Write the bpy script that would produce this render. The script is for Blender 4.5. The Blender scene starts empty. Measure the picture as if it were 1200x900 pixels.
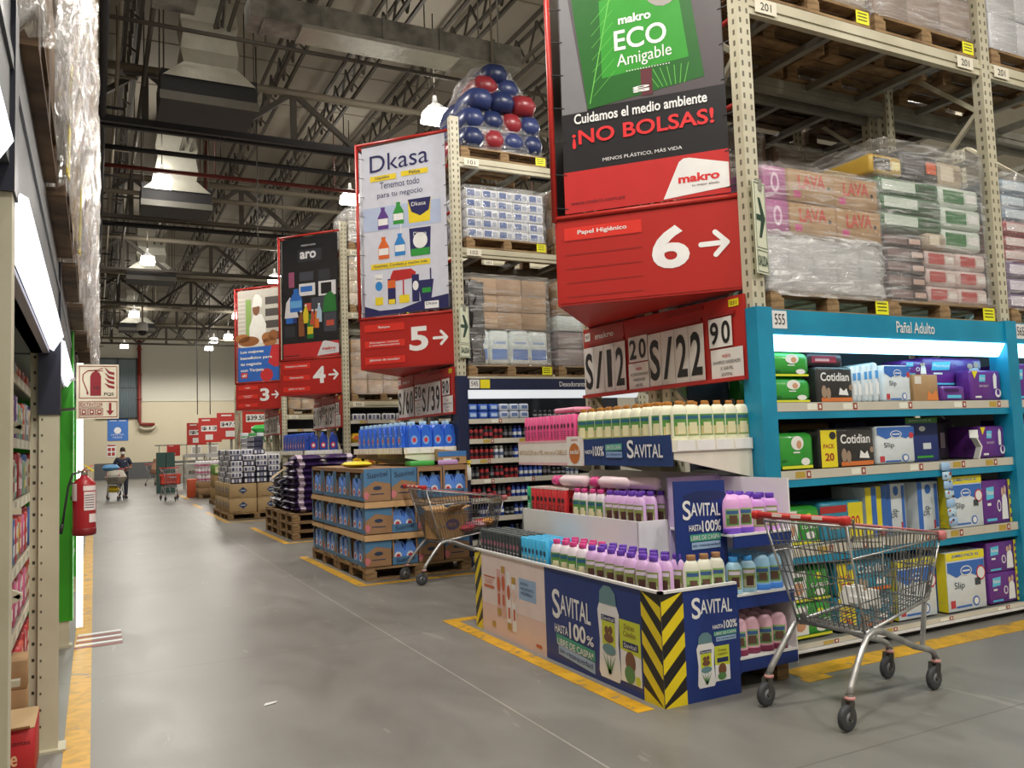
import bpy, bmesh, math, random
from math import sin, cos, pi, radians as R
from mathutils import Vector as V, Matrix
random.seed(7)
S = bpy.context.scene
COL = S.collection
# ------------------------------------------------------------------ camera, light, exposure
cam_data = bpy.data.cameras.new('camera')
cam_data.sensor_width = 36
cam_data.lens = 36 * 964 / 1200
cam_data.clip_end = 200
cam = bpy.data.objects.new('camera', cam_data)
COL.objects.link(cam)
EYE = 1.45
ax = V((0.891685, -0.001425, -0.452654)); ay = V((-0.451362, -0.078377, -0.888892)); az = V((-0.034211, 0.996923, -0.070531))
cam.matrix_world = Matrix(((ax.x, ax.y, ax.z, 0), (ay.x, ay.y, ay.z, 0), (az.x, az.y, az.z, EYE), (0, 0, 0, 1)))
S.camera = cam
S.view_settings.view_transform = 'Standard'
S.view_settings.look = 'None'
S.view_settings.exposure = -0.3
S.view_settings.gamma = 1
S.view_settings.use_curve_mapping = False
S.cycles.max_bounces = 7
S.cycles.diffuse_bounces = 4
S.cycles.glossy_bounces = 3
S.cycles.transparent_max_bounces = 24
S.cycles.caustics_reflective = False
S.cycles.caustics_refractive = False
S.cycles.sample_clamp_indirect = 4
W = bpy.data.worlds.new('world'); S.world = W; W.use_nodes = True
W.node_tree.nodes['Background'].inputs[0].default_value = (0.95, 0.97, 1.0, 1)
W.node_tree.nodes['Background'].inputs[1].default_value = 0.25
LAMP_W = 700.0      # light of one high-bay lamp through its lower side
LAMP_UP = 50.0      # light through its prismatic upper side
LAMP_COL = (1.0, 0.945, 0.86)
LAMPS = [(1.36, 19.8, 7.5), (1.5, 28.2, 7.5), (1.55, 39.3, 7.5), (1.5, 51.0, 7.5),
         (5.7, 14.0, 7.5), (5.65, 19.6, 7.5), (5.8, 30.0, 7.5), (5.8, 38.7, 7.5), (6.4, 45.9, 7.5), (5.87, 47.6, 7.5), (6.04, 51.2, 7.5),
         (1.4, 11.2, 7.5), (1.4, 4.6, 7.5), (1.4, -2.0, 7.5), (1.4, 1.4, 7.5), (5.7, 5.4, 7.5), (5.7, -2.0, 7.5),  # fourth entry is an added, unseen light that brightens the near goods fronts
         (10.2, -2.0, 7.5), (10.2, 5.4, 7.5), (10.2, 12.4, 7.5), (10.2, 19.6, 7.5), (10.2, 30.0, 7.5),
         (14.5, 5.4, 7.5), (14.5, 14.0, 7.5)]
# ------------------------------------------------------------------ materials
def lin(h):
    h = h.lstrip('#')
    o = []
    for i in (0, 2, 4):
        c = int(h[i:i+2], 16) / 255
        o.append(c / 12.92 if c <= 0.04045 else ((c + 0.055) / 1.055) ** 2.4)
    return (*o, 1)
_M = {}
GAIN = 1.0      # reflectance of printed and plastic goods against the sampled colours
def M(h, rough=0.55, metal=0.0, emit=0.0, var=0.10, scale=9.0, bump=0.0, coat=0.0):
    """a plain surface: one colour, slightly uneven through object-space noise"""
    k = (h, rough, metal, emit, var, scale, bump, coat, GAIN)
    if k in _M: return _M[k]
    m = bpy.data.materials.new('surface_' + h.lstrip('#') + '_%d' % len(_M)); m.use_nodes = True
    nt = m.node_tree; b = nt.nodes['Principled BSDF']; c = lin(h)
    if not emit: c = tuple(min(.88, x * GAIN) for x in c[:3]) + (1,)
    b.inputs['Roughness'].default_value = rough
    b.inputs['Metallic'].default_value = metal
    b.inputs['Coat Weight'].default_value = coat
    if emit:
        b.inputs['Emission Color'].default_value = c
        b.inputs['Emission Strength'].default_value = emit
    tc = nt.nodes.new('ShaderNodeTexCoord'); n = nt.nodes.new('ShaderNodeTexNoise')
    n.inputs['Scale'].default_value = scale; n.inputs['Detail'].default_value = 3
    nt.links.new(tc.outputs['Object'], n.inputs['Vector'])
    mx = nt.nodes.new('ShaderNodeMix'); mx.data_type = 'RGBA'
    mx.inputs[6].default_value = tuple(x * (1 - var) for x in c[:3]) + (1,)
    mx.inputs[7].default_value = tuple(min(1, x * (1 + var)) for x in c[:3]) + (1,)
    nt.links.new(n.outputs['Fac'], mx.inputs[0]); nt.links.new(mx.outputs[2], b.inputs['Base Color'])
    if bump:
        bp = nt.nodes.new('ShaderNodeBump'); bp.inputs['Strength'].default_value = bump; bp.inputs['Distance'].default_value = 0.01
        nt.links.new(n.outputs['Fac'], bp.inputs['Height']); nt.links.new(bp.outputs[0], b.inputs['Normal'])
    _M[k] = m
    return m
def noise_mat(name, c1, c2, scale, rough, stretch=(1, 1, 1), detail=6, bump=0.0, metal=0.0, dist=0.0, lo=0.35, hi=0.65):
    m = bpy.data.materials.new(name); m.use_nodes = True
    nt = m.node_tree; b = nt.nodes['Principled BSDF']
    b.inputs['Roughness'].default_value = rough; b.inputs['Metallic'].default_value = metal
    tc = nt.nodes.new('ShaderNodeTexCoord'); mp = nt.nodes.new('ShaderNodeMapping'); mp.inputs['Scale'].default_value = stretch
    n = nt.nodes.new('ShaderNodeTexNoise'); n.inputs['Scale'].default_value = scale; n.inputs['Detail'].default_value = detail
    n.inputs['Distortion'].default_value = dist
    cr = nt.nodes.new('ShaderNodeValToRGB'); cr.color_ramp.elements[0].color = lin(c1); cr.color_ramp.elements[1].color = lin(c2)
    cr.color_ramp.elements[0].position = lo; cr.color_ramp.elements[1].position = hi
    L = nt.links.new
    L(tc.outputs['Object'], mp.inputs['Vector']); L(mp.outputs[0], n.inputs['Vector']); L(n.outputs['Fac'], cr.inputs[0]); L(cr.outputs[0], b.inputs['Base Color'])
    if bump:
        bp = nt.nodes.new('ShaderNodeBump'); bp.inputs['Strength'].default_value = bump; bp.inputs['Distance'].default_value = 0.01
        L(n.outputs['Fac'], bp.inputs['Height']); L(bp.outputs[0], b.inputs['Normal'])
    return m
def film_mat(name, haze=0.16, gloss=0.22, scale=14, stretch=(1, 1, 0.25), tint=(0.92, 0.93, 0.95), strength=1.0):
    """stretch film: see-through, hazy, with wrinkled highlights"""
    m = bpy.data.materials.new(name); m.use_nodes = True
    nt = m.node_tree; nt.nodes.clear(); N = nt.nodes.new; L = nt.links.new
    out = N('ShaderNodeOutputMaterial'); tr = N('ShaderNodeBsdfTransparent'); df = N('ShaderNodeBsdfDiffuse'); gl = N('ShaderNodeBsdfGlossy')
    df.inputs[0].default_value = (*tint, 1); gl.inputs['Roughness'].default_value = 0.12; gl.inputs[0].default_value = (1, 1, 1, 1)
    tc = N('ShaderNodeTexCoord'); mp = N('ShaderNodeMapping'); mp.inputs['Scale'].default_value = stretch
    n = N('ShaderNodeTexNoise'); n.inputs['Scale'].default_value = scale; n.inputs['Detail'].default_value = 4; n.inputs['Distortion'].default_value = 1.2
    L(tc.outputs['Object'], mp.inputs['Vector']); L(mp.outputs[0], n.inputs['Vector'])
    bp = N('ShaderNodeBump'); bp.inputs['Strength'].default_value = strength; bp.inputs['Distance'].default_value = 0.05
    L(n.outputs['Fac'], bp.inputs['Height']); L(bp.outputs[0], gl.inputs['Normal'])
    m1 = N('ShaderNodeMixShader'); m2 = N('ShaderNodeMixShader')
    mr = N('ShaderNodeMapRange'); mr.inputs[1].default_value = 0.48; mr.inputs[2].default_value = 0.70; mr.inputs[3].default_value = haze * 0.5; mr.inputs[4].default_value = min(.9, haze * 4.0)
    L(n.outputs['Fac'], mr.inputs[0]); L(mr.outputs[0], m1.inputs[0]); L(tr.outputs[0], m1.inputs[1]); L(df.outputs[0], m1.inputs[2])
    m2.inputs[0].default_value = gloss
    L(m1.outputs[0], m2.inputs[1]); L(gl.outputs[0], m2.inputs[2]); L(m2.outputs[0], out.inputs['Surface'])
    return m
FILM = film_mat('stretch_film', haze=0.10, gloss=0.14, scale=5, stretch=(.5, .5, 6), strength=.9)
FILM_THICK = film_mat('stretch_film_milky', haze=0.30, gloss=0.16, scale=4, stretch=(.7, .7, 5))
FILM_DROOP = film_mat('stretch_film_loose', haze=0.12, gloss=0.18, scale=7, stretch=(2.2, 2.2, .7))
WOOD = noise_mat('pallet_wood', '#6b5238', '#a88a62', 5, 0.8, (1, 1, 6), bump=0.3)
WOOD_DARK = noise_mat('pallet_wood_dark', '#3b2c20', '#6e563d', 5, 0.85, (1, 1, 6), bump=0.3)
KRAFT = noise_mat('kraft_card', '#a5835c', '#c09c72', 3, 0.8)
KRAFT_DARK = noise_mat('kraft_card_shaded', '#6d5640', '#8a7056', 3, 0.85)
CREAM_STEEL = noise_mat('cream_rack_steel', '#b9b39b', '#ccc7b0', 2.5, 0.45)
GREY_STEEL = noise_mat('grey_rack_steel', '#7c7b72', '#98968a', 3, 0.5)
TEAL = noise_mat('teal_paint', '#0f84aa', '#1a98be', 2, 0.4)
CHROME = noise_mat('zinc_wire', '#6c6d6f', '#a2a3a5', 12, 0.32, metal=0.85)
TUBE_STEEL = noise_mat('zinc_tube', '#a2a3a4', '#cfcfcd', 8, 0.35, metal=0.75)
RUBBER = M('#26272a', 0.6)
WHITE = M('#e6e6e6', 0.5); BLACK = M('#17171b', 0.55); RED = M('#c62a26', 0.42, var=0.04, scale=2)
NAVY = M('#1a2a5e', 0.4); YELLOW = M('#f4d41c', 0.5)
# ------------------------------------------------------------------ mesh building
_T = {}
def glyphs(s, bold=0.0):
    """the letters of a string as flat triangles inside the unit box"""
    k = (s, bold)
    if k in _T: return _T[k]
    cu = bpy.data.curves.new('letters', 'FONT'); cu.body = s; cu.offset = bold; cu.resolution_u = 4; cu.fill_mode = 'FRONT'
    o = bpy.data.objects.new('letters', cu)
    me = bpy.data.meshes.new_from_object(o)
    vs = [v.co.copy() for v in me.vertices]; fs = [tuple(p.vertices) for p in me.polygons]
    bpy.data.objects.remove(o); bpy.data.curves.remove(cu); bpy.data.meshes.remove(me)
    x0 = min(v.x for v in vs); x1 = max(v.x for v in vs); y0 = min(v.y for v in vs); y1 = max(v.y for v in vs)
    vs = [((v.x - x0) / (x1 - x0), (v.y - y0) / (y1 - y0)) for v in vs]
    _T[k] = (vs, fs, (x1 - x0) / (y1 - y0))
    return _T[k]
class Face:
    """a flat face in the place: origin, unit right, unit up; lift is along the outward normal"""
    def __init__(s, o, u, v=(0, 0, 1)):
        s.o = V(o); s.u = V(u).normalized(); s.v = V(v).normalized(); s.n = s.u.cross(s.v)
    def p(s, x, y, l=0.0): return s.o + s.u * x + s.v * y + s.n * l
_RB = {}
class MB:
    def __init__(s): s.v = []; s.f = []; s.m = []; s.sm = []
    def add(s, vs, fs, m=0, smooth=False):
        b = len(s.v); s.v += [tuple(v) for v in vs]
        for f in fs: s.f.append(tuple(i + b for i in f)); s.m.append(m); s.sm.append(smooth)
        return s
    def box(s, a, b, m=0):
        x0, y0, z0 = a; x1, y1, z1 = b
        return s.add([(x0,y0,z0),(x1,y0,z0),(x1,y1,z0),(x0,y1,z0),(x0,y0,z1),(x1,y0,z1),(x1,y1,z1),(x0,y1,z1)],
                     [(0,3,2,1),(4,5,6,7),(0,1,5,4),(1,2,6,5),(2,3,7,6),(3,0,4,7)], m)
    def bar(s, p, q, w, h, m=0, up=(0, 0, 1)):
        """a square bar from p to q"""
        p = V(p); q = V(q); d = (q - p).normalized(); up = V(up)
        if abs(d.dot(up)) > 0.98: up = V((1, 0, 0))
        a = d.cross(up).normalized() * w / 2; b = a.cross(d).normalized() * h / 2
        vs = [p-a-b, p+a-b, p+a+b, p-a+b, q-a-b, q+a-b, q+a+b, q-a+b]
        return s.add(vs, [(0,1,2,3),(7,6,5,4),(0,4,5,1),(1,5,6,2),(2,6,7,3),(3,7,4,0)], m)
    def rbox(s, a, b, r, m=0, seg=2):
        """box with rounded edges"""
        d = tuple(round(b[i] - a[i], 4) for i in range(3)); k = (d, round(r, 4), seg)
        if k not in _RB:
            bm = bmesh.new(); bmesh.ops.create_cube(bm, size=1)
            for v in bm.verts: v.co = V((v.co.x * d[0], v.co.y * d[1], v.co.z * d[2]))
            bmesh.ops.bevel(bm, geom=list(bm.edges), offset=r, segments=seg, profile=0.5, affect='EDGES')
            bm.verts.index_update()
            _RB[k] = ([v.co.copy() for v in bm.verts], [tuple(v.index for v in f.verts) for f in bm.faces]); bm.free()
        c = V(((a[0]+b[0])/2, (a[1]+b[1])/2, (a[2]+b[2])/2))
        return s.add([v + c for v in _RB[k][0]], _RB[k][1], m, True)
    def tube(s, pts, r, n=6, m=0, caps=True, r2=None):
        pts = [V(p) for p in pts]; k = len(pts); vs = []; fs = []
        prev = None
        for i, p in enumerate(pts):
            d = (pts[min(i+1, k-1)] - pts[max(i-1, 0)]).normalized()
            if prev is None:
                up = V((0, 0, 1)) if abs(d.z) < 0.95 else V((1, 0, 0))
                a = d.cross(up).normalized()
            else:
                a = (prev - d * prev.dot(d)).normalized()
            prev = a; b = d.cross(a)
            rr = r if r2 is None else r + (r2 - r) * i / (k - 1)
            for j in range(n):
                t = 2 * pi * j / n
                vs.append(p + a * rr * cos(t) + b * rr * sin(t))
        for i in range(k-1):
            for j in range(n):
                fs.append((i*n+j, i*n+(j+1) % n, (i+1)*n+(j+1) % n, (i+1)*n+j))
        if caps: fs += [tuple(range(n-1, -1, -1)), tuple((k-1)*n+j for j in range(n))]
        return s.add(vs, fs, m, True)
    def lathe(s, prof, n=14, c=(0, 0, 0), sx=1, sy=1, m=0, cap=True, axis='z', pw=1.0):
        """profile of (radius, height); oval through sx, sy; pw<1 squares the section"""
        vs = []; fs = []; k = len(prof)
        def se(x): return math.copysign(abs(x) ** pw, x)
        for r, z in prof:
            for j in range(n):
                t = 2 * pi * (j + 0.5) / n
                q = (r * se(cos(t)) * sx, r * se(sin(t)) * sy, z)
                if axis == 'x': q = (q[2], q[0], q[1])
                if axis == 'y': q = (q[0], q[2], q[1])
                vs.append((c[0]+q[0], c[1]+q[1], c[2]+q[2]))
        for i in range(k-1):
            for j in range(n): fs.append((i*n+j, i*n+(j+1) % n, (i+1)*n+(j+1) % n, (i+1)*n+j))
        if cap: fs += [tuple(range(n-1, -1, -1)), tuple((k-1)*n+j for j in range(n))]
        return s.add(vs, fs, m, True)
    def prism(s, F, pts, depth, m=0, lift=0.0, rim=None):
        """outline on a face, extruded backwards by depth"""
        n = len(pts)
        vs = [F.p(x, y, lift) for x, y in pts] + [F.p(x, y, lift - depth) for x, y in pts]
        s.add(vs, [tuple(range(n)), tuple(range(2*n-1, n-1, -1))], m)
        return s.add(vs, [(i, i+n, (i+1) % n + n, (i+1) % n) for i in range(n)], m if rim is None else rim)
    def poly(s, F, pts, m=0, lift=0.002):
        return s.add([F.p(x, y, lift) for x, y in pts], [tuple(range(len(pts)))], m)
    def rect(s, F, x0, y0, x1, y1, m=0, lift=0.002): return s.poly(F, [(x0,y0),(x1,y0),(x1,y1),(x0,y1)], m, lift)
    def oval(s, F, cx, cy, rx, ry, m=0, lift=0.002, n=20):
        return s.poly(F, [(cx + rx*cos(2*pi*i/n), cy + ry*sin(2*pi*i/n)) for i in range(n)], m, lift)
    def text(s, F, t, x, y, w, h, m=0, lift=0.004, bold=0.0, tilt=0.0, turn=0):
        vs, fs, asp = glyphs(t, bold)
        if w is None: w = h * asp
        P = []
        for a, b in vs:
            if turn == 90: a, b = -b * 1.0, a
            P.append(F.p(x + a * w, y + b * h + a * tilt, lift))
        return s.add(P, fs, m)
    def arrow(s, F, x, y, w, h, m=0, lift=0.004, t=0.16):
        """rounded arrow pointing right in the box x,y,w,h"""
        cy = y + h / 2; b = h * t / 2 * 1.15
        def seg(p, q):
            d = V((q[0]-p[0], q[1]-p[1])).normalized(); nx, ny = -d.y*b, d.x*b; pts = []
            a0 = math.atan2(d.y, d.x)
            for i in range(7): a = a0 + pi/2 + pi*i/6; pts.append((p[0]+b*cos(a), p[1]+b*sin(a)))
            for i in range(7): a = a0 - pi/2 + pi*i/6; pts.append((q[0]+b*cos(a), q[1]+b*sin(a)))
            return pts
        s.poly(F, seg((x+b, cy), (x+w-b, cy)), m, lift)
        s.poly(F, seg((x+w-h/2, y+b), (x+w-b, cy)), m, lift + 0.0004)
        s.poly(F, seg((x+w-h/2, y+h-b), (x+w-b, cy)), m, lift + 0.0008)
        return s
    def build(s, name, mats, parent=None, loc=None, rz=0.0):
        me = bpy.data.meshes.new(name); me.from_pydata(s.v, [], s.f)
        if not isinstance(mats, (list, tuple)): mats = [mats]
        for m in mats: me.materials.append(m)
        me.polygons.foreach_set('material_index', s.m); me.polygons.foreach_set('use_smooth', s.sm); me.update()
        o = bpy.data.objects.new(name, me); COL.objects.link(o)
        if parent: o.parent = parent
        if loc is not None: o.location = loc; o.rotation_euler.z = rz
        return o
def empty(name, loc=(0, 0, 0), rz=0.0):
    o = bpy.data.objects.new(name, None); COL.objects.link(o); o.location = loc; o.rotation_euler.z = rz; o.empty_display_size = 0.1
    return o
USED = {}
def tag(o, label, cat, group=None):
    o['label'] = label; o['category'] = cat
    if group: o['group'] = group
    USED[label] = USED.get(label, 0) + 1
    return o
def struct(o, kind='structure'): o['kind'] = kind; return o
KIDS = {}
def kids(root):
    """children of a finished prototype, remembered so copies need no search"""
    if root.name not in KIDS:
        KIDS[root.name] = [(c, [g for g in bpy.data.objects if g.parent == c]) for c in bpy.data.objects if c.parent == root]
    return KIDS[root.name]
def dup(root, loc, rz, label, group=None, sc=None):
    r = root.copy(); COL.objects.link(r); r.location = loc; r.rotation_euler = (0, 0, rz)
    if sc: r.scale = sc
    for c, gs in kids(root):
        d = c.copy(); COL.objects.link(d); d.parent = r
        for g in gs:
            e = g.copy(); COL.objects.link(e); e.parent = d
    r['label'] = label; USED[label] = USED.get(label, 0) + 1
    if group: r['group'] = group
    return r
class Proto:
    """first use moves the original, later uses copy it"""
    def __init__(s, make): s.make = make; s.o = None
    def put(s, loc, rz, label, cat, group=None, sc=None):
        if s.o is None:
            s.o = s.make(); s.o.location = loc; s.o.rotation_euler = (0, 0, rz)
            if sc: s.o.scale = sc
            tag(s.o, label, cat, group); kids(s.o)
            return s.o
        o = dup(s.o, loc, rz, label, group, sc or (1, 1, 1)); o['category'] = cat
        return o
ORD = ['first','second','third','fourth','fifth','sixth','seventh','eighth','ninth','tenth','eleventh','twelfth','thirteenth','fourteenth',
       'fifteenth','sixteenth','seventeenth','eighteenth','nineteenth','twentieth'] + ['%dth' % i for i in range(21, 60)]
def jit(a): return random.uniform(-a, a)
# ------------------------------------------------------------------ the hall
XL, XR, YB, YF, ZC = -2.2, 17.5, -6.0, 55.9, 9.6
def floor_material():
    m = bpy.data.materials.new('polished_concrete'); m.use_nodes = True
    nt = m.node_tree; b = nt.nodes['Principled BSDF']; N = nt.nodes.new; L = nt.links.new
    tc = N('ShaderNodeTexCoord'); sp = N('ShaderNodeSeparateXYZ'); L(tc.outputs['Object'], sp.inputs[0])
    def noise(scale, det, st=(1, 1, 1), dist=0.0):
        mp = N('ShaderNodeMapping'); mp.inputs['Scale'].default_value = st; L(tc.outputs['Object'], mp.inputs[0])
        n = N('ShaderNodeTexNoise'); n.inputs['Scale'].default_value = scale; n.inputs['Detail'].default_value = det; n.inputs['Distortion'].default_value = dist
        L(mp.outputs[0], n.inputs['Vector']); return n.outputs['Fac']
    def math_(op, a, bb, c=None):
        n = N('ShaderNodeMath'); n.operation = op
        for i, x in enumerate((a, bb, c)):
            if x is None: continue
            if isinstance(x, (int, float)): n.inputs[i].default_value = x
            else: L(x, n.inputs[i])
        return n.outputs[0]
    def mix(f, a, bb, kind='MIX'):
        n = N('ShaderNodeMix'); n.data_type = 'RGBA'; n.blend_type = kind
        for i, x in ((0, f), (6, a), (7, bb)):
            if isinstance(x, (int, float)): n.inputs[i].default_value = x
            elif isinstance(x, tuple): n.inputs[i].default_value = x
            else: L(x, n.inputs[i])
        return n.outputs[2]
    big = noise(0.55, 5, dist=0.6); mid = noise(3.2, 7, (1, 0.5, 1), 0.8); fine = noise(40, 4, (1, 0.35, 1))
    cr = N('ShaderNodeValToRGB'); cr.color_ramp.elements[0].color = lin('#6f6d68'); cr.color_ramp.elements[1].color = lin('#898782')
    cr.color_ramp.elements[0].position = 0.3; cr.color_ramp.elements[1].position = 0.7
    L(math_('ADD', math_('MULTIPLY', big, 0.5), math_('MULTIPLY', mid, 0.5)), cr.inputs[0])
    c = mix(math_('MULTIPLY', math_('SUBTRACT', fine, 0.45), 0.5), cr.outputs[0], lin('#8a867f'))
    # pale scuffs
    sc = noise(2.1, 9, (1.6, 0.35, 1), 2.0)
    c = mix(math_('MULTIPLY', math_('GREATER_THAN', sc, 0.68), 0.22), c, lin('#b7b3aa'))
    def line(axis, off, period, w):
        x = math_('WRAP', math_('SUBTRACT', sp.outputs[axis], off), period / 2, -period / 2)
        return math_('LESS_THAN', math_('ABSOLUTE', x, 0), w)
    c = mix(math_('MULTIPLY', line(0, 2.03, 4.6, 0.0045), math_('ADD', mid, 0.15)), c, lin('#b9b5ac'))
    c = mix(math_('MULTIPLY', line(1, 2.74, 3.41, 0.005), 0.65), c, lin('#5b5853'))
    L(c, b.inputs['Base Color'])
    r = N('ShaderNodeMapRange'); r.inputs[3].default_value = 0.30; r.inputs[4].default_value = 0.52; L(mid, r.inputs[0]); L(r.outputs[0], b.inputs['Roughness'])
    bp = N('ShaderNodeBump'); bp.inputs['Strength'].default_value = 0.12; bp.inputs['Distance'].default_value = 0.004; L(mid, bp.inputs['Height']); L(bp.outputs[0], b.inputs['Normal'])
    return m
def paint_material():
    m = bpy.data.materials.new('worn_yellow_paint'); m.use_nodes = True
    nt = m.node_tree; b = nt.nodes['Principled BSDF']; N = nt.nodes.new; L = nt.links.new
    tc = N('ShaderNodeTexCoord'); n = N('ShaderNodeTexNoise'); n.inputs['Scale'].default_value = 7; n.inputs['Detail'].default_value = 9; n.inputs['Distortion'].default_value = 1.5
    L(tc.outputs['Object'], n.inputs['Vector'])
    cr = N('ShaderNodeValToRGB'); e = cr.color_ramp.elements
    e[0].position = 0.33; e[0].color = lin('#85806f'); e[1].position = 0.38; e[1].color = lin('#c39314')
    x = cr.color_ramp.elements.new(0.62); x.color = lin('#dfaa1e')
    L(n.outputs['Fac'], cr.inputs[0]); L(cr.outputs[0], b.inputs['Base Color']); b.inputs['Roughness'].default_value = 0.45
    return m
PAINT = paint_material()
struct(MB().box((XL, YB, -0.1), (XR, YF, 0)).build('floor', floor_material()))
k = 0
def line_strip(x0, y0, x1, y1):
    global k; k += 1
    struct(MB().box((x0, y0, 0.0005), (x1, y1, 0.0025)).build('trim_%d' % k, PAINT))
line_strip(-0.135, 1.0, -0.015, 52)                       # along the left rack
line_strip(2.56, 3.70, 2.67, 6.45); line_strip(2.67, 6.34, 3.85, 6.45)       # round the shampoo island
line_strip(3.74, 3.68, 13.0, 3.86); line_strip(3.70, 3.60, 3.90, 3.675)
line_strip(2.46, 8.52, 2.57, 11.35); line_strip(2.57, 8.52, 3.9, 8.61)       # softener pallets
line_strip(2.62, 13.1, 2.72, 16.3); line_strip(2.72, 13.1, 3.7, 13.2)
line_strip(2.40, 17.9, 2.50, 21.5); line_strip(2.50, 17.9, 3.3, 18.0)
line_strip(2.45, 23.0, 2.57, 25.2); line_strip(2.6, 28, 2.72, 31)
# shell
WALL_CREAM = M('#cfc6ad', 0.8, var=0.03, scale=1.5); WALL_UP = M('#cdcabd', 0.8, var=0.03, scale=1.5)
struct(MB().box((XL, YF, 0), (XR, YF + 0.2, 4.8)).box((XL, YF - 0.0, 4.8), (XR, YF + 0.2, ZC), 1).box((2.3, YF - 0.06, 4.76), (XR, YF, 4.82), 1)
       .build('wall_far', [WALL_CREAM, WALL_UP]))
struct(MB().box((0.0, YF - 0.03, 0), (XR, YF, 1.0)).build('baseboard_far', M('#5c5d60', 0.7)))
struct(MB().box((XL - 0.2, YB, 0), (XL, YF, ZC)).build('wall_left', M('#8c877b', 0.8)))
struct(MB().box((XR, YB, 0), (XR + 0.2, YF, ZC)).build('wall_right', M('#b5b0a2', 0.8)))
struct(MB().box((XL, YB - 0.2, 0), (XR, YB, ZC)).build('wall_rear', M('#b5b0a2', 0.8)))
cs = MB().box((XL, YB, ZC), (XR, YF, ZC + 0.15))
for i in range(int((YF - YB) / 2.1)): cs.box((XL, YB + i * 2.1, ZC - 0.012), (XR, YB + i * 2.1 + 0.035, ZC), 1)
struct(cs.build('ceiling', [M('#9d9689', 0.75, var=0.05, scale=0.4), M('#8b8274', 0.8)]))
# corrugated translucent sheet high in the far wall, with its dark frame
cw = MB()
for i in range(24):
    x = 0.15 + i * 0.09
    cw.add([(x, YF - 0.08, 3.75), (x + 0.045, YF - 0.26, 3.75), (x + 0.09, YF - 0.08, 3.75), (x, YF - 0.08, 7.4), (x + 0.045, YF - 0.12, 7.4), (x + 0.09, YF - 0.08, 7.4)], [(0, 1, 4, 3), (1, 2, 5, 4)])
wfr = MB()
for z in (3.75, 5.6, 7.4): wfr.box((0.1, YF - 0.14, z - 0.04), (2.38, YF - 0.02, z + 0.04))
for x in (0.1, 1.25, 2.33): wfr.box((x, YF - 0.14, 3.7), (x + 0.05, YF - 0.02, 7.44))
w = struct(cw.build('window_1', M('#8d9aa0', 0.5, scale=3))); struct(wfr.build('window_frame', M('#3b3b3e', 0.6), w))
# ------------------------------------------------------------------ roof steel
STEEL_D = M('#4c4740', 0.6, var=0.15); STEEL_L = M('#8a8273', 0.55, var=0.1); STEEL_B = M('#2a2a2e', 0.6); PIPE_RED = M('#6d2620', 0.5)
GALV = noise_mat('galvanised_duct', '#6d6d6a', '#a3a29c', 3.5, 0.38, metal=0.55)
def joist(x, y0, y1, zb=8.72, zt=9.35):
    """open web joist running down the hall"""
    b = MB()
    for z in (zb, zt):
        for dx in (-0.11, 0.11): b.box((x + dx - 0.028, y0, z - 0.03), (x + dx + 0.028, y1, z + 0.03))
    n = int((y1 - y0) / 0.42)
    for i in range(n):
        y = y0 + i * 0.42; up = i % 2
        b.bar((x + jit(.005), y, zb if up else zt), (x, y + 0.42, zt if up else zb), 0.035, 0.035)
        if i % 3 == 0: b.bar((x - 0.11, y, zb), (x + 0.11, y + 0.3, zb), 0.025, 0.025)
    return b.build('roof_joist', STEEL_D)
joist_x = [-0.8, 0.58, 1.95, 3.32, 4.69, 6.05, 7.42, 8.79, 10.16, 11.53]
for i, x in enumerate(joist_x):
    tag(joist(x, 8.0, YF - 0.1), 'open web steel roof joist running away under the ceiling, %s from the left' % ORD[i], 'roof joist', 'roof joists')
def truss(y, x0=-1.9, x1=14.5, zt=8.62, zb=7.55):
    r = empty('roof_truss', ((x0 + x1) / 2, y, zb)); cx = (x0 + x1) / 2
    MB().tube([(x0 - cx, 0, zt - zb), (x1 - cx, 0, zt - zb)], 0.085, 8).build('top_chord', STEEL_L, r)
    b = MB()
    hw = .06 if y < 17 else .035
    for dy in (-0.12, 0.12): b.box((x0 - cx, dy - hw*.75, -hw), (x1 - cx, dy + hw*.75, hw))
    b.build('bottom_chord', STEEL_B if y < 17 else STEEL_D, r)
    n = 6; w = (x1 - x0) / n; g = MB()
    for i in range(n):
        a = x0 - cx + i * w
        g.bar((a, 0, zt - zb), (a + w / 2, 0, 0), 0.10, 0.10); g.bar((a + w / 2, 0, 0), (a + w, 0, zt - zb), 0.10, 0.10)
        g.bar((a, 0, zt - zb), (a, 0, 0), 0.08, 0.12)
    g.build('web', STEEL_D, r)
    return r
for i, y in enumerate((16.3, 22.9, 29.5, 36.1, 42.7, 49.3)):
    tag(truss(y), 'steel roof truss spanning the hall with a pale round top bar, %s from the camera' % ORD[i], 'roof truss', 'roof trusses')
def pipe_x(y, z, r, mat, name, label, x0=-1.9, x1=14.5):
    b = MB().tube([(x0, y, z), (x1, y, z)], r, 8)
    for i in range(5):
        x = x0 + 1.6 + i * 2.74; b.tube([(x, y, z), (x, y, ZC)], 0.012, 4)
    return tag(b.build(name, mat), label, 'pipe')
pipe_x(13.1, 7.95, 0.035, STEEL_D, 'conduit_pipe', 'thin grey conduit crossing high above the hall in front of the first truss')
pipe_x(18.4, 7.8, 0.055, STEEL_B, 'sprinkler_pipe', 'black pipe crossing the roof behind the first truss')
pipe_x(19.3, 7.7, 0.05, PIPE_RED, 'sprinkler_pipe', 'dark red pipe crossing the roof behind the near black pipe')
pipe_x(22.2, 8.0, 0.06, STEEL_L, 'conduit_pipe', 'pale pipe crossing the roof before the second truss')
pipe_x(25.4, 8.0, 0.07, STEEL_B, 'sprinkler_pipe', 'black pipe crossing the roof behind the second truss')
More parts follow.
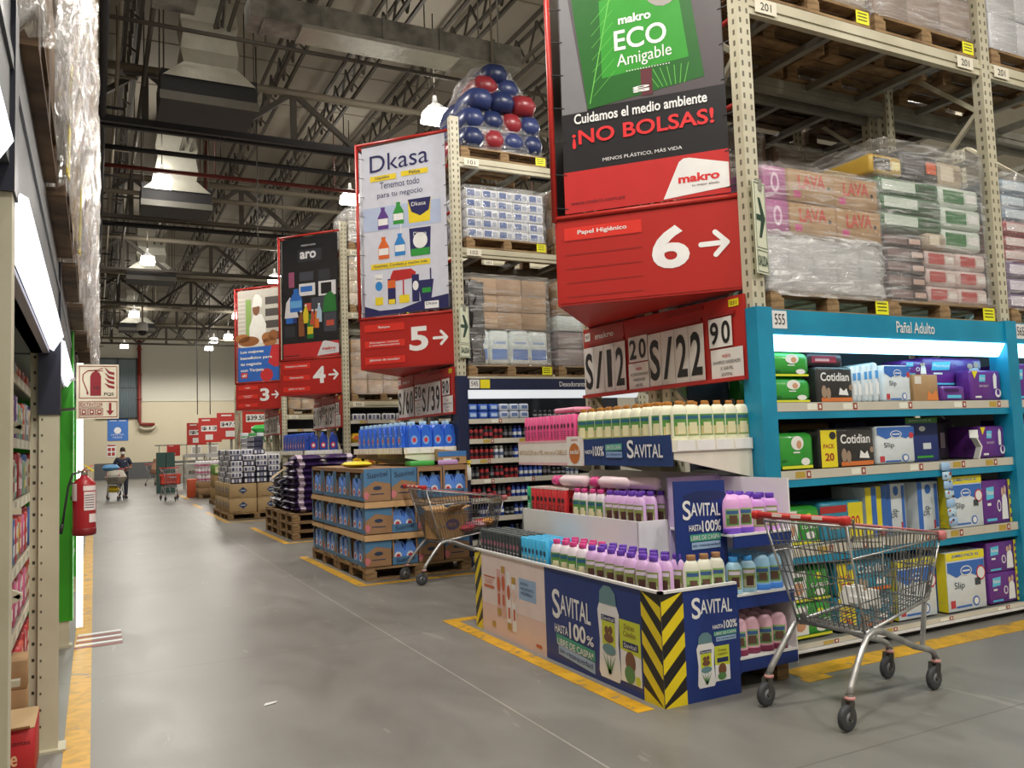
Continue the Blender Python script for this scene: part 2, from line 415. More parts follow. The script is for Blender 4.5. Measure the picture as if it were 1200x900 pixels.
pipe_x(26.6, 8.3, 0.05, PIPE_RED, 'sprinkler_pipe', 'dark red pipe crossing the roof between second and third truss')
pipe_x(32.2, 8.0, 0.06, STEEL_L, 'conduit_pipe', 'pale pipe crossing the roof behind the third truss')
pipe_x(39.5, 7.9, 0.07, STEEL_L, 'conduit_pipe', 'pale pipe crossing the far part of the roof')
pipe_x(46.0, 7.4, 0.06, STEEL_L, 'conduit_pipe', 'pale pipe crossing the roof near the far wall')
# pipes running away down the left side
for (x, z, r, m, l) in ((0.12, 7.6, 0.06, STEEL_B, 'black pipe running away high above the left rack'),
                        (0.35, 8.2, 0.035, STEEL_L, 'pale thin pipe running away beside the black pipe above the left rack'),
                        (0.8, 8.3, 0.04, STEEL_D, 'grey pipe running away under the second roof joist')):
    b = MB().tube([(x, 7.0, z), (x, 54, z)], r, 8)
    for y in range(8, 54, 4): b.bar((x - 0.35, y, z + 0.09), (x + 0.35, y, z + 0.09), 0.04, 0.04); b.tube([(x, y, z), (x, y, ZC)], 0.012, 4)
    tag(b.build('overhead_pipe', m), l, 'pipe')
b = MB().tube([(1.9, 25.6, 8.6), (2.6, 22.5, 8.4)], 0.06, 8).tube([(2.6, 22.5, 8.4), (2.6, 22.3, ZC)], 0.03, 6)
tag(b.build('sloping_pipe', PIPE_RED), 'short dark red pipe sloping up beside the ceiling air unit', 'pipe')
# rectangular duct
b = MB().box((1.9, 11.25, 7.42), (6.1, 11.75, 7.76))
for x in (2.1, 2.9, 3.8, 4.7, 5.6): b.box((x - 0.02, 11.22, 7.39), (x + 0.02, 11.78, 7.79))
for x in (2.0, 3.8, 5.6):
    for y in (11.07, 11.78): b.tube([(x, y, 7.6), (x, y, ZC)], 0.012, 4)
d = tag(b.build('air_duct', GALV), 'grey sheet metal air duct slung across under the roof at top centre', 'duct')
MB().box((2.6, 11.2, 7.36), (5.0, 11.7, 7.42)).build('insulation_foil', M('#b9b9b4', 0.25, 0.6, bump=0.8), d)
# hanging air units with their silver sleeves
def air_unit(x, y, z, w=1.55, dp=1.1, h=0.5, sleeve=True, n=3):
    r = empty('air_unit', (x, y, z))
    b = MB().box((-w/2, -dp/2, 0), (w/2, dp/2, h)); b.build('casing', M('#2c2c30', 0.6), r)
    b = MB().box((-w/2 - .02, -dp/2 - .03, -0.02), (w/2 + .02, -dp/2, 0.12)); b.build('front_rail', M('#76746d', 0.5), r)
    for sx in (-1, 1):
        for sy in (-1, 1): MB().tube([(sx * w * .47, sy * dp * .45, h), (sx * w * .47, sy * dp * .45, ZC - z)], 0.012, 4).build('hanger_rod', STEEL_D, r)
    if sleeve:
        b = MB(); k = 6; pts = []
        for i in range(k + 1):
            t = i / k; hw = w * (.46 if i == 0 else .29) * (1 + 0.05 * (-1) ** i); zz = h - .12 + t * 1.6; yy = -.32 + .15 * t
            pts.append([(-hw, yy - .28 - (.03 if i % 2 else 0), zz), (hw, yy - .28 - (.03 if i % 2 else 0), zz), (hw, yy + .3, zz), (-hw, yy + .3, zz)])
        for i in range(k): b.add(pts[i] + pts[i+1], [(j, (j+1) % 4, (j+1) % 4 + 4, j + 4) for j in range(4)])
        b.build('foil_sleeve', M('#d6d5c8', 0.32, 0.45, bump=1.0, scale=6), r)
    return r
tag(air_unit(1.75, 14.9, 7.35), 'black ceiling air unit with silver foil sleeve, nearest one', 'air conditioner', 'hanging air units')
tag(air_unit(1.75, 21.2, 7.30), 'black ceiling air unit hanging beside the nearest left high bay lamp', 'air conditioner', 'hanging air units')
tag(air_unit(1.75, 31.0, 7.45, h=0.45), 'black ceiling air unit with pale sleeve, third from the camera', 'air conditioner', 'hanging air units')
tag(air_unit(1.8, 43.0, 7.35, h=0.45), 'far black ceiling air unit above the domed camera', 'air conditioner', 'hanging air units')
b = MB().box((0.75, 12.3, 8.1), (1.35, 12.9, 8.4)).box((0.85, 12.27, 8.12), (1.3, 12.3, 8.34), 1)
tag(b.build('vent_box', [GALV, STEEL_B]), 'small grey vent box with a dark grille near the roof at upper left', 'vent')
# lamps
def lamp_make():
    r = empty('high_bay_lamp')
    MB().lathe([(0.04, 0.50), (0.06, 0.36), (0.20, 0.26), (0.27, 0.22)], 4).build('housing', M('#6f6f6c', 0.5), r)
    vs = MB().lathe([(0.26, 0.22), (0.30, 0.03), (0.28, 0.0)], 4, cap=True)
    vs.build('diffuser', M('#fff8ea', 0.5, emit=25.0), r)
    MB().tube([(0, 0, 0.48), (0, 0, ZC - 7.5)], 0.012, 5).build('rod', STEEL_D, r)
    return r
LP = Proto(lamp_make)
names = ['nearest of the left row, beside the second air unit', 'second lit lamp of the left row', 'third of the left row, above the far corrugated window', 'farthest of the left row, before the far wall',
 'above the tall white cleaning goods banner', 'lit lamp above the dark banner of aisle 4', 'lit lamp over the far aisles', 'lit lamp just left of the bakery banner', 'left of the bakery banner, second lowest', 'lit lamp left of the bakery banner, lower', 'lowest lit lamp left of the bakery banner']
for i, (x, y, z) in enumerate(LAMPS):
    if i < len(names): LP.put((x, y, z), 0, 'square high bay lamp, ' + names[i], 'lamp', 'high bay lamps')
    a = bpy.data.lights.new('high_bay_light', 'SPOT'); a.spot_size = R(168); a.spot_blend = 0.35; a.shadow_soft_size = 0.26; a.energy = LAMP_W; a.color = LAMP_COL
    o = bpy.data.objects.new('high_bay_light', a); COL.objects.link(o); o.location = (x, y, z - 0.3)  # the added light near the camera shares this name
    a = bpy.data.lights.new('high_bay_glow', 'POINT'); a.shadow_soft_size = 0.25; a.energy = LAMP_UP; a.color = LAMP_COL
    o = bpy.data.objects.new('high_bay_glow', a); COL.objects.link(o); o.location = (x, y, z + 0.75)
# domed security camera on a rod
b = MB().tube([(1.72, 36.0, 6.75), (1.72, 36.0, ZC)], 0.03, 6)
r = empty('security_camera', (1.72, 36.0, 6.3)); 
MB().tube([(0, 0, 0.5), (0, 0, 3.3)], 0.035, 6).build('drop_rod', STEEL_L, r)
MB().lathe([(0.08, 0.5), (0.2, 0.42), (0.22, 0.2), (0.2, 0.12)], 14).build('shroud', WHITE, r)
MB().lathe([(0.19, 0.12), (0.17, 0.03), (0.1, -0.05), (0.02, -0.07)], 14).build('dome', M('#1b1b1e', 0.15), r)
tag(r, 'white domed security camera hanging on a long rod from the far roof', 'camera')
# hanging wires seen against the far wall
for i, (x, y) in enumerate(((4.2, 40.0), (4.75, 40.0))):
    tag(MB().tube([(x, y, 3.2), (x, y, ZC)], 0.02, 4).build('hanging_cable', STEEL_B), 'thin dark cable hanging from the roof before the cream far wall, %s one' % ('left', 'right')[i], 'cable', 'hanging cables')
b = MB().tube([(5.55, 11.2, 5.4), (5.55, 11.2, ZC)], 0.018, 5); tag(b.build('hanging_rod', STEEL_L), 'pale rod hanging from the roof behind the tall white banner of aisle 5', 'rod')
b = MB().tube([(2.9, 16.6, 4.9), (2.9, 16.6, ZC)], 0.014, 5); tag(b.build('hanging_rod', STEEL_D), 'dark rod hanging from the roof left of the white banner of aisle 5', 'rod')
# far wall fittings
b = MB().tube([(2.48, YF - 0.26, 8.6), (2.48, YF - 0.26, 3.5), (2.55, YF - 0.26, 3.35), (3.35, YF - 0.26, 3.3)], 0.10, 10)
for z in (4.9, 6.4, 8.0): b.lathe([(0.14, z - 0.05), (0.14, z + 0.05)], 10, (2.48, YF - 0.26, 0))
d = tag(b.build('standpipe', M('#7d2a22', 0.5)), 'dark red fire pipe running down the far cream wall and turning right', 'pipe')
MB().tube([(2.45, YF - 0.26, 3.15), (2.75, YF - 0.26, 3.02), (3.2, YF - 0.26, 3.05), (3.4, YF - 0.26, 3.25)], 0.1, 8).build('pipe_bend', M('#b9b29c', 0.6), d)
F = Face((0.72, YF - 0.03, 2.37), (1, 0, 0))
b = MB().prism(F, [(0, 0), (1.14, 0), (1.14, 2.2), (0, 2.2)], 0.02).rect(F, 0, 2.15, 1.14, 2.32, 1)
for cx, cy, rr in ((0.8, 1.72, 0.17), (0.55, 0.62, 0.2)): b.oval(F, cx, cy, rr, rr, 2); b.oval(F, cx, cy + rr * 0.3, rr * .5, rr * .7, 2, .004)
b.text(F, 'LAVA TUS', 0.2, 0.32, 0.7, 0.1, 2).text(F, 'MANOS', 0.3, 0.15, 0.5, 0.1, 2).rect(F, 0.1, 1.2, 0.5, 1.24, 2).rect(F, 0.62, 1.2, 1.02, 1.24, 2)
tag(b.build('wall_banner', [M('#3f74c4', 0.6), YELLOW, WHITE]), 'blue banner with white drop signs hanging on the far cream wall', 'banner')
F = Face((0.68, YF - 0.03, 1.38), (1, 0, 0))
b = MB().prism(F, [(0, 0), (0.5, 0), (0.5, 0.78), (0, 0.78)], 0.02).rect(F, 0.02, 0.66, 0.48, 0.75, 1)
for i in range(2):
    for j in range(2): b.rect(F, 0.05 + i * 0.22, 0.08 + j * 0.28, 0.22 + i * 0.22, 0.28 + j * 0.28, 1)
tag(b.build('wall_notice', [WHITE, M('#a3352c')]), 'white and red safety notice on the far wall behind the person', 'notice')
# striped sticker on the floor
b = MB()
for i in range(6): b.add([(-0.135 + 0.004 * i, 7.16 + i * 0.1, 0.003), (0.2, 7.20 + i * 0.1, 0.003), (0.2, 7.26 + i * 0.1, 0.003), (-0.135 + 0.004 * i, 7.225 + i * 0.1, 0.003)], [(0, 1, 2, 3)], i % 2)
tag(b.build('floor_sticker', [M('#8f3a35', 0.5), WHITE]), 'small red and white striped sticker on the floor over the yellow line', 'sticker')
b = MB().add([(0.86, 4.94, 0.002), (0.93, 4.96, 0.004), (0.95, 5.0, 0.002), (0.88, 4.99, 0.002)], [(0, 1, 2, 3)])
tag(b.build('paper_scrap', WHITE), 'tiny white paper scrap on the grey floor in mid aisle', 'litter')
GAIN = 1.35
# ------------------------------------------------------------------ helpers for things laid out in hall coordinates
def wb(mb, name, mats, root):
    o = mb.build(name, mats, root); o.location = -root.location; return o
def shell(b, x0, y0, z0, x1, y1, z1, amp=0.014, m=0, rings=9, top=True, bulge=0.0, rad=0.08, taper=0.0):
    """wrinkled skin round a block"""
    n = 44; per = []
    cx, cy = (x0 + x1) / 2, (y0 + y1) / 2; hx, hy = (x1 - x0) / 2, (y1 - y0) / 2
    for j in range(n):
        t = 2 * pi * j / n; c_, s_ = cos(t), sin(t); e = 0.22
        per.append((math.copysign(abs(c_) ** e, c_), math.copysign(abs(s_) ** e, s_)))
    vs = []; fs = []; ph = random.uniform(0, 9)
    for i in range(rings + 1):
        t = i / rings; z = z0 + (z1 - z0) * t; k = 1 + bulge * sin(pi * t) - taper * t * t
        for j, (a, c) in enumerate(per):
            d = amp * (sin(j * 2.3 + i * 1.7 + ph) * 0.5 + jit(0.6))
            vs.append((cx + a * (hx * k + d), cy + c * (hy * k + d), z + (0 if i in (0,) else jit(amp * .6))))
    for i in range(rings):
        for j in range(n): fs.append((i*n+j, i*n+(j+1) % n, (i+1)*n+(j+1) % n, (i+1)*n+j))
    if top:
        base = rings * n; vs.append((cx, cy, z1 + 0.02)); c = len(vs) - 1
        for j in range(n): fs.append((base + j, base + (j+1) % n, c))
    return b.add(vs, fs, m, True)
def pallet_make(wood, w=1.2, d=1.0, tagged=True):
    def f():
        r = empty('wooden_pallet')
        b = MB()
        for i in range(7): y = -d/2 + i * (d - 0.1) / 6; b.box((-w/2, y, 0.118), (w/2, y + 0.1, 0.14))
        for x in (-w/2, -0.05, w/2 - 0.1): b.box((x, -d/2, 0.098), (x + 0.1, d/2, 0.118))
        b.build('deck', wood, r)
        q = MB().box((0, 0, 0), (.12, .1, .076)).build('block', wood, r)
        for i, x in enumerate((-w/2, -0.06, w/2 - 0.12)):
            for j, y in enumerate((-d/2, -0.05, d/2 - 0.1)):
                o = q if i == j == 0 else q.copy()
                if o is not q: COL.objects.link(o); o.parent = r
                o.location = (x, y, .022)
        b = MB()
        for y in (-d/2, -0.05, d/2 - 0.1): b.box((-w/2, y, 0.002), (w/2, y + 0.1, 0.022))
        b.build('base_boards', wood, r)
        if tagged:
            F = Face((w/2 - 0.16, -d/2 - 0.002, 0.02), (1, 0, 0))
            b = MB().rect(F, 0, 0, 0.14, 0.1, 0, 0.002)
            for i in range(3): b.rect(F, 0.02, 0.025 + i * 0.025, 0.12, 0.034 + i * 0.025, 1, 0.003)
            b.build('label_card', [M('#e6d21c', 0.5), M('#4a451a')], r)
        return r
    return f
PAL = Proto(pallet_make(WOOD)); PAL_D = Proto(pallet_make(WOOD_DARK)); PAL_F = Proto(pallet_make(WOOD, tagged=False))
def pallet(x, y, z, where, proto=PAL, rz=0, sc=None): return proto.put((x, y, z), rz, 'pallet ' + where, 'pallet', 'pallets', sc)
# ------------------------------------------------------------------ tall pallet racks on the right
RX = [3.915, 6.53, 9.2, 11.9]
def upright(root, x, y, z1, mat, w=0.11, d=0.09):
    b = MB().box((x - w/2, y, 0), (x + w/2, y + d, z1)).box((x - w/2 - .03, y - .02, 0), (x + w/2 + .03, y + d + .03, 0.012))
    z = 0.1
    while z < z1 - 0.05:                     # punched slots, front and aisle side
        for dx in (-0.03, 0.03): b.box((x + dx - .008, y - 0.0015, z), (x + dx + .008, y, z + 0.035), 1)
        b.box((x - w/2 - 0.0015, y + d*.35, z), (x - w/2, y + d*.55, z + 0.035), 1); z += 0.075
    return wb(b, 'upright', [mat, M('#5b5748')], root)
def beam(root, x0, x1, y, z, h, mat, tags=()):
    b = MB().box((x0, y, z - h), (x1, y + 0.05, z)).box((x0, y - 0.012, z - h * .62), (x1, y, z - h * .38))
    F = Face((x0, y - 0.013, z - h), (1, 0, 0))
    for x, t in tags: b.rect(F, x, h * .12, x + 0.2, h * .88, 1).text(F, t, x + 0.05, h * .28, 0.1, h * .42, 2)
    return wb(b, 'beam', [mat, M('#c9c4b4'), BLACK], root)
def rack(Y0, label, levels, z1, codes, bays=3, steel=CREAM_STEEL):
    root = empty('pallet_rack', (RX[0], Y0, 0))
    ys = (Y0, Y0 + 0.92, Y0 + 1.10, Y0 + 2.02)
    for x in RX[:bays + 1]:
        for y in ys: upright(root, x, y, z1, steel)
        for ya in (Y0 + 0.09, Y0 + 1.19):
            b = MB(); z = 0.3; k = 0
            while z + 0.75 < z1:
                b.bar((x, ya, z if k % 2 else z + 0.75), (x, ya + 0.83, z + 0.75 if k % 2 else z), 0.035, 0.035); z += 0.75; k += 1
            wb(b, 'brace', steel, root)
    for li, (z, h) in enumerate(levels):
        for k in range(bays):
            x0, x1 = RX[k] + 0.055, RX[k+1] - 0.055
            for y in (ys[0] + .02, ys[1] + .02, ys[2] + .02, ys[3] + .02):
                front = y < Y0 + 0.1
                beam(root, x0, x1, y, z, h, steel if front else GREY_STEEL, ((0.06, codes[li]), (x1 - x0 - 0.3, codes[li])) if front and codes else ())
            for i in range(4):
                x = x0 + 0.35 + i * (x1 - x0 - 0.7) / 3
                for ya in (Y0 + 0.07, Y0 + 1.17): wb(MB().box((x - 0.03, ya, z - 0.06), (x + 0.03, ya + 0.87, z - 0.005)), 'support_bar', GREY_STEEL, root)
    return tag(root, label, 'rack', 'tall pallet racks')
rack6 = rack(4.05, 'tall cream pallet rack with blue-green shelves of diapers at right', [(2.26, 0.10), (4.45, 0.13), (6.5, 0.13)], 6.9, ('555', '201', '301'))
rack5 = rack(9.0, 'tall cream pallet rack behind the SALIDA arrow, with navy deodorant shelves', [(2.26, 0.10), (3.83, 0.11), (4.96, 0.12)], 5.45, ('545', '102', '101'))
rack4 = rack(14.05, 'tall cream pallet rack at the sign of aisle 4', [(2.26, 0.11), (3.83, 0.11), (4.96, 0.12)], 5.45, ('535', '102', '101'), 2)
rack3 = rack(19.3, 'tall cream pallet rack at the sign of aisle 3', [(2.26, 0.11), (3.83, 0.11), (4.96, 0.12)], 5.45, ('525', '102', '101'), 2)
rack2 = rack(24.4, 'far cream pallet rack beyond the sign of aisle 3', [(2.26, 0.11), (3.4, 0.11)], 3.6, None, 1)
# blue-green shop shelving built into rack 6
def price_rail(b, x0, x1, y, z0, z1, seed, m_rail, mats_at, dense=5):
    b.box((x0, y - 0.012, z0), (x1, y, z1), m_rail)
    rnd = random.Random(seed); F = Face((x0, y - 0.012, z0), (1, 0, 0)); h = z1 - z0
    for i in range(dense):
        x = (i + 0.25 + 0.4 * rnd.random()) * (x1 - x0) / dense
        b.rect(F, x, h*.15, x + 0.09, h*.85, mats_at + rnd.randint(0, 1), .0015).rect(F, x + 0.10, h*.1, x + 0.14, h*.9, mats_at + 2, .0015)
        b.rect(F, x + 0.112, h*.3, x + 0.128, h*.7, mats_at + 1, .0025)
RAILM = [M('#b4b0a4', 0.5), TEAL, M('#a98f3e'), M('#d8d4c8'), M('#8a3d34'), NAVY]
def shop_bay(root, x0, x1, Y0, shelves, colour, deck, fascia, strip, head, seed, dep=0.86, posts=True):
    """shelves: heights of the shelf tops"""
    for i, z in enumerate(shelves):
        b = MB().box((x0, Y0, z - 0.03), (x1, Y0 + dep, z), 0)
        price_rail(b, x0, x1, Y0, z - 0.055, z + 0.004, seed + i, 1, 2)
        if colour: b.box((x0, Y0 - 0.008, z - 0.105), (x1, Y0 + 0.03, z - 0.055), 5)
        wb(b, 'shelf', [deck, RAILM[0], RAILM[2], RAILM[3], RAILM[4], colour or deck], root)
    wb(MB().box((x0, Y0 + dep, 0.05), (x1, Y0 + dep + 0.02, 2.15)), 'back_panel', M('#3a3d45', 0.7), root)
    if fascia:
        z0, z1, mat = fascia
        b = MB().box((x0, Y0 - 0.015, z0), (x1, Y0 + 0.02, z1)); F = Face((x0, Y0 - 0.015, z0), (1, 0, 0)); h = z1 - z0
        head(b, F, x1 - x0, h)
        wb(b, 'fascia', [mat, WHITE, BLACK, M('#d9c51e')], root)
    if strip:
        z0, z1, mat = strip
        b = MB().add([(x0, Y0 - 0.02, z1), (x1, Y0 - 0.02, z1), (x1, Y0 + 0.04, z0), (x0, Y0 + 0.04, z0), (x0, Y0 + 0.07, z1), (x1, Y0 + 0.07, z1), (x1, Y0 + 0.07, z0), (x0, Y0 + 0.07, z0)],
                     [(3, 2, 1, 0), (4, 5, 6, 7), (0, 1, 5, 4), (2, 3, 7, 6), (1, 2, 6, 5), (3, 0, 4, 7)])
        o = wb(b, 'light_strip', mat, root); o['label'] = 'glowing light strip'
def head6(b, F, w, h):
    b.rect(F, 0.02, h*.25, 0.15, h*.95, 1).text(F, '555', 0.04, h*.4, 0.09, h*.42, 2).text(F, 'Pañal Adulto', w*.49, h*.28, 0.42, h*.5, 1, bold=.01)
TS = [1.645, 1.195, 0.69]
GLOW_B = M('#a8e6fb', 0.5, emit=6.0, var=0.0); GLOW_W = M('#e9eef2', 0.5, emit=0.9, var=0.0)
SHELF_G = M('#6f6f6c', 0.5)
for k in (0, 1):
    x0, x1 = RX[k] + 0.06, RX[k+1] - 0.06
    shop_bay(rack6, x0, x1, 4.04, TS, TEAL, SHELF_G, (2.10, 2.27, TEAL), (2.00, 2.10, GLOW_B), head6 if k == 0 else (lambda b, F, w, h: b.rect(F, 0.02, h*.25, 0.15, h*.95, 1).text(F, '565', 0.04, h*.4, 0.09, h*.42, 2)), 10 * k)
    b = MB().box((x0, 4.0, 0.05), (x1, 4.9, 0.075), 0).box((x0, 4.03, 0), (x1, 4.1, 0.05), 1)
    price_rail(b, x0, x1, 4.0, 0.058, 0.088, 40 + k, 2, 3, 4)
    b.box((x0, 3.965, 0.042), (x1, 4.0, 0.054), 6)
    wb(b, 'base_shelf', [SHELF_G, BLACK, RAILM[0], RAILM[2], RAILM[3], RAILM[4], WHITE], rack6)
for x in RX[:3]: wb(MB().box((x - 0.072, 4.005, 0), (x + 0.062, 4.16, 2.28)), 'post_cladding', TEAL, rack6)
# navy deodorant shelving of rack 5
def head5(b, F, w, h):
    b.rect(F, 0.03, h*.15, 0.16, h*.9, 1).rect(F, 0.17, h*.15, 0.30, h*.9, 3).text(F, '545', 0.05, h*.35, 0.09, h*.4, 2).text(F, 'Desodorantes', w*.51, h*.3, 0.42, h*.45, 1, bold=.01)
NAVY_D = M('#1d2440', 0.45)
DS = [1.74, 1.50, 1.26, 1.02, 0.79, 0.57, 0.3]
shop_bay(rack5, RX[0] + .06, RX[1] - .06, 9.0, DS, None, M('#55565a', 0.5), (2.09, 2.23, NAVY_D), (1.99, 2.09, GLOW_W), head5, 70, 0.5)
wb(MB().box((RX[0] - .07, 8.97, 0), (RX[0] + .06, 9.14, 2.26)), 'post_cladding', NAVY_D, rack5)
for Yq, rk, sd in ((14.05, rack4, 90), (19.3, rack3, 120)):
    shop_bay(rk, RX[0] + .06, RX[1] - .06, Yq, [1.92, 1.53, 1.1, 0.6, 0.12], None, M('#777'+'777', 0.5), None, None, None, sd, 0.8)
# ------------------------------------------------------------------ loads of goods on the rack levels
def load(x, y, z, w, d, where, parts, film, cat='wrapped pallet load', name='wrapped_load', top=None, amp=0.013, pal=PAL, grow=0.025):
    """parts: function(root) adding children in local coordinates, base at z=0"""
    pallet(x, y, z, 'under ' + where, pal, 0, (w / 1.2, d / 1.0, 1))
    r = empty(name, (x, y, z + 0.141)); parts(r)
    if film:
        b = MB(); shell(b, -w/2 - grow, -d/2 - grow, -0.02, w/2 + grow, d/2 + grow, top, amp)
        b.build('stretch_film', film, r)
    return tag(r, where, cat, 'pallet loads')
_CM = {}
def cartons(r, x0, y0, z0, nx, ny, nz, w, d, h, mats, deco=None, gap=0.006, jitter=0.006, name='carton', inner=False, rr=0.006):
    k = (nx, round(w, 3), round(d, 3), round(h, 3), id(mats) if not isinstance(mats, list) else tuple(id(m) for m in mats), id(deco), name)
    if k not in _CM:
        b = MB().rbox((-w/2 + gap/2, -d/2 + gap/2, 0), (w/2 - gap/2, d/2 - gap/2, h - gap), rr, 0, 1)
        if deco: deco(b, Face((-w/2, -d/2 + gap/2, 0), (1, 0, 0)), w, h)
        _CM[k] = b.build(name, mats, r); src = _CM[k]; first = True
    else: src = _CM[k]; first = False
    for iz in range(nz):
        for iy in range(ny):
            for ix in range(nx):
                if not inner and 0 < ix < nx - 1 and 0 < iy < ny - 1 and iz < nz - 1: continue
                if first: o = src; first = False
                else:
                    o = src.copy(); COL.objects.link(o); o.parent = r
                o.location = (x0 + (ix + .5) * w + jit(jitter), y0 + (iy + .5) * d + jit(jitter), z0 + iz * h)
PURP = M('#9b4f86', 0.6); GREYP = M('#b9bac0', 0.5); LAVA_R = M('#b5402f')
def lava(b, F, w, h): b.text(F, 'LAVA', w*.2, h*.38, w*.58, h*.42, 1, bold=.03, tilt=.02).rect(F, w*.1, h*.12, w*.25, h*.32, 2).oval(F, w*.85, h*.5, .015, .015, 3)
def purp(b, F, w, h): b.oval(F, w*.5, h*.5, w*.18, h*.3, 1).oval(F, w*.5, h*.5, w*.1, h*.2, 0, .003)
def load_a(r):
    cartons(r, -.57, -.48, 0, 5, 3, 1, .228, .32, .40, GREYP, name='bundle', rr=.03)
    cartons(r, -.57, -.48, .41, 1, 3, 2, .22, .32, .235, [PURP, M('#d8b9cf')], purp)
    cartons(r, -.34, -.48, .41, 2, 2, 2, .455, .48, .235, [KRAFT, LAVA_R, M('#b23a76'), BLACK], lava)
    b = MB(); shell(b, -.6, -.52, -.03, .6, .52, .41, .02); b.build('milky_film', FILM_THICK, r)
load(4.61, 4.56, 2.262, 1.16, 1.0, 'wrapped brown red-lettered cartons over milky packs above the diaper shelves', load_a, FILM, top=.885)
def bag_shape(b, a, c, m=0, puff=0.35, seed=0, n=6, seam=True):
    """soft filled bag between two corners"""
    rnd = random.Random(seed); x0, y0, z0 = a; x1, y1, z1 = c
    cx, cy, cz = (x0+x1)/2, (y0+y1)/2, (z0+z1)/2; hx, hy, hz = (x1-x0)/2, (y1-y0)/2, (z1-z0)/2
    vs = []; fs = []
    for s_ in (1, -1):
        for i in range(n + 1):
            for j in range(n + 1):
                u = 2*i/n - 1; v = 2*j/n - 1
                t = ((1 - abs(u)**3.5) * (1 - abs(v)**3.5)) ** 0.42
                q = 1 - 0.05 * (1 - t)
                vs.append((cx + u*hx*q, cy + v*hy*q, cz + s_*hz*t + rnd.uniform(-1, 1) * hz * .07))
    N_ = (n+1)**2
    for k in (0, 1):
        for i in range(n):
            for j in range(n):
                p = k*N_ + i*(n+1) + j; f = (p, p+n+1, p+n+2, p+1)
                fs.append(f if k == 0 else f[::-1])
    return b.add(vs, fs, m, True)
def soft_pack(name, r, a, c, mats, seed=0, deco=None, rad=0.03):
    b = MB().rbox(a, c, rad, 0, 2); F = Face((a[0], a[1], a[2]), (1, 0, 0))
    if deco: deco(b, F, c[0]-a[0], c[2]-a[2])
    return b.build(name, mats, r)
def packstack(r, x0, x1, y0, y1, z0, z1, rows, cols, mats, deco=None, name='pack'):
    w = (x1-x0)/cols; h = (z1-z0)/rows
    for i in range(rows):
        for j in range(cols):
            soft_pack(name, r, (x0 + j*w + jit(.008), y0 + jit(.015), z0 + i*h), (x0 + (j+1)*w - .005, y1, z0 + (i+1)*h - .004), mats, deco=deco)
def band(*cols):
    def f(b, F, w, h):
        b.rect(F, w*.08, h*.2, w*.6, h*.8, 1, .002)
        b.rect(F, w*.65, h*.3, w*.92, h*.7, 2, .002)
    return f
DKB = [M('#3c2e34', 0.4), M('#6e5a5a'), M('#b79c92')]; RW = [M('#b9a5a2', 0.4), M('#a53c3c'), M('#cfc8c4')]; GW = [M('#b9c4bc', 0.4), M('#2c6b3c'), M('#dfe5df')]
GR = [M('#2a5c38', 0.4), M('#b9c6bd'), M('#1d4028')]; BK = [M('#2b2a2e', 0.35), M('#58545a'), M('#c4562f')]; GOLD = [M('#a88a3a', 0.4), M('#33302a'), M('#d8c88a')]
BG = [M('#a89a86', 0.5), M('#c9bfae'), M('#8f8272')]
def load_b(r):
    packstack(r, -.60, -.12, -.46, .46, 0, .52, 5, 1, DKB, band())
    packstack(r, -.12, .60, -.47, .46, 0, .42, 3, 2, RW, band())
    packstack(r, -.12, .10, -.48, .46, .42, .55, 1, 1, BG, band())
    packstack(r, -.62, .10, -.46, .46, .55, .95, 3, 1, GR, band())
    packstack(r, .10, .58, -.47, .46, .44, .95, 3, 1, GW, band())
    packstack(r, -.66, -.30, -.44, .3, .96, 1.12, 1, 1, GOLD, band()); packstack(r, -.30, .15, -.44, .3, .96, 1.2, 1, 1, BK, band())
    packstack(r, .15, .45, -.42, .3, .96, 1.16, 1, 1, BG, band())
load(5.81, 4.56, 2.262, 1.24, 1.0, 'wrapped heap of green, red and black packs at right', load_b, FILM, top=1.22, amp=.02)
STRIPE = [([M('#6b8298', 0.4), M('#b9c6d0'), M('#d9dde0')], 2), ([M('#9a3a44', 0.4), M('#c9b9b9'), M('#d9dde0')], 2), ([M('#5a3f6e', 0.4), M('#c9c0d0'), M('#d9dde0')], 3)]
def load_c(r):
    packstack(r, -.58, .58, -.46, .46, 0, .40, 3, 2, STRIPE[2][0], band()); packstack(r, -.58, .58, -.46, .46, .40, .74, 3, 2, STRIPE[1][0], band())
    packstack(r, -.58, .58, -.46, .46, .74, 1.1, 3, 2, STRIPE[0][0], band())
load(7.24, 4.56, 2.262, 1.2, 1.0, 'wrapped stack of blue, red and purple packs, far right', load_c, FILM, top=1.13, amp=.02)
def brown(nx, ny, nz, w=1.16, d=.96, h=.9, mat=None):
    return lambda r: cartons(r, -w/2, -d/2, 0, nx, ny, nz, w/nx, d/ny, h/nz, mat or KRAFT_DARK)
for i, (x, h) in enumerate(((4.61, 1.62), (5.84, 1.55), (7.24, 1.6))):
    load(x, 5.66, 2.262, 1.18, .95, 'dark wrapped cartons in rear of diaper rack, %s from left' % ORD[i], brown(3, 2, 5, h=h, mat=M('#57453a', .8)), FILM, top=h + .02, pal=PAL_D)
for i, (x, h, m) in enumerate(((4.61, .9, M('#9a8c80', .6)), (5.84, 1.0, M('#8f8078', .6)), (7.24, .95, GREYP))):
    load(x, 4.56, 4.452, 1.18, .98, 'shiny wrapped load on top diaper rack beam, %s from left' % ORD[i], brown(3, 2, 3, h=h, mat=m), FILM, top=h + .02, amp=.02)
    load(x, 5.66, 4.452, 1.18, .95, 'dim wrapped load behind the top diaper rack beam, %s from left' % ORD[i], brown(3, 2, 3, h=h), FILM, top=h + .02, pal=PAL_D)
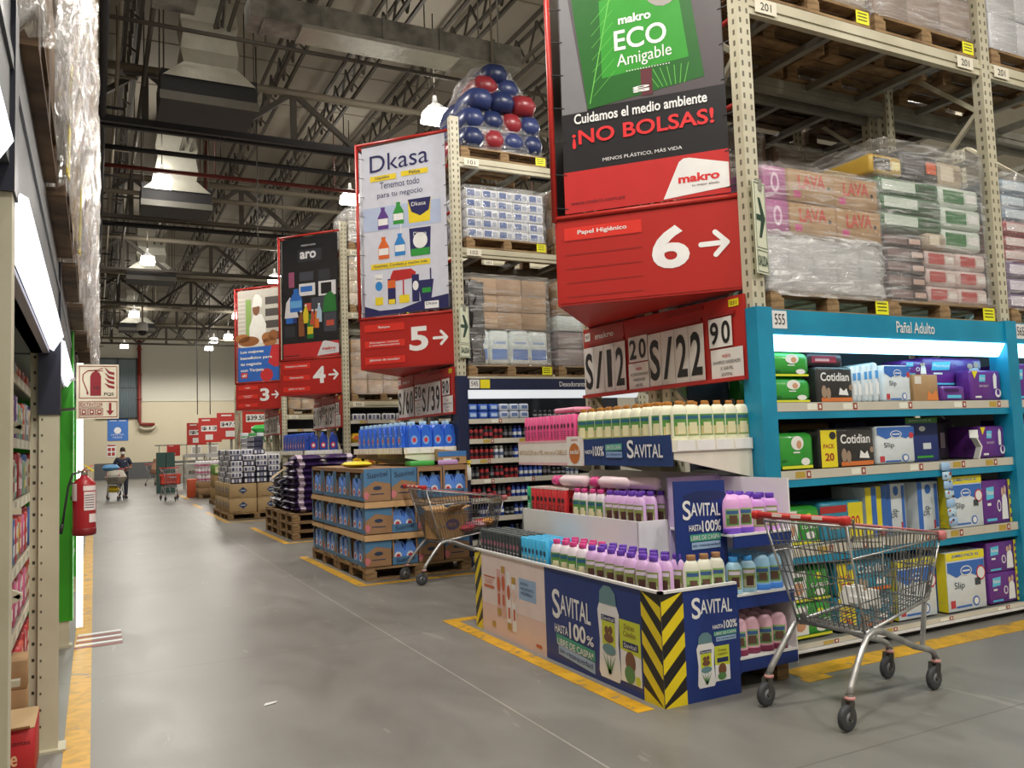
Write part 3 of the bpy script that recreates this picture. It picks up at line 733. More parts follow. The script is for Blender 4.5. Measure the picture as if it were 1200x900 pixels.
# rack 5
PKW = [M('#c9d3e2', 0.4), M('#3c6cb4'), M('#8fa9cf')]
def blue_lbl(b, F, w, h): b.rect(F, w*.12, h*.15, w*.88, h*.45, 1).rect(F, w*.2, h*.6, w*.8, h*.66, 2)
def load_d(r):
    cartons(r, -.55, -.47, 0, 4, 3, 1, .275, .31, .44, PKW, blue_lbl, name='bundle', rr=.03)
    cartons(r, -.50, -.47, .45, 3, 2, 3, .345, .47, .21, KRAFT)
    b = MB(); shell(b, -.58, -.50, .02, -.36, .40, 1.02, .03); b.build('black_film', M('#141416', 0.25, bump=.6), r)
load(4.60, 9.52, 2.262, 1.16, 1.0, 'wrapped brown cartons over white and blue bags above the deodorant shelves', load_d, FILM, top=1.12)
def load_e(r):
    cartons(r, -.55, -.47, 0, 3, 2, 2, .365, .47, .22, M('#7d6f70', .6)); cartons(r, -.55, -.47, .45, 3, 2, 1, .365, .47, .2, PKW[0]); cartons(r, -.55, -.47, .66, 3, 2, 2, .365, .47, .22, KRAFT)
load(5.84, 9.52, 2.262, 1.14, 1.0, 'wrapped brown cartons with a white band, right of the blue bag load', load_e, FILM, top=1.12)
def wl(b, F, w, h):
    b.rect(F, w*.1, h*.2, w*.55, h*.8, 1).rect(F, w*.62, h*.25, w*.9, h*.7, 2)
load(4.60, 9.52, 3.832, 1.12, 1.0, 'wrapped white and blue cartons beside the aisle 5 banner', lambda r: cartons(r, -.54, -.47, 0, 5, 3, 5, .216, .31, .125, [M('#c6c9cf', .5), M('#3a5690'), M('#8d97ab')], wl), FILM, top=.65)
load(5.84, 9.52, 3.832, 1.12, 1.0, 'wrapped brown cartons half hidden by the big green banner', brown(3, 2, 3, h=.7), FILM, top=.72)
def load_dome(r):
    rows = [(0, 4, .55), (.25, 4, .53), (.50, 3, .46), (.75, 2, .30), (.93, 1, .15)]
    mm = [M('#1f2a4f', .35, bump=.4), M('#7d252d', .35, bump=.4), M('#2a3560', .35, bump=.4)]
    for z, n, rad in rows:
        for i in range(n):
            for j in range(2 if n > 2 else 1):
                x = -rad + (i + .5) * 2 * rad / n; y = (-.25 + j * .48) if n > 2 else -.1
                b = MB().lathe([(.02, 0), (rad/n*1.0, .02), (rad/n*1.22, .13), (rad/n*1.0, .25), (.02, .28)], 16, (0, 0, 0), 1, 1.9, pw=.6)
                o = b.build('bundle', mm[(i + j + int(z*10)) % 3], r); o.location = (x, y, z)
load(4.60, 9.52, 4.962, 1.2, 1.0, 'domed wrapped load of dark blue and red bundles', load_dome, None)
b = MB(); shell(b, 4.03, 9.0, 5.08, 5.17, 10.04, 6.28, .03, taper=.55)
o = b.build('stretch_film', FILM); o.parent = [x for x in bpy.data.objects if x.get('label') == 'domed wrapped load of dark blue and red bundles'][0]; o.location = -o.parent.location
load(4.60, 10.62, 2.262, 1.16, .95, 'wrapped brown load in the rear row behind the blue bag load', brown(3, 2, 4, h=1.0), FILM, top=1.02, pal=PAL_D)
# racks 4 and 3
load(4.60, 14.57, 2.262, 1.16, 1.0, 'wrapped brown cartons between the signs of aisles 4 and 5, lowest level', brown(4, 2, 4, h=.95, mat=KRAFT), FILM, top=.97)
load(4.60, 14.57, 3.832, 1.16, 1.0, 'wrapped pale cartons on the middle beam right of the aisle 4 banner', brown(4, 2, 4, h=.85, mat=M('#b2a38d')), FILM, top=.87)
load(4.60, 14.57, 4.962, 1.16, 1.0, 'milky wrapped load on the top beam right of the aisle 4 banner', brown(3, 2, 3, h=.6, mat=M('#a8a49c')), FILM_THICK, top=.62)
load(5.84, 14.57, 2.262, 1.16, 1.0, 'wrapped brown cartons deeper in the rack of aisle 4', brown(4, 2, 4, h=.9, mat=KRAFT), FILM, top=.92)
load(4.60, 19.82, 2.262, 1.16, 1.0, 'wrapped brown cartons between the signs of aisles 3 and 4', brown(4, 2, 4, h=.85, mat=KRAFT), FILM, top=.87)
load(4.60, 19.82, 3.832, 1.16, 1.0, 'wrapped pale cartons on the middle beam of the aisle 3 rack', brown(4, 2, 4, h=.8), FILM, top=.82)
GAIN = 1.15
# ------------------------------------------------------------------ wedge signs over the rack ends
SIGN_RED = M('#a8221d', 0.4, var=0.04, scale=2); SIGN_DK = M('#8f1d18', 0.5)
def sign(Y0, label, number, lines, banner, ztop=5.33):
    ym = Y0 + 1.03; T = (3.0, ym, 2.42); Np = (3.90, Y0 + 0.04, 2.42); Bp = (3.90, Y0 + 2.02, 2.42)
    root = empty('aisle_sign', (3.4, ym, 2.42))
    F = Face(T, V(Np) - V(T)); w = (V(Np) - V(T)).length; G = Face(Bp, V(T) - V(Bp))
    b = MB()
    def tri(z): return [(T[0], T[1], z), (Np[0], Np[1], z), (Bp[0], Bp[1], z)]
    b.add(tri(2.42) + tri(3.04), [(0, 2, 1), (3, 4, 5), (0, 1, 4, 3), (1, 2, 5, 4), (2, 0, 3, 5)])
    for FF in (F, G):
        b.rect(FF, 0.015, 0.015, w - .015, 0.605, 0, .004)
    wb(b, 'lower_box', [SIGN_RED], root)
    b = MB()
    for i in range(5):                       # the five slots with the names of the goods
        y = 0.49 - i * 0.102
        b.rect(F, 0.075, y - .028, 0.63, y - .02, 1, .006)
        if i < len(lines) and lines[i]:
            tx = lines[i]; b.prism(F, [(0.07, y - .02), (0.635, y - .02), (0.635, y + .072), (0.07, y + .072)], .004, 2, .008)
            if isinstance(tx, str): tx = (tx,)
            for q, t in enumerate(tx):
                hh = .040 if len(tx) == 1 else .026; gw = min(.46, .024 * len(t))
                b.text(F, t, .35 - gw/2, y + (.008 if len(tx) == 1 else .031 - q * .034), gw, hh, 0, .011, bold=.02)
    wb(b, 'goods_list', [WHITE, SIGN_DK, M('#cf3026', .4)], root)
    b = MB().text(F, number, 0.70, 0.19, 0.26, 0.30, 0, .007, bold=.03); wb(b, 'number', M('#ececec', .4), root)
    b = MB().arrow(F, 1.02, 0.235, 0.21, 0.19, 0, .007); wb(b, 'arrow', M('#ececec', .4), root)
    b = MB()
    for P_ in (T, Np, Bp): b.tube([(P_[0], P_[1], 3.04), (P_[0], P_[1], ztop)], .022, 6)
    for p, q in ((T, Np), (T, Bp)):
        for z in (ztop - .02, 3.06): b.tube([(p[0], p[1], z), (q[0], q[1], z)], .02, 6)
    for z in (3.7, 4.3, 4.9): b.tube([(Np[0], Np[1], z), (Bp[0], Bp[1], z)], .018, 6)
    wb(b, 'frame', M('#a9241c', .4), root)
    b = MB()
    for i in range(9):
        z = .72 + i * .25
        for x, dx in ((.02, .09), (w - .03, -.08)): b.bar(F.p(x, z, .012), F.p(x + dx, z - .02, .012), .006, .006)
    wb(b, 'ties', BLACK, root)
    b = MB().prism(F, [(.085, .665), (1.255, .69), (1.255, 2.86), (.085, 2.84)], .006, 0, .01)
    b.prism(G, [(w - 1.255, .69), (w - .085, .665), (w - .085, 2.84), (w - 1.255, 2.86)], .006, 0, .01)
    mats = banner(b, F); o = wb(b, 'banner', mats, root)
    return tag(root, label, 'sign', 'aisle signs')
def makro_logo(b, F, x, y, w, h, mw, mr, sub=True):
    b.poly(F, [(x, y), (x + w*.26, y + h*.92), (x + w*.33, y + h), (x + w*.42, y + h), (x + w, y + h*.74), (x + w, y + h*.12)], mw, .014)
    b.text(F, 'makro', x + w*.24, y + h*.36, w*.62, h*.22, mr, .016, bold=.035)
    if sub: b.text(F, 'tu mejor aliado.', x + w*.44, y + h*.22, w*.42, h*.08, mr + 1, .016)
def banner6(b, F):
    # 0 black, 1 red, 2 green, 3 white, 4 grey bag side, 5 dark green, 6 logo red, 7 dark grey, 8 skin grey, 9 bright green
    b.rect(F, .085, .665, 1.255, .97, 1, .012)
    b.rect(F, .09, 1.42, 1.25, 2.84, 10, .0115)
    b.poly(F, [(.09, 1.40), (.28, 1.40), (.16, 2.30), (.10, 2.30)], 4, .012)
    b.poly(F, [(.285, 1.41), (1.12, 1.50), (1.02, 2.35), (.90, 2.62), (.30, 2.62), (.19, 2.28)], 5, .013)
    b.poly(F, [(.40, 1.62), (1.02, 1.66), (.96, 2.2), (.40, 2.2)], 2, .0135)
    for i in range(7):
        y = 1.5 + i * .09
        b.add([F.p(.33, y, .014), F.p(.335, y, .014), F.p(.50, y + .16, .014), F.p(.495, y + .16, .014)], [(0, 1, 2, 3)], 9)
        b.add([F.p(.80 + i*.03, 1.48, .014), F.p(.805 + i*.03, 1.48, .014), F.p(.72 + i*.05, 1.62, .014), F.p(.715 + i*.05, 1.62, .014)], [(0, 1, 2, 3)], 9)
    b.add([F.p(.30, 1.45, .0142), F.p(.308, 1.45, .0142), F.p(.48, 2.2, .0142), F.p(.472, 2.2, .0142)], [(0, 1, 2, 3)], 9)
    b.oval(F, .86, 2.30, .16, .24, 8, .015); b.oval(F, .9, 2.5, .2, .2, 8, .0152)
    b.text(F, 'makro', .536, 1.99, .235, .065, 3, .016, bold=.03).text(F, 'ECO', .50, 1.80, .375, .15, 3, .016, bold=.015)
    b.text(F, 'Amigable', .515, 1.655, .39, .115, 3, .016, tilt=.015)
    for i in range(16): b.rect(F, .58 + i * .02, 1.635, .588 + i * .02, 1.643, 3, .016)
    b.rect(F, .68, 1.44, .76, 1.63, 7, .0145).text(F, 'aro', .74, 1.47, .12, .045, 3, .017, bold=.03, turn=90)
    b.text(F, 'Cuidamos el medio ambiente', .18, 1.315, .95, .075, 3, .016, bold=.02)
    b.text(F, '¡NO BOLSAS!', .16, 1.135, 1.01, .135, 6, .016, bold=.02)
    b.text(F, 'MENOS PLÁSTICO, MÁS VIDA', .38, 1.01, .565, .034, 3, .016)
    b.text(F, 'www.makro.com.pe', .13, .715, .40, .036, 7, .016)
    makro_logo(b, F, .80, .675, .45, .27, 3, 6)
    return [M('#1b1b20', .35), M('#b52a2b', .35), M('#2f8a2c', .35), M('#dadada', .4), M('#6e6e72', .4), M('#1f5a22', .35), M('#cc2b30', .4), M('#55202a', .4), M('#8e8a86', .5), M('#5fae4a', .4), M('#4a4448', .4)]
def btl(b, F, x, y, w, h, m, mc, ml, l=.013):
    b.poly(F, [(x, y), (x + w, y), (x + w, y + h*.55), (x + w*.68, y + h*.85), (x + w*.68, y + h*.9), (x + w*.32, y + h*.9), (x + w*.32, y + h*.85), (x, y + h*.55)], m, l)
    b.rect(F, x + w*.3, y + h*.9, x + w*.7, y + h, mc, l).rect(F, x + w*.04, y + h*.18, x + w*.96, y + h*.48, ml, l + .001)
def banner5(b, F):
    # 0 white,1 navy,2 yellow,3 violet,4 green,5 orange,6 blue,7 pale blue,8 red,9 white
    b.text(F, 'Dkasa', .20, 2.50, .83, .22, 1, .013, tilt=0.03)
    b.rect(F, .20, 2.385, .575, 2.455, 2, .013).rect(F, .645, 2.40, 1.02, 2.465, 2, .013)
    b.text(F, 'Líquidos', .28, 2.40, .20, .045, 1, .015, bold=.01).text(F, 'Paños', .76, 2.415, .15, .042, 1, .015, bold=.01)
    b.text(F, 'Tenemos todo', .34, 2.28, .56, .085, 1, .013).text(F, 'para tu negocio', .30, 2.145, .64, .085, 1, .013)
    b.rect(F, .09, 1.75, 1.18, 2.05, 7, .0122).rect(F, .62, 1.35, .63, 2.1, 9, .0125)
    for x, y, m in ((.30, 1.76, 3), (.52, 1.80, 4), (.30, 1.38, 5), (.53, 1.40, 6)): btl(b, F, x, y, .15, .28, m, m, 9)
    b.poly(F, [(.74, 1.79), (1.03, 1.79), (1.05, 2.09), (.73, 2.09)], 2, .013).poly(F, [(.73, 2.09), (1.05, 2.09), (1.02, 1.93), (.9, 1.87), (.78, 1.93)], 1, .014).text(F, 'Dkasa', .78, 2.0, .2, .05, 9, .016)
    b.poly(F, [(.755, 1.37), (1.02, 1.37), (1.04, 1.72), (.74, 1.72)], 1, .013).oval(F, .89, 1.56, .1, .1, 9, .014).rect(F, .76, 1.37, 1.015, 1.46, 4, .014).text(F, 'Dkasa', .80, 1.62, .18, .05, 9, .016)
    b.rect(F, .19, 1.255, 1.02, 1.325, 2, .013).text(F, 'Guantes, Combos y mucho más', .23, 1.268, .75, .045, 1, .015, bold=.01)
    b.rect(F, .24, .80, .35, 1.19, 0, .013).rect(F, .24, .80, .35, .90, 2, .0135).oval(F, .295, 1.04, .05, .06, 6, .014).rect(F, .24, 1.1, .35, 1.19, 9, .014).text(F, 'Dkasa', .25, 1.12, .09, .03, 1, .016)
    b.rect(F, .42, .80, .53, 1.12, 1, .013).rect(F, .42, 1.0, .53, 1.1, 5, .014).rect(F, .43, .8, .52, .86, 2, .014)
    b.poly(F, [(.46, 1.14), (.50, 1.22), (.75, 1.22), (.82, 1.17), (.80, 1.10), (.46, 1.08)], 8, .0132).rect(F, .63, .84, .65, 1.1, 8, .013).rect(F, .58, .80, .72, .9, 2, .0138)
    b.rect(F, .76, .80, .86, 1.14, 1, .0138).oval(F, .81, 1.0, .04, .06, 9, .0145)
    b.poly(F, [(.88, .80), (1.02, .80), (1.06, 1.06), (.84, 1.06)], 1, .014).rect(F, .90, .9, 1.02, .96, 4, .015).rect(F, 1.01, 1.05, 1.03, 1.2, 1, .014)
    b.poly(F, [(.085, .665), (1.255, .69), (1.255, .86), (.95, .82), (.6, .73), (.3, .73), (.085, .80)], 1, .013)
    b.rect(F, .93, .70, 1.12, .79, 9, .0145).text(F, 'Dkasa', .95, .745, .15, .035, 1, .016)
    return [M('#c9ccda', .4), M('#232457', .4), M('#e0c82a', .45), M('#5a3a86', .4), M('#2f8f3c', .4), M('#d0632a', .4), M('#2f7fc4', .4), M('#aebbd8', .4), M('#b02a2a', .4), M('#e4e4e8', .4)]
def banner4(b, F):
    b.rect(F, .085, .665, 1.255, .93, 1, .012)
    b.text(F, 'PRESENTAMOS', .50, 2.68, .30, .03, 3, .014)
    b.poly(F, [(.42, 2.40), (.92, 2.40), (.92, 2.62), (.42, 2.62)], 7, .012).text(F, 'aro', .47, 2.45, .34, .13, 3, .014, bold=.03)
    rnd = random.Random(4)
    # rows of household goods, back to front
    for x, y, w, h, m in ((.45, 2.05, .30, .16, 8), (.85, 2.02, .24, .2, 7), (.22, 1.95, .12, .28, 9), (.44, 1.78, .34, .22, 3), (.47, 1.85, .25, .1, 4), (.85, 1.75, .36, .26, 3), (.90, 1.78, .22, .2, 0),
                          (.55, 1.5, .14, .14, 6), (.7, 1.45, .3, .28, 8), (.15, 1.30, .16, .22, 4), (.28, 1.3, .1, .2, 2), (.95, 1.10, .26, .34, 8), (1.0, 1.2, .16, .1, 6), (.12, 1.05, .22, .2, 7)):
        b.rect(F, x, y, x + w, y + h, m, .0125 + y * .0002)
    b.poly(F, [(.12, 1.4), (.42, 1.4), (.34, 1.7), (.24, 1.78), (.16, 1.68)], 3, .0132)
    b.poly(F, [(.92, 1.45), (1.22, 1.45), (1.2, 1.72), (1.1, 1.82), (.98, 1.75)], 10, .0132)
    btl(b, F, .24, 1.5, .26, .42, 4, 4, 11, .0135)
    for x, m in ((.42, 12), (.52, 13), (.66, 6), (.74, 14), (.80, 15)): btl(b, F, x, 1.18 + .1 * (m % 2), .11, .34, m, 3, m, .014)
    btl(b, F, .60, 1.0, .13, .44, 10, 10, 13, .0145); btl(b, F, .42, 1.05, .12, .3, 12, 0, 12, .0145)
    b.rect(F, .11, .70, .42, .72, 5, .014)
    makro_logo(b, F, .80, .68, .45, .26, 3, 1)
    return [M('#17181c', .35), M('#b0282a', .4), M('#23306a', .4), M('#c9c9cc', .4), M('#2b63b0', .4), M('#5a1d1d', .4), M('#b04a3a', .4), M('#2a2c33', .4), M('#3a3d46', .4), M('#8a4a66', .4), M('#24692f', .4), M('#5f9ccf', .4), M('#7a4a2a', .4), M('#c9b52a', .4), M('#c9682a', .4), M('#9fb7c9', .4)]
def banner3(b, F):
    # white bakery wall and shelves
    b.rect(F, .09, 1.5, 1.25, 2.84, 3, .0115)
    for i in range(11): b.rect(F, .10, 1.62 + i * .1, .30, 1.65 + i * .1, 5, .012)
    b.rect(F, .32, 1.6, .48, 2.62, 6, .012)
    for i in range(4): b.rect(F, .88, 1.62 + i * .28, 1.25, 1.80 + i * .28, 7, .012)
    # baker in white: trousers-up jacket, face, tall hat
    b.poly(F, [(.42, 1.5), (.88, 1.5), (.9, 2.0), (.78, 2.25), (.55, 2.25), (.42, 1.95)], 2, .013)
    b.oval(F, .62, 2.38, .10, .16, 8, .0135).poly(F, [(.50, 2.42), (.55, 2.66), (.62, 2.74), (.72, 2.70), (.8, 2.6), (.78, 2.4), (.70, 2.44)], 2, .014)
    for x, y, rx, ry, m in ((.22, 1.70, .22, .10, 4), (.40, 1.62, .30, .12, 9), (.9, 1.68, .13, .12, 4), (1.1, 1.72, .14, .13, 9), (1.0, 1.58, .2, .1, 4)): b.oval(F, x, y, rx, ry, m, .0145)
    b.oval(F, .5, 1.52, .4, .06, 5, .014)
    b.rect(F, .085, .665, 1.255, 1.48, 1, .015)
    for i, t in enumerate(('Los mejores', 'beneficios para', 'tu negocio', 'con Tarjeta')): b.text(F, t, .16, 1.32 - i * .145, .06 * len(t), .085, 2, .017, bold=.03)
    b.rect(F, .17, .75, .36, .88, 0, .017).text(F, 'oh!', .20, .775, .13, .08, 2, .019, bold=.03)
    b.poly(F, [(1.05, 1.48), (1.255, 1.48), (1.255, .98), (1.12, .98), (.95, 1.08)], 0, .016).oval(F, .9, .80, .18, .15, 0, .0165)
    return [M('#c03034', .45), M('#2f62b4', .45), M('#e0ded8', .45), M('#b9b4aa', .5), M('#a0683a', .6), M('#cfc9bd', .5), M('#86a35a', .5), M('#4a4440', .5), M('#7a5038', .6), M('#8a552c', .6)]
sign(4.08, 'big red hanging sign of aisle 6 with the green bag banner', '6', ['Papel Higiénico'], banner6)
sign(9.05, 'red hanging sign of aisle 5 with the tall white cleaning goods banner', '5', ['Shampoo', '', ('Enjuagues, cremas', 'y acondicionadores'), '', 'Jabones de tocador'], banner5)
sign(14.08, 'red hanging sign of aisle 4 with the black household goods banner', '4', ['Detergentes y suavizantes', '', 'Quitamanchas', '', 'Jabón en barra'], banner4)
sign(19.33, 'red hanging sign of aisle 3 with the baker and blue card banner', '3', ['Lejías', '', ('Limpiadores', 'de pisos'), '', 'Ceras'], banner3)
# ------------------------------------------------------------------ red price boards under the signs
CARD = M('#d6d4d0', .5); INK = M('#1c1c1e', .5)
def price_board(Y0, label, a, ac, b_, bc, code, logo=True):
    root = empty('price_board', (3.84, Y0 + 1.03, 1.82)); L_ = 2.0
    F = Face((3.832, Y0 + 2.06, 1.81), (0, -1, 0))
    b = MB().prism(F, [(0, .0), (L_, .0), (L_, .57), (0, .60)], .022)
    b.box((3.80, Y0 + .06, 1.81), (3.832, Y0 + 2.06, 1.835))
    for x0, x1, y in ((.08, .62, .44), (.70, 1.58, .445), (1.64, 1.92, .45), (1.2, 1.6, .53)): b.prism(F, [(x0, y), (x1, y), (x1, y + .025), (x0, y + .025)], .012, 1, .012)
    wb(b, 'back_board', [M('#a5241e', .42, var=.05), M('#8d1d18', .45)], root)
    if logo:
        b = MB().prism(F, [(.06, .46), (.62, .46), (.62, .585), (.06, .585)], .004, 0, .006).text(F, 'makro', .20, .49, .28, .05, 1, .009, bold=.03).rect(F, .03, .49, .12, .56, 1, .008).text(F, '907', .045, .51, .06, .03, 2, .010)
        wb(b, 'name_plate', [M('#9d3b33', .45), CARD, INK, M('#d9c51e')], root)
        b = MB().rect(F, 1.86, .50, 1.96, .55, 0, .004).text(F, code, 1.88, .512, .06, .026, 1, .006)
        wb(b, 'code_label', [M('#d9c51e'), INK], root)
    def card(x0, y0, x1, y1, t=None, tw=None, small=False, lines=None):
        q = MB().prism(F, [(x0, y0), (x1, y0), (x1, y1), (x0, y1)], .003, 0, .014)
        if t:
            n = len(t); step = (x1 - x0) / n
            for i, ch in enumerate(t):
                if ch == '1': q.text(F, ch, x0 + step*i + step*.3, y0 + (y1-y0)*.1, step*.42, (y1-y0)*.78, 1, .017, bold=.02)
                else: q.text(F, ch, x0 + step*i + step*.13, y0 + (y1-y0)*.1, step*.74, (y1-y0)*.78, 1, .017, bold=.02)
            if n > 1 and not small:
                for i in range(1, n): q.rect(F, x0 + step*i - .002, y0, x0 + step*i + .002, y1, 2, .0165)
        if lines:
            yy = y1 - .04
            for i, (t2, m2) in enumerate(lines):
                ww = min((x1 - x0) * .85, .016 * len(t2)); q.text(F, t2, (x0 + x1)/2 - ww/2, yy - .02, ww, .022 if i else .03, m2, .017); yy -= .042
        wb(q, 'price_card', [CARD, INK, M('#8a8884'), M('#b3332c')], root)
    card(.02, .03, .64, .43, 'S/' + a); card(.69, .24, .94, .44, ac, small=True)
    card(.68, .01, .96, .23, None, lines=[('makro', 3), ('ACONDICIONADOR', 1), ('VARIEDADES', 1), ('530 ML', 1)])
    card(.95, .03, 1.60, .43, 'S/' + b_); card(1.66, .24, 1.89, .44, bc, small=True)
    card(1.67, .02, 1.985, .225, None, lines=[('makro', 3), ('SHAMPOO VARIEDADES', 1), ('X 530 ML', 1), ('SAVITAL', 1)])
    return tag(root, label, 'price board', 'price boards')
price_board(4.05, 'red price board reading 12.20 and 22.90 over the shampoo shelf', '12', '20', '22', '90', '031')
price_board(9.0, 'red price board reading 60 and 39 over the blue detergent bottles', '60', '50', '39', '90', '032')
price_board(14.05, 'red price board with two white prices under the aisle 4 sign', '19', '90', '37', '50', '033')
price_board(19.3, 'red price board with white prices under the aisle 3 sign', '25', '50', '31', '90', '034')
# far red price signs
def far_sign(x, y, z, w, h, label, t=None, big=False):
    F = Face((x, y, z), (1, -.12, 0)); b = MB().prism(F, [(0, 0), (w, 0), (w, h), (0, h)], .04)
    b.rect(F, w*.15, h*.88, w*.5, h*.93, 1)
    if t: b.rect(F, w*.12, h*.45, w*.85, h*.68, 1).text(F, t, w*.15, h*.49, w*.66, h*.15, 2, .005, bold=.02)
    b.rect(F, w*.3, h*.1, w*.62, h*.32, 1)
    b.box((x + w/2 - .04, y + .02, 0.002), (x + w/2 + .04, y + .08, z + .02), 3)
    return tag(b.build('price_sign', [M('#b02a24', .45), CARD, INK, GREY_STEEL]), label, 'price sign', 'far red price signs')
far_sign(3.75, 24.3, 1.85, .78, .95, 'red price sign reading 39.50, nearest of the far red signs', '$39.50')
far_sign(3.9, 31.0, 1.9, 1.0, .95, 'far red price sign with 47.90, left of the blue poster', '$47.90')
far_sign(3.6, 34.0, 1.85, .85, .95, 'far red price sign reading 12, second from the left', '$12')
far_sign(3.55, 38.0, 1.8, .8, .95, 'far red price sign, leftmost and smallest of the row', '$9')
F = Face((4.7, 30.0, 1.75), (1, -.1, 0)); b = MB().prism(F, [(0, 0), (.9, 0), (.9, 1.0), (0, 1.0)], .03).poly(F, [(.3, 1.0), (.9, 1.0), (.9, .3)], 1).oval(F, .62, .72, .2, .2, 2).box((5.1, 30.0, .002), (5.15, 30.05, 1.8), 3)
tag(b.build('poster', [M('#2f5f9f'), CARD, M('#b02a2a'), GREY_STEEL]), 'far blue and white poster with a red disc', 'poster')
far_sign(2.9, 40.0, 1.35, .55, .5, 'small plain red sign beyond the green crates')
far_sign(4.3, 29.0, 1.35, .45, .75, 'plain red sign hanging low under the far price signs')
# photoluminescent exit signs
def exit_sign(x, y, z, label, w=.16, h=.62, rz=0):
    root = empty('exit_sign', (x, y, z)); F = Face((0, 0, 0), (1, .35, 0)); 
    b = MB().prism(F, [(0, 0), (w, 0), (w, h), (0, h)], .006)
    for x0, y0, x1, y1 in ((.008, .17, w - .008, h - .01), (.008, .01, w - .008, .155)):
        for e in ((x0, y0, x1, y0 + .005), (x0, y1 - .005, x1, y1), (x0, y0, x0 + .004, y1), (x1 - .004, y0, x1, y1)): b.rect(F, *e, 1)
    for q in (.44, .30): pass
    b.poly(F, [(w*.12, .355), (w*.5, .355), (w*.30, .24), (w*.5, .24), (w*.88, .375), (w*.5, .51), (w*.30, .51), (w*.5, .395), (w*.12, .395)], 1)
    b.text(F, 'SALIDA', w*.1, .05, w*.8, .07, 1, .004, bold=.02)
    b.build('plate', [M('#cfd3bd', .5), M('#1f3d2e', .5)], root)
    b = MB().box((w*.3, .02, h*.9), (w*.6, .05, h + .02)); b.build('bracket', GREY_STEEL, root)
    return tag(root, label, 'exit sign', 'exit signs')
exit_sign(3.86, 3.99, 2.50, 'SALIDA arrow sign on the rack post beside the big aisle 6 sign')
exit_sign(3.88, 8.945, 2.48, 'SALIDA arrow sign on the rack post beside the aisle 5 sign')
GAIN = 1.35
# ------------------------------------------------------------------ bottles, boxes and jugs
def patch(b, prof_r, sx, sy, z0, z1, a0, a1, m, pw=1.0, n=6, off=0.0012):
    """label wrapped on the -y side of an oval bottle"""
    vs = []; fs = []
    def se(x): return math.copysign(abs(x) ** pw, x)
    for z in (z0, z1):
        for i in range(n + 1):
            t = a0 + (a1 - a0) * i / n; r = prof_r(z) ; vs.append((r * se(cos(t)) * sx * 1.0 + off * cos(t), r * se(sin(t)) * sy + off * sin(t) * 1.5, z))
    for i in range(n): fs.append((i, i+1, i+n+2, i+n+1))
    return b.add(vs, fs, m)
def bottle(name, body, cap, label, h=.255, w=.099, d=.055, capshape='flip', cw=.255, ch=.028):
    def f():
        r = empty(name); hb = h - ch
        prof = [(.42, 0), (.5, .007), (.5, hb*.35), (.495, hb*.70), (.475, hb*.82), (.40, hb*.92), (.27, hb*.985), (.20, hb)]
        if capshape == 'dome': prof = [(.42, .0), (.5, .03), (.5, h*.55), (.49, h*.74), (.44, h*.88), (.30, h*.97), (.08, h)]
        MB().lathe([(q, z) for q, z in prof], 14, sx=w, sy=d).build('body', body, r)
        if capshape == 'flip':
            MB().lathe([(cw*.92, hb - .002), (cw, hb + .004), (cw*1.02, h - .004), (cw*.92, h)], 12, sx=w, sy=d*1.25, pw=.7).build('cap', cap, r)
        else:
            MB().lathe([(.43, 0), (.515, .002), (.515, .032), (.50, .034)], 14, sx=w, sy=d).build('cap', cap, r)
        b = MB(); rr = lambda z: .5
        z0, z1 = (h*.13, h*.66) if capshape == 'flip' else (h*.22, h*.66)
        patch(b, rr, w, d, z0, z1, -pi*.76, -pi*.24, 0)
        patch(b, rr, w, d, z0 + .006, z0 + (z1 - z0)*.45, -pi*.72, -pi*.28, 3, off=.0018)
        patch(b, rr, w, d, z0 + .012, z0 + (z1 - z0)*.62, -pi*.62, -pi*.34, 1, off=.0024)
        patch(b, rr, w, d, z1 - .030, z1 - .010, -pi*.72, -pi*.28, 2, off=.002)
        b.build('label', label, r)
        return r
    return f
L_GREEN = [M('#4f8540', .4), M('#c9c4a0', .4), M('#2a5a78', .4), M('#b9ab7c', .4)]
L_DARK = [M('#7d8a4a', .4), M('#4a3028', .4), M('#c9c0d0', .4), M('#a8a888', .4)]
L_PALE = [M('#86a868', .4), M('#5a4034', .4), M('#3a5a8a', .4), M('#4f7a4a', .4)]
PB_LILAC = Proto(bottle('shampoo_bottle', M('#cba8d8', .35, var=.03), M('#5f3aa2', .4), L_DARK))
PB_PINKW = Proto(bottle('shampoo_bottle', M('#dccbd4', .35, var=.03), M('#c2417f', .4), L_GREEN))
PB_CREAM = Proto(bottle('shampoo_bottle', M('#ddd6bd', .35, var=.03), M('#a06a2c', .4), L_GREEN, h=.255, w=.112, d=.058, cw=.20, ch=.024))
PB_BROWN = Proto(bottle('shampoo_bottle', M('#ddd3c4', .35, var=.03), M('#8f6a48', .4), L_PALE))
PD_LILAC = Proto(bottle('conditioner_bottle', M('#d59fd6', .35, var=.03), M('#6a45b4', .4), L_PALE, h=.22, w=.105, capshape='dome'))
PD_PURP = Proto(bottle('shampoo_bottle', M('#c490d2', .35, var=.03), M('#5a34a0', .4), L_DARK, h=.22, w=.10))
PD_BLUE = Proto(bottle('conditioner_bottle', M('#8fb9e6', .35, var=.03), M('#3f7fd0', .4), L_PALE, h=.205, w=.105, capshape='dome'))
PD_BLUEC = Proto(bottle('shampoo_bottle', M('#9ac0e8', .35, var=.03), M('#3b8fd8', .4), L_DARK, h=.21, w=.10))
PD_ROSE = Proto(bottle('conditioner_bottle', M('#dca9b8', .35, var=.03), M('#7a2a4a', .4), L_PALE, h=.21, w=.108, capshape='dome'))
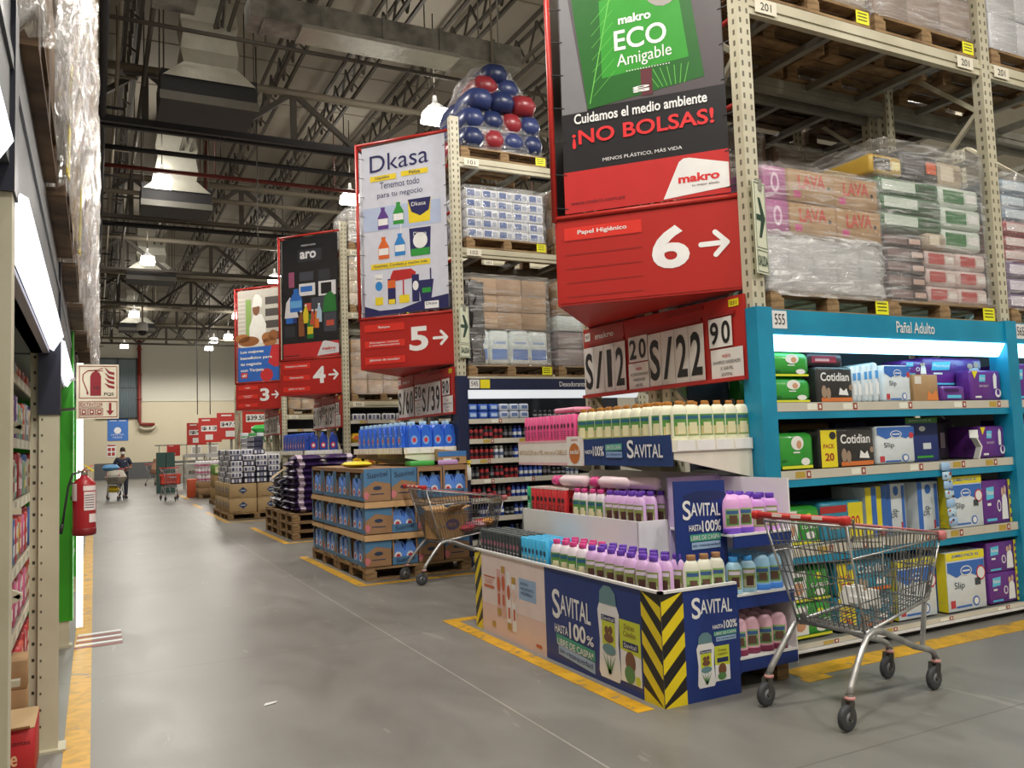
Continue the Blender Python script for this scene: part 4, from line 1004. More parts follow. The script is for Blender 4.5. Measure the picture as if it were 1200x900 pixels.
def slim_box(body, dark, pale, w=.05, d=.036, h=.235, cap=None):
    def f():
        b = MB().rbox((-w/2, -d/2, 0), (w/2, d/2, h), .004, 0, 1); F = Face((-w/2, -d/2, 0), (1, 0, 0))
        b.oval(F, w/2, h*.62, w*.36, h*.085, 1, .001, 10)
        for i in range(4): b.rect(F, w*.2, h*(.42 - i*.07), w*(.8 - .1*(i % 2)), h*(.45 - i*.07), 2, .001)
        if cap: b.box((-w/2 - .001, -d/2 - .001, h - .012), (w/2 + .001, d/2 + .001, h + .002), 3)
        return b.build('hair_cream_box', [body, dark, pale] + ([cap] if cap else []))
    return f
PX_PINK = Proto(slim_box(M('#d04f86', .4), M('#5b1f3c'), M('#8f3560'), h=.225)); PX_CYAN = Proto(slim_box(M('#3aa3cf', .4), M('#1e3f5c'), M('#c9b07a')))
PX_BLACK = Proto(slim_box(M('#2a3236', .4), M('#8f5a6a'), M('#a9a0a4'), cap=M('#565d5e', .5))); PX_RED = Proto(slim_box(M('#b82a2e', .4), M('#33161a'), M('#5b1a1e'), cap=M('#cdb9b4'), w=.058))
PX_GREEN = Proto(slim_box(M('#1f9a6a', .4), M('#0e3a30'), M('#cfe0d4'), w=.058)); PX_KRAFT = Proto(slim_box(M('#8f6a3f', .5), M('#4a3420'), M('#c9b07a')))
def rows(proto, what, cat, group, where, start, step, n, rz, n_rows=1, rowvec=(0, 0, 0), rownames=('front row', 'second row', 'third row', 'fourth row', 'fifth row'), fromside='far end', jt=.004, jr=.06, sc=None):
    """N things along step, repeated in rows set back by rowvec"""
    for q in range(n_rows):
        for i in range(n):
            p = V(start) + V(step) * i + V(rowvec) * q
            proto.put((p.x + jit(jt), p.y + jit(jt), p.z), rz + jit(jr), '%s, %s from %s, %s, %s' % (what, ORD[i], fromside, rownames[q], where), cat, group, sc)
W_ = -pi / 2          # label turned to the main aisle
# ------------------------------------------------------------------ shelves on the rack ends
def end_shelf(Y0, label, far=2.05, brackets=(0, 1)):
    root = empty('end_shelf', (3.5, Y0 + 1.05, 1.42)); y0, y1 = Y0 + .06, Y0 + far
    SH = M('#c9c6b6', .5)
    wb(MB().box((3.18, y0, 1.395), (3.838, y1, 1.42)), 'deck', SH, root)
    for y in (y0, (y0 + y1) / 2, y1 - .03):
        b = MB().add([(3.2, y, 1.395), (3.838, y, 1.395), (3.838, y, 1.17), (3.2, y, 1.31), (3.2, y + .02, 1.395), (3.838, y + .02, 1.395), (3.838, y + .02, 1.17), (3.2, y + .02, 1.31)],
              [(0, 3, 2, 1), (4, 5, 6, 7), (0, 1, 5, 4), (1, 2, 6, 5), (2, 3, 7, 6), (3, 0, 4, 7)])
        wb(b, 'bracket', SH, root)
    b = MB().box((3.165, y0 - .012, 1.355), (3.18, y1, 1.428)).box((3.165, y0 - .012, 1.355), (3.838, y0, 1.428))
    for i in range(4): b.box((3.22 + i * .155, y0 - .016, 1.36), (3.36 + i * .155, y0 - .012, 1.424), 1)
    for i in range(9): b.box((3.161, y0 + .1 + i * .21, 1.36), (3.165, y0 + .24 + i * .21, 1.424), 1)
    wb(b, 'edge_rail', [SH, M('#dcdad0', .5)], root)
    return tag(root, label, 'shelf', 'end shelves')
end_shelf(4.05, 'pale steel end shelf carrying cream shampoo bottles under the 22.90 price board')
end_shelf(9.0, 'pale steel end shelf carrying blue detergent jugs at aisle 5')
end_shelf(14.05, 'pale steel end shelf carrying dark blue jugs at aisle 4')
end_shelf(19.3, 'pale steel end shelf with paper packs at aisle 3')
# header boards on the near shelf
F = Face((3.162, 6.12, 1.262), (0, -1, 0)); root = empty('shelf_header', (3.15, 5.1, 1.262))
b = MB().prism(F, [(0, 0), (1.03, 0), (1.03, .19), (0, .19)], .004, 0, .006).rect(F, 0, 0, 1.03, .02, 1, .007).rect(F, 0, .172, 1.03, .19, 1, .007)
b.text(F, 'REVOLUCIÓN de la PIEL ahora en el CABELLO', .03, .08, .76, .045, 2, .008)
wb(b, 'pale_board', [M('#d8cec8', .4), M('#c9a3a6', .4), M('#9a7a3e', .4)], root)
b = MB().prism(F, [(.80, -.0), (1.02, -.0), (1.02, .215), (.80, .215)], .003, 0, .012).oval(F, .91, .09, .075, .075, 1, .014).text(F, 'sedal', .85, .085, .12, .035, 0, .016, bold=.02).text(F, 'NUEVO', .87, .18, .09, .018, 2, .014)
wb(b, 'round_badge_card', [M('#d8d0ca', .4), M('#b0652f', .4), M('#a83a34', .4)], root)
b = MB().prism(F, [(1.03, .005), (2.055, .005), (2.04, .2), (1.03, .19)], .004, 0, .006)
b.text(F, 'HASTA', 1.055, .085, .10, .028, 1, .012, bold=.02).text(F, '100%', 1.16, .07, .14, .07, 1, .012, bold=.02)
b.poly(F, [(1.32, .105), (1.52, .11), (1.52, .155), (1.32, .15)], 2, .011).text(F, 'LIBRE DE CASPA', 1.33, .117, .18, .025, 1, .013).rect(F, 1.325, .06, 1.52, .10, 3, .0112).text(F, 'sin resequedad', 1.335, .07, .175, .022, 0, .013)
b.text(F, 'S', 1.58, .055, .075, .12, 1, .012, bold=.015).text(F, 'AVITAL', 1.655, .06, .31, .085, 1, .012, bold=.015)
wb(b, 'blue_board', [M('#1c3568', .35), M('#dcdee6', .4), M('#4f9a86', .4), M('#7f9ac0', .4)], root)
tag(root, 'long pale and blue header board on the front of the near end shelf', 'header board')
rows(PB_CREAM, 'cream shampoo bottle with brown cap', 'bottle', 'cream shampoo bottles on the end shelf', 'near end shelf front', (3.25, 5.22, 1.421), (0, -.112, 0), 9, W_ + .4, 2, (.085, .04, 0))
rows(PB_CREAM, 'cream shampoo bottle with brown cap', 'bottle', 'cream shampoo bottles on the end shelf', 'near end shelf side', (3.30, 4.17, 1.421), (.103, 0, 0), 6, -.4, 3, (-.02, .09, 0), fromside='left')
rows(PX_PINK, 'pink slim hair cream box', 'box', 'pink boxes on the end shelf', 'behind pale header board', (3.225, 6.07, 1.421), (0, -.0535, 0), 15, W_, 2, (.06, 0, 0), jr=.03)
b = MB().rbox((3.22, 5.3, 1.665), (3.38, 5.62, 1.70), .015, 0, 2); tag(b.build('hair_cream_tube', M('#d58aa6', .4)), 'pink tube lying flat on the pink slim boxes', 'tube')
# ------------------------------------------------------------------ cardboard shampoo island
CARDW = M('#d5d3d6', .5, var=.03); ISL_B = M('#1b3070', .35, var=.05, scale=3); HAZ_Y = M('#e6bd1c', .4); HAZ_K = M('#1d1b1a', .4)
root = empty('shampoo_display', (3.2, 4.9, 0))
wb(MB().box((2.735, 3.70, .50), (3.69, 6.08, .53)), 'tray_floor', CARDW, root)
F = Face((2.72, 6.10, 0), (0, -1, 0)); N_ = Face((2.72, 3.67, 0), (1, 0, 0))
def big_bottle(b, F, x, y, w, h, l):
    # printed picture of a shampoo bottle: white body, teal-grey cap, green label
    b.poly(F, [(x + w*.08, y), (x + w*.92, y), (x + w, y + h*.06), (x + w*.93, y + h*.4), (x + w, y + h*.72), (x + w*.9, y + h*.8), (x + w*.1, y + h*.8), (x, y + h*.72), (x + w*.07, y + h*.4), (x, y + h*.06)], 2, l)
    b.poly(F, [(x + w*.1, y + h*.80), (x + w*.9, y + h*.80), (x + w*.86, y + h*.93), (x + w*.65, y + h), (x + w*.35, y + h), (x + w*.14, y + h*.93)], 7, l + .001)
    b.rect(F, x + w*.2, y + h*.36, x + w*.8, y + h*.66, 5, l + .001).rect(F, x + w*.18, y + h*.62, x + w*.82, y + h*.68, 6, l + .0015).text(F, 'Savital', x + w*.22, y + h*.63, w*.56, h*.04, 2, l + .002)
    b.oval(F, x + w*.42, y + h*.52, w*.10, h*.045, 8, l + .002).oval(F, x + w*.6, y + h*.53, w*.09, h*.045, 8, l + .0022).oval(F, x + w*.5, y + h*.44, w*.22, h*.05, 8, l + .0018)
    b.oval(F, x + w*.5, y + h*.32, w*.3, h*.06, 7, l + .0014)
    for a in (-.25, -.1, .08, .25): b.poly(F, [(x + w*.45, y + h*.06), (x + w*.55, y + h*.06), (x + w*(.5 + a*1.2), y + h*.28)], 9, l + .0025)
def chevrons(b, F, x0, x1, h, up, m0, m1, l, per=.155, slope=1.0):
    b.rect(F, x0, 0, x1, h, m1, l)
    dz = (x1 - x0) * slope; z = -dz - per
    while z < h + dz:
        lo0, lo1 = (z, z + dz) if up else (z + dz, z)
        pts = [(x0, lo0), (x1, lo1), (x1, lo1 + per*.5), (x0, lo0 + per*.5)]
        P = []
        for (px_, py_) in pts: P.append((px_, min(max(py_, 0), h)))
        if not (P[0][1] == P[3][1] and P[1][1] == P[2][1]): b.poly(F, P, m0, l + .001)
        z += per
def savital_print(b, F, x, y, s, hasta=True):
    b.text(F, 'S', x, y, .10*s, .185*s, 2, .004, bold=.015).text(F, 'AVITAL', x + .10*s, y + .035*s, .36*s, .125*s, 2, .004, bold=.015, tilt=-.01)
# 0 blue,1 pink,2 white,3 green band,4 pale blue band,5 lime,6 navy,7 teal grey,8 skin-brown figures,9 leaf,10 yellow,11 black,12 orange,13 pale pink,14 gold
ISM = [ISL_B, M('#cfb4aa', .4, var=.04), M('#dfe0e4', .4), M('#3f8f78', .4), M('#8aa4c4', .4), M('#b8c034', .4), M('#1a2756', .4), M('#5d7f86', .4), M('#6b4632', .4), M('#4f7a48', .4), HAZ_Y, HAZ_K, M('#b4552f', .4), M('#d6c3bf', .4), M('#a8863a', .4), M('#c89f96', .4)]
b = MB().prism(F, [(0, 0), (2.43, 0), (2.43, .61), (0, .61)], .012, 2)
chevrons(b, F, 0, .125, .605, True, 10, 11, .002, .17, 1.5)
b.rect(F, .125, 0, 1.145, .605, 1, .002).rect(F, .125, .22, 1.145, .605, 13, .0025)
for i, (x, z0, z1, c) in enumerate(((.40, .16, .50, 15), (.48, .16, .53, 15), (.565, .08, .50, 2), (.65, .08, .47, 2))):
    b.rect(F, x, z0, x + .062, z1, c, .004 + i*.0003).rect(F, x, z1 - .05 if i % 2 else z0, x + .062, z1 if i % 2 else z0 + .05, 14, .005).oval(F, x + .031, (z0 + z1)/2 + .06, .026, .055, 12 if i < 3 else 1, .0055).rect(F, x + .015, z0 + .08, x + .047, z0 + .16, 12, .005)
b.rect(F, .17, .34, .35, .36, 12, .004).rect(F, .17, .42, .37, .43, 12, .004).text(F, 'COLÁGENO', .18, .395, .16, .02, 12, .005).text(F, '+VITAMINA C', .18, .37, .15, .02, 12, .005)
b.rect(F, .76, .33, 1.02, .48, 4, .003).text(F, 'ÁCIDO', .79, .435, .12, .024, 6, .005).text(F, 'HIALURÓNICO', .79, .40, .2, .024, 6, .005).text(F, '+VITAMINA A', .79, .365, .18, .024, 6, .005)
b.rect(F, 1.0, .04, 1.08, .06, 12, .004).rect(F, .3, .06, .36, .10, 14, .004)
b.rect(F, 1.145, 0, 2.25, .605, 0, .002)
savital_print(b, F, 1.245, .285, 1.03)
b.text(F, 'HASTA', 1.27, .195, .17, .055, 2, .005, bold=.02).text(F, '100', 1.455, .185, .2, .105, 2, .005, bold=.03).text(F, '%', 1.665, .185, .08, .06, 2, .005, bold=.02)
b.poly(F, [(1.285, .13), (1.755, .10), (1.755, .165), (1.285, .19)], 3, .004).text(F, 'LIBRE DE CASPA*', 1.30, .122, .44, .045, 2, .006, bold=.015, tilt=-.018)
b.poly(F, [(1.31, .06), (1.75, .025), (1.75, .095), (1.31, .125)], 4, .004).text(F, 'sin resequedad', 1.325, .062, .40, .045, 6, .006, tilt=-.022)
big_bottle(b, F, 1.80, .035, .23, .545, .004)
b.poly(F, [(2.03, .06), (2.235, .06), (2.235, .41), (2.03, .41)], 2, .0035).poly(F, [(2.03, .24), (2.235, .22), (2.235, .41), (2.03, .41)], 5, .004).text(F, 'Dulces', 2.08, .36, .1, .03, 8, .006).text(F, 'Cabellos', 2.07, .32, .12, .03, 8, .006).rect(F, 2.06, .25, 2.21, .29, 6, .005).text(F, 'Savital', 2.075, .258, .12, .025, 2, .007)
b.oval(F, 2.13, .18, .05, .06, 8, .005).oval(F, 2.12, .11, .05, .05, 9, .0055).oval(F, 2.2, .09, .025, .025, 5, .006)
chevrons(b, F, 2.25, 2.43, .605, False, 10, 11, .002, .155, .9)
b.box((2.712, 3.662, .604), (2.738, 6.10, .618), 2)
wb(b, 'printed_front', ISM, root)
b = MB().prism(N_, [(0, 0), (.53, 0), (.53, .605), (0, .605)], .012, 2)
b.rect(N_, .15, 0, .53, .605, 0, .002); chevrons(b, N_, 0, .15, .605, True, 10, 11, .002, .155, .9)
savital_print(b, N_, .205, .445, .62)
b.text(N_, 'HASTA', .345, .375, .075, .022, 2, .005, bold=.02).text(N_, '100%', .425, .37, .095, .045, 2, .005, bold=.02).rect(N_, .35, .335, .515, .36, 3, .004).text(N_, 'LIBRE DE CASPA', .355, .34, .155, .015, 2, .006).rect(N_, .365, .305, .51, .33, 4, .004).text(N_, 'sin resequedad', .37, .31, .13, .015, 6, .006)
big_bottle(b, N_, .225, .07, .125, .295, .004); b.poly(N_, [(.35, .09), (.455, .09), (.455, .28), (.35, .28)], 2, .0035).poly(N_, [(.35, .18), (.455, .17), (.455, .28), (.35, .28)], 5, .004).rect(N_, .365, .19, .445, .215, 6, .005).oval(N_, .40, .15, .028, .035, 8, .005).oval(N_, .395, .115, .03, .02, 9, .0055).text(N_, 'Dulces', .375, .25, .06, .014, 8, .006).text(N_, 'Cabellos', .37, .23, .07, .014, 8, .006)
b.box((2.712, 3.662, .604), (3.25, 3.69, .618), 2)
wb(b, 'printed_side', ISM, root)
wb(MB().box((2.735, 6.075, 0), (3.69, 6.09, .60)), 'far_panel', CARDW, root)
b = MB().box((3.04, 4.30, .53), (3.055, 5.86, .925)).box((3.04, 4.29, .53), (3.70, 4.305, .925)).box((3.04, 5.85, .53), (3.70, 5.865, .925)).box((3.055, 4.305, .845), (3.70, 5.85, .86)).box((3.69, 4.3, .53), (3.70, 5.86, 1.2))
wb(b, 'upper_step', CARDW, root)
F = Face((2.94, 3.79, .531), (1, 0, .0)); b = MB().prism(F, [(0, 0), (.37, 0), (.37, .655), (0, .663)], .012, 0)
savital_print(b, F, .05, .44, .60); b.oval(F, .22, .57, .16, .03, 6, .002)
b.text(F, 'HASTA', .09, .375, .09, .035, 2, .005, bold=.02).text(F, '100%', .185, .365, .14, .065, 2, .005, bold=.02).rect(F, .095, .315, .32, .355, 3, .004).text(F, 'LIBRE DE CASPA', .10, .323, .21, .024, 2, .006).rect(F, .105, .27, .315, .31, 4, .004).text(F, 'sin resequedad', .11, .28, .2, .02, 6, .006)
wb(b, 'upright_banner', ISM, root)
SIDE = [ISL_B, CARDW, M('#a89ab8', .5)]
b = MB()
for z in (.875, .535, .185):
    b.box((3.26, 3.68, z - .012), (3.69, 4.28, z), 1).box((3.255, 3.668, z - .075), (3.695, 3.68, z - .006), 0).box((3.255, 3.664, z - .006), (3.695, 3.682, z + .006), 1)
b.box((3.252, 3.67, .1), (3.262, 4.0, .61), 0).box((3.690, 3.67, .1), (3.70, 4.28, 1.18), 1).box((3.26, 4.26, .1), (3.69, 4.275, 1.19), 2).box((3.255, 3.67, .14), (3.695, 4.0, .15), 0)
wb(b, 'side_trays', SIDE, root)
tag(root, 'blue and pink printed cardboard shampoo island with striped corners', 'display stand')
pallet(3.22, 4.3, 0.0, 'under the side trays of the shampoo island', PAL_F, pi/2, (.96, .9, 1))
# goods in the island
Zt = .531
rows(PX_BLACK, 'black slim hair cream box', 'box', 'black boxes in the lower tray', 'lower island tray', (2.775, 6.03, Zt), (0, -.056, 0), 12, W_, 4, (.062, 0, 0), jr=.03)
rows(PX_CYAN, 'sky blue slim hair cream box', 'box', 'sky blue boxes in the lower tray', 'lower island tray', (2.775, 5.345, Zt), (0, -.056, 0), 7, W_, 4, (.062, 0, 0), jr=.03)
rows(PB_PINKW, 'white shampoo bottle with pink cap', 'bottle', 'pink capped bottles in the lower tray', 'lower island tray', (2.795, 4.90, Zt), (0, -.110, 0), 4, W_ + .45, 3, (.075, 0, 0))
rows(PB_LILAC, 'lilac shampoo bottle with purple cap', 'bottle', 'purple capped bottles in the lower tray', 'lower island tray', (2.795, 4.455, Zt), (0, -.1065, 0), 7, W_ + .45, 3, (.08, 0, 0))
rows(PB_BROWN, 'cream shampoo bottle with tan cap', 'bottle', 'tan capped bottles in the lower tray', 'lower island tray', (2.985, 3.725, Zt), (.088, 0, 0), 3, -.45, 1, (0, .06, 0), fromside='left')
Zu = .861
rows(PX_GREEN, 'green slim hair cream box', 'box', 'green boxes in the upper tray', 'upper island tray', (3.09, 5.80, Zu), (0, -.07, 0), 1, W_, 3, (.065, 0, 0), jr=.03)
rows(PX_RED, 'red slim hair cream box', 'box', 'red boxes in the upper tray', 'upper island tray', (3.09, 5.73, Zu), (0, -.066, 0), 8, W_, 3, (.065, 0, 0), jr=.03)
rows(PB_PINKW, 'white shampoo bottle with pink cap', 'bottle', 'pink capped bottles in the upper tray', 'upper island tray', (3.11, 5.13, Zu), (0, -.105, 0), 4, W_ + .2, 3, (.085, 0, 0), sc=(.95, .95, .95))
rows(PB_LILAC, 'lilac shampoo bottle with purple cap', 'bottle', 'purple capped bottles in the upper tray', 'upper island tray', (3.11, 4.70, Zu), (0, -.083, 0), 5, W_ + .5, 3, (.085, 0, 0), sc=(.9, .9, .95))
def giant_tube():
    r = empty('display_tube'); MB().lathe([(.03, 0), (.042, .03), (.042, .30), (.02, .36)], 12, axis='y').build('body', M('#d9bfc6', .4), r)
    MB().lathe([(.02, .355), (.036, .365), (.036, .43), (.02, .44)], 12, axis='y').build('tip', M('#c2417f', .4), r); return r
GT = Proto(giant_tube)
for i, (x, y) in enumerate(((3.16, 5.05), (3.20, 4.58), (3.24, 4.33))): GT.put((x, y, Zu + .29), .06, 'big pink tipped tube lying on upper tray caps, %s from far end' % ORD[i], 'tube', 'big tubes on the upper tray')
for z, pa, pb_, na, nb_, g in ((.876, PD_LILAC, PD_PURP, 'lilac conditioner bottle', 'purple capped lilac shampoo bottle', 'top'), (.536, PD_BLUEC, PD_BLUE, 'pale blue shampoo bottle with blue cap', 'pale blue conditioner bottle', 'middle'), (.186, PD_ROSE, PD_ROSE, 'rose conditioner bottle', 'rose conditioner bottle', 'bottom')):
    rows(pa, na, 'bottle', 'bottles in the %s side tray' % g, '%s side tray, left' % g, (3.30, 3.735, z), (.10, 0, 0), 2, -.5, 5, (0, .085, 0), fromside='left')
    rows(pb_, nb_, 'bottle', 'bottles in the %s side tray' % g, '%s side tray, right' % g, (3.505, 3.735, z), (.10, 0, 0), 2, -.5, 5, (0, .085, 0), fromside='left')
# ------------------------------------------------------------------ jugs on the farther end shelves
def jug(body, cap, lab, mark, h=.31, w=.135):
    def f():
        r = empty('detergent_jug'); F = Face((-w/2, -.038, 0), (1, 0, 0))
        out = [(.05*w, 0), (.95*w, 0), (w, .03*h), (w, .45*h), (.93*w, .55*h), (.80*w, .60*h), (.72*w, .72*h), (.60*w, .86*h), (.20*w, .86*h), (.06*w, .7*h), (0, .45*h), (0, .03*h)]
        b = MB().prism(F, out, .076)
        bm = bmesh.new(); vs = [bm.verts.new(v) for v in b.v]; 
        for f_ in b.f: bm.faces.new([vs[i] for i in f_])
        bmesh.ops.recalc_face_normals(bm, faces=bm.faces); bmesh.ops.bevel(bm, geom=list(bm.edges), offset=.012, segments=2, profile=.5, affect='EDGES')
        me = bpy.data.meshes.new('body'); bm.to_mesh(me); bm.free(); me.materials.append(body)
        for p in me.polygons: p.use_smooth = True
        o = bpy.data.objects.new('body', me); COL.objects.link(o); o.parent = r
        MB().tube([(.10*w, 0, .84*h), (.34*w, 0, .83*h), (.46*w, 0, .70*h), (.47*w, 0, .55*h), (.44*w, 0, .47*h)], .013, 8).build('handle', body, r)
        MB().lathe([(.024, .85*h), (.026, .86*h), (.024, h), (.018, h + .002)], 12, (-.10*w, 0, 0)).build('cap', cap, r)
        b = MB().oval(F, w*.42, h*.30, w*.30, h*.17, 0, .0015).oval(F, w*.42, h*.30, w*.17, h*.09, 1, .0025); b.build('label', [lab, mark], r)
        return r
    return f
J_BLUE = Proto(jug(M('#2f62c8', .35, var=.04), M('#8fb3ee', .4), M('#7d9fd8', .4), M('#c03a3a', .4)))
J_NAVY = Proto(jug(M('#25439a', .35, var=.04), M('#2d55b8', .4), M('#b5333a', .4), M('#d9d4d8', .4)))
J_SOFT = Proto(jug(M('#5b87d4', .35, var=.04), M('#a9c3ee', .4), M('#dfe3ea', .4), M('#b5333a', .4), .28, .17))
rows(J_BLUE, 'blue detergent jug with pale cap', 'jug', 'blue jugs on the end shelf', 'aisle 5 shelf front', (3.26, 10.95, 1.421), (0, -.205, 0), 9, W_, 2, (.10, 0, 0), jr=.04)
rows(J_BLUE, 'blue detergent jug with pale cap', 'jug', 'blue jugs on the end shelf', 'aisle 5 shelf side', (3.34, 9.13, 1.421), (.145, 0, 0), 4, 0, 2, (0, .11, 0), fromside='left', jr=.04)
rows(J_NAVY, 'dark blue jug with red label', 'jug', 'dark blue jugs on the end shelf', 'aisle 4 shelf front', (3.26, 16.0, 1.421), (0, -.21, 0), 9, W_, 2, (.10, 0, 0), jr=.04)
rows(J_NAVY, 'dark blue jug with red label', 'jug', 'dark blue jugs on the end shelf', 'aisle 4 shelf side', (3.36, 14.18, 1.421), (.17, 0, 0), 3, 0, 1, (0, .11, 0), fromside='left', jr=.04)
# promo card box and spray bottle on the rack 5 post
F = Face((3.55, 8.93, 1.22), (1, 0, 0)); b = MB().prism(F, [(0, 0), (.36, 0), (.36, .14), (0, .18)], .1, 0).rect(F, .0, .09, .36, .15, 1, .003).rect(F, .07, .02, .17, .07, 2, .003).oval(F, .25, .05, .025, .025, 3, .003)
tag(b.build('promo_box', [KRAFT, M('#3d6ea8'), WHITE, M('#4a3a30')]), 'small brown and blue promo carton hung below the blue jugs', 'carton')
r = empty('spray_bottle', (3.93, 8.93, 1.02)); MB().lathe([(.03, 0), (.036, .01), (.036, .14), (.014, .18), (.014, .2)], 12).build('body', M('#d5d6d2', .4), r)
MB().box((-.016, -.05, .2), (.016, .03, .235)).bar((0, -.03, .2), (0, -.045, .16), .012, .01).build('trigger', M('#d9c23a', .5), r)
tag(r, 'white spray bottle with yellow trigger hanging on the navy rack post', 'bottle')
# paper packs on the aisle 3 end shelf and rack shelves
def roll_pack(c1, c2, w=.24, d=.2, h=.12):
    def f():
        b = MB().rbox((-w/2, -d/2, 0), (w/2, d/2, h), .02, 0, 2)
        for F, W2 in ((Face((-w/2, -d/2, 0), (1, 0, 0)), w), (Face((-w/2, d/2, 0), (0, -1, 0)), d)):
            for i in range(3): b.rect(F, W2*(.08 + i*.3), h*.2, W2*(.28 + i*.3), h*.8, 1 + (i % 2), .002)
        return b.build('paper_roll_pack', [c1, c2, M('#7f7f96', .5)])
    return f
RP_W = Proto(roll_pack(M('#c4c4c9', .5), M('#3a3d5c', .5))); RP_D = Proto(roll_pack(M('#2b2e44', .5), M('#c4c4cc', .5)))
for i in range(7):
    for j in range(3):
        (RP_W if (i < 3) else RP_D).put((3.34, 21.1 - i * .27, 1.421 + j * .121), W_, 'paper roll pack on the aisle 3 end shelf, %s from the far end, %s layer' % (ORD[i], ORD[j]), 'paper pack', 'paper packs on the aisle 3 end shelf')
# ------------------------------------------------------------------ softener cartons on pallets
SUAV_B = M('#466f92', .5, var=.08); SUAV_K = M('#8a6a4c', .7); PINKISH = M('#b56a72', .6)
for y in (9.37, 10.6): pallet(3.24, y, 0, 'under the blue softener cartons, %s one' % ('near' if y < 10 else 'far'), PAL_F, 0, (1.04, 1.2, 1))
def soft_carton(kind):
    """open-fronted carton; kind: 'side' window to the aisle (-x), 'near' window to the viewer side (-y), 'plain'"""
    w, d, h = .306, .59, .355; low = kind.endswith('low'); kind = kind.replace('_low', '')
    def f():
        r = empty('softener_carton'); t = .006
        b = MB()
        b.box((-w/2, -d/2, 0), (w/2, d/2, .006), 0)
        b.box((w/2 - t, -d/2, 0), (w/2, d/2, h), 0).box((-w/2, d/2 - t, 0), (w/2, d/2, h), 0)
        Fs = Face((-w/2, d/2, 0), (0, -1, 0)); Fn = Face((-w/2, -d/2, 0), (1, 0, 0))
        if kind == 'side':                    # wide window in the aisle side
            for (x0, y0, x1, y1) in ((0, 0, d, h*.14), (0, h*.88, d, h), (0, h*.14, d*.06, h*.88), (d*.82, h*.14, d, h*.88)): b.prism(Fs, [(x0, y0), (x1, y0), (x1, y1), (x0, y1)], t, 1 if y0 < h*.8 else 0)
            b.prism(Fs, [(d*.82, h*.14), (d, h*.14), (d, h*.55)], .002, 0, .002)
        else: b.prism(Fs, [(0, 0), (d, 0), (d, h), (0, h)], t, 1)
        if kind == 'near':
            for (x0, y0, x1, y1) in ((0, 0, w, h*.25), (0, h*.85, w, h), (0, h*.25, w*.08, h*.85), (w*.92, h*.25, w, h*.85)): b.prism(Fn, [(x0, y0), (x1, y0), (x1, y1), (x0, y1)], t, 1 if y0 < h*.2 else 0)
        else:
            b.prism(Fn, [(0, 0), (w, 0), (w, h), (0, h)], t, 0).poly(Fn, [(0, h*.40), (w*.4, h*.62), (w, h*.52), (w, h*(.8 if low else 1)), (0, h*(.8 if low else 1))], 1, .001)
        b.box((-w/2, -d/2, h - .006), (w/2, d/2, h), 0)
        if low: b.add([Fn.p(-.004, h*.98, .002), Fn.p(w + .004, h*.98, .002), Fn.p(w + .01, h*.80, .022), Fn.p(-.01, h*.80, .022)], [(0, 1, 2, 3)], 2); b.add([Fs.p(-.004, h*.98, .002), Fs.p(d + .004, h*.98, .002), Fs.p(d + .01, h*.82, .018), Fs.p(-.01, h*.82, .018)], [(0, 1, 2, 3)], 2)
        b.build('carton', [SUAV_K, SUAV_B, M('#a3825a', .75)], r)
        b = MB()
        if kind != 'near':
            if not low: MB().text(Fn, 'Suavitel', w*.12, h*.70, w*.76, h*.17, 0, .003, bold=.01, tilt=.02).build('lettering', M('#27354f', .5), r)
            b.oval(Fn, w*.5, h*.40, w*.16, h*.06, 0, .002).rect(Fn, w*.25, h*.2, w*.75, h*.23, 0, .002)
            MB().add([Fn.p(x, y, .003) for x, y in ((0, h*.1), (w*.12, h*.05), (w*.2, h*.2), (w*.12, h*.3), (0, h*.28))], [(0, 1, 2, 3, 4)], 0).build('heart_print', PINKISH, r)
        else: b.text(Fn, 'Suavitel', w*.15, h*.07, w*.7, h*.13, 0, .003, bold=.01, tilt=.02)
        b.build('print', [M('#27354f', .5)], r)
        return r
    return f
SC = {k: Proto(soft_carton(k)) for k in ('side', 'near', 'plain', 'side_low', 'near_low', 'plain_low')}
LN = ('bottom layer', 'middle layer', 'top layer')
for lz in range(3):
    for iy in range(4):
        for ix in range(4):
            if lz < 2 and ix not in (0,) and iy != 0: continue
            z = .1415 + lz * .357; x = 2.625 + .153 + ix * .309; y = 8.80 + .295 + iy * .605
            kind = 'side' if ix == 0 else ('near' if (ix == 1 and lz < 2) or (ix >= 2 and lz == 2 and iy == 0) else 'plain')
            SC[kind + ('_low' if lz < 2 else '')].put((x + jit(.006), y + jit(.008), z), jit(.01), 'blue and brown softener carton, %s, %s from the near end, %s from the aisle' % (LN[lz], ORD[iy], ORD[ix]), 'carton', 'softener cartons')
            if kind == 'side':
                for k in range(2): J_SOFT.put((x - .107, y - .10 + k * .20, z + .007), W_, 'pale blue softener bottle, %s, carton %s from the near end, %s in its window' % (LN[lz], ORD[iy], ('left', 'right')[1 - k]), 'jug', 'softener bottles in the carton windows')
            elif kind == 'near':
                for k in range(2): J_SOFT.put((x - .062 + k * .142, y - .22, z + .007), 0, 'pale blue softener bottle, %s, near side carton %s from aisle, %s in window' % (LN[lz], ORD[ix], ('left', 'right')[k]), 'jug', 'softener bottles in the carton windows', (.85, .85, 1))
zt = .1415 + 3 * .357
b = MB(); bag_shape(b, (2.70, 9.5, zt), (2.98, 10.1, zt + .07), 0, seed=2); tag(b.build('cleaning_cloth', M('#d8c72a', .6)), 'yellow pack lying on top of the softener cartons near the aisle', 'cloth pack')
b = MB().rbox((3.22, 8.95, zt), (3.52, 9.15, zt + .06), .01, 0, 1); tag(b.build('soap_pack', [M('#3c9a45', .5)]), 'green pack lying on top of the softener cartons', 'pack')
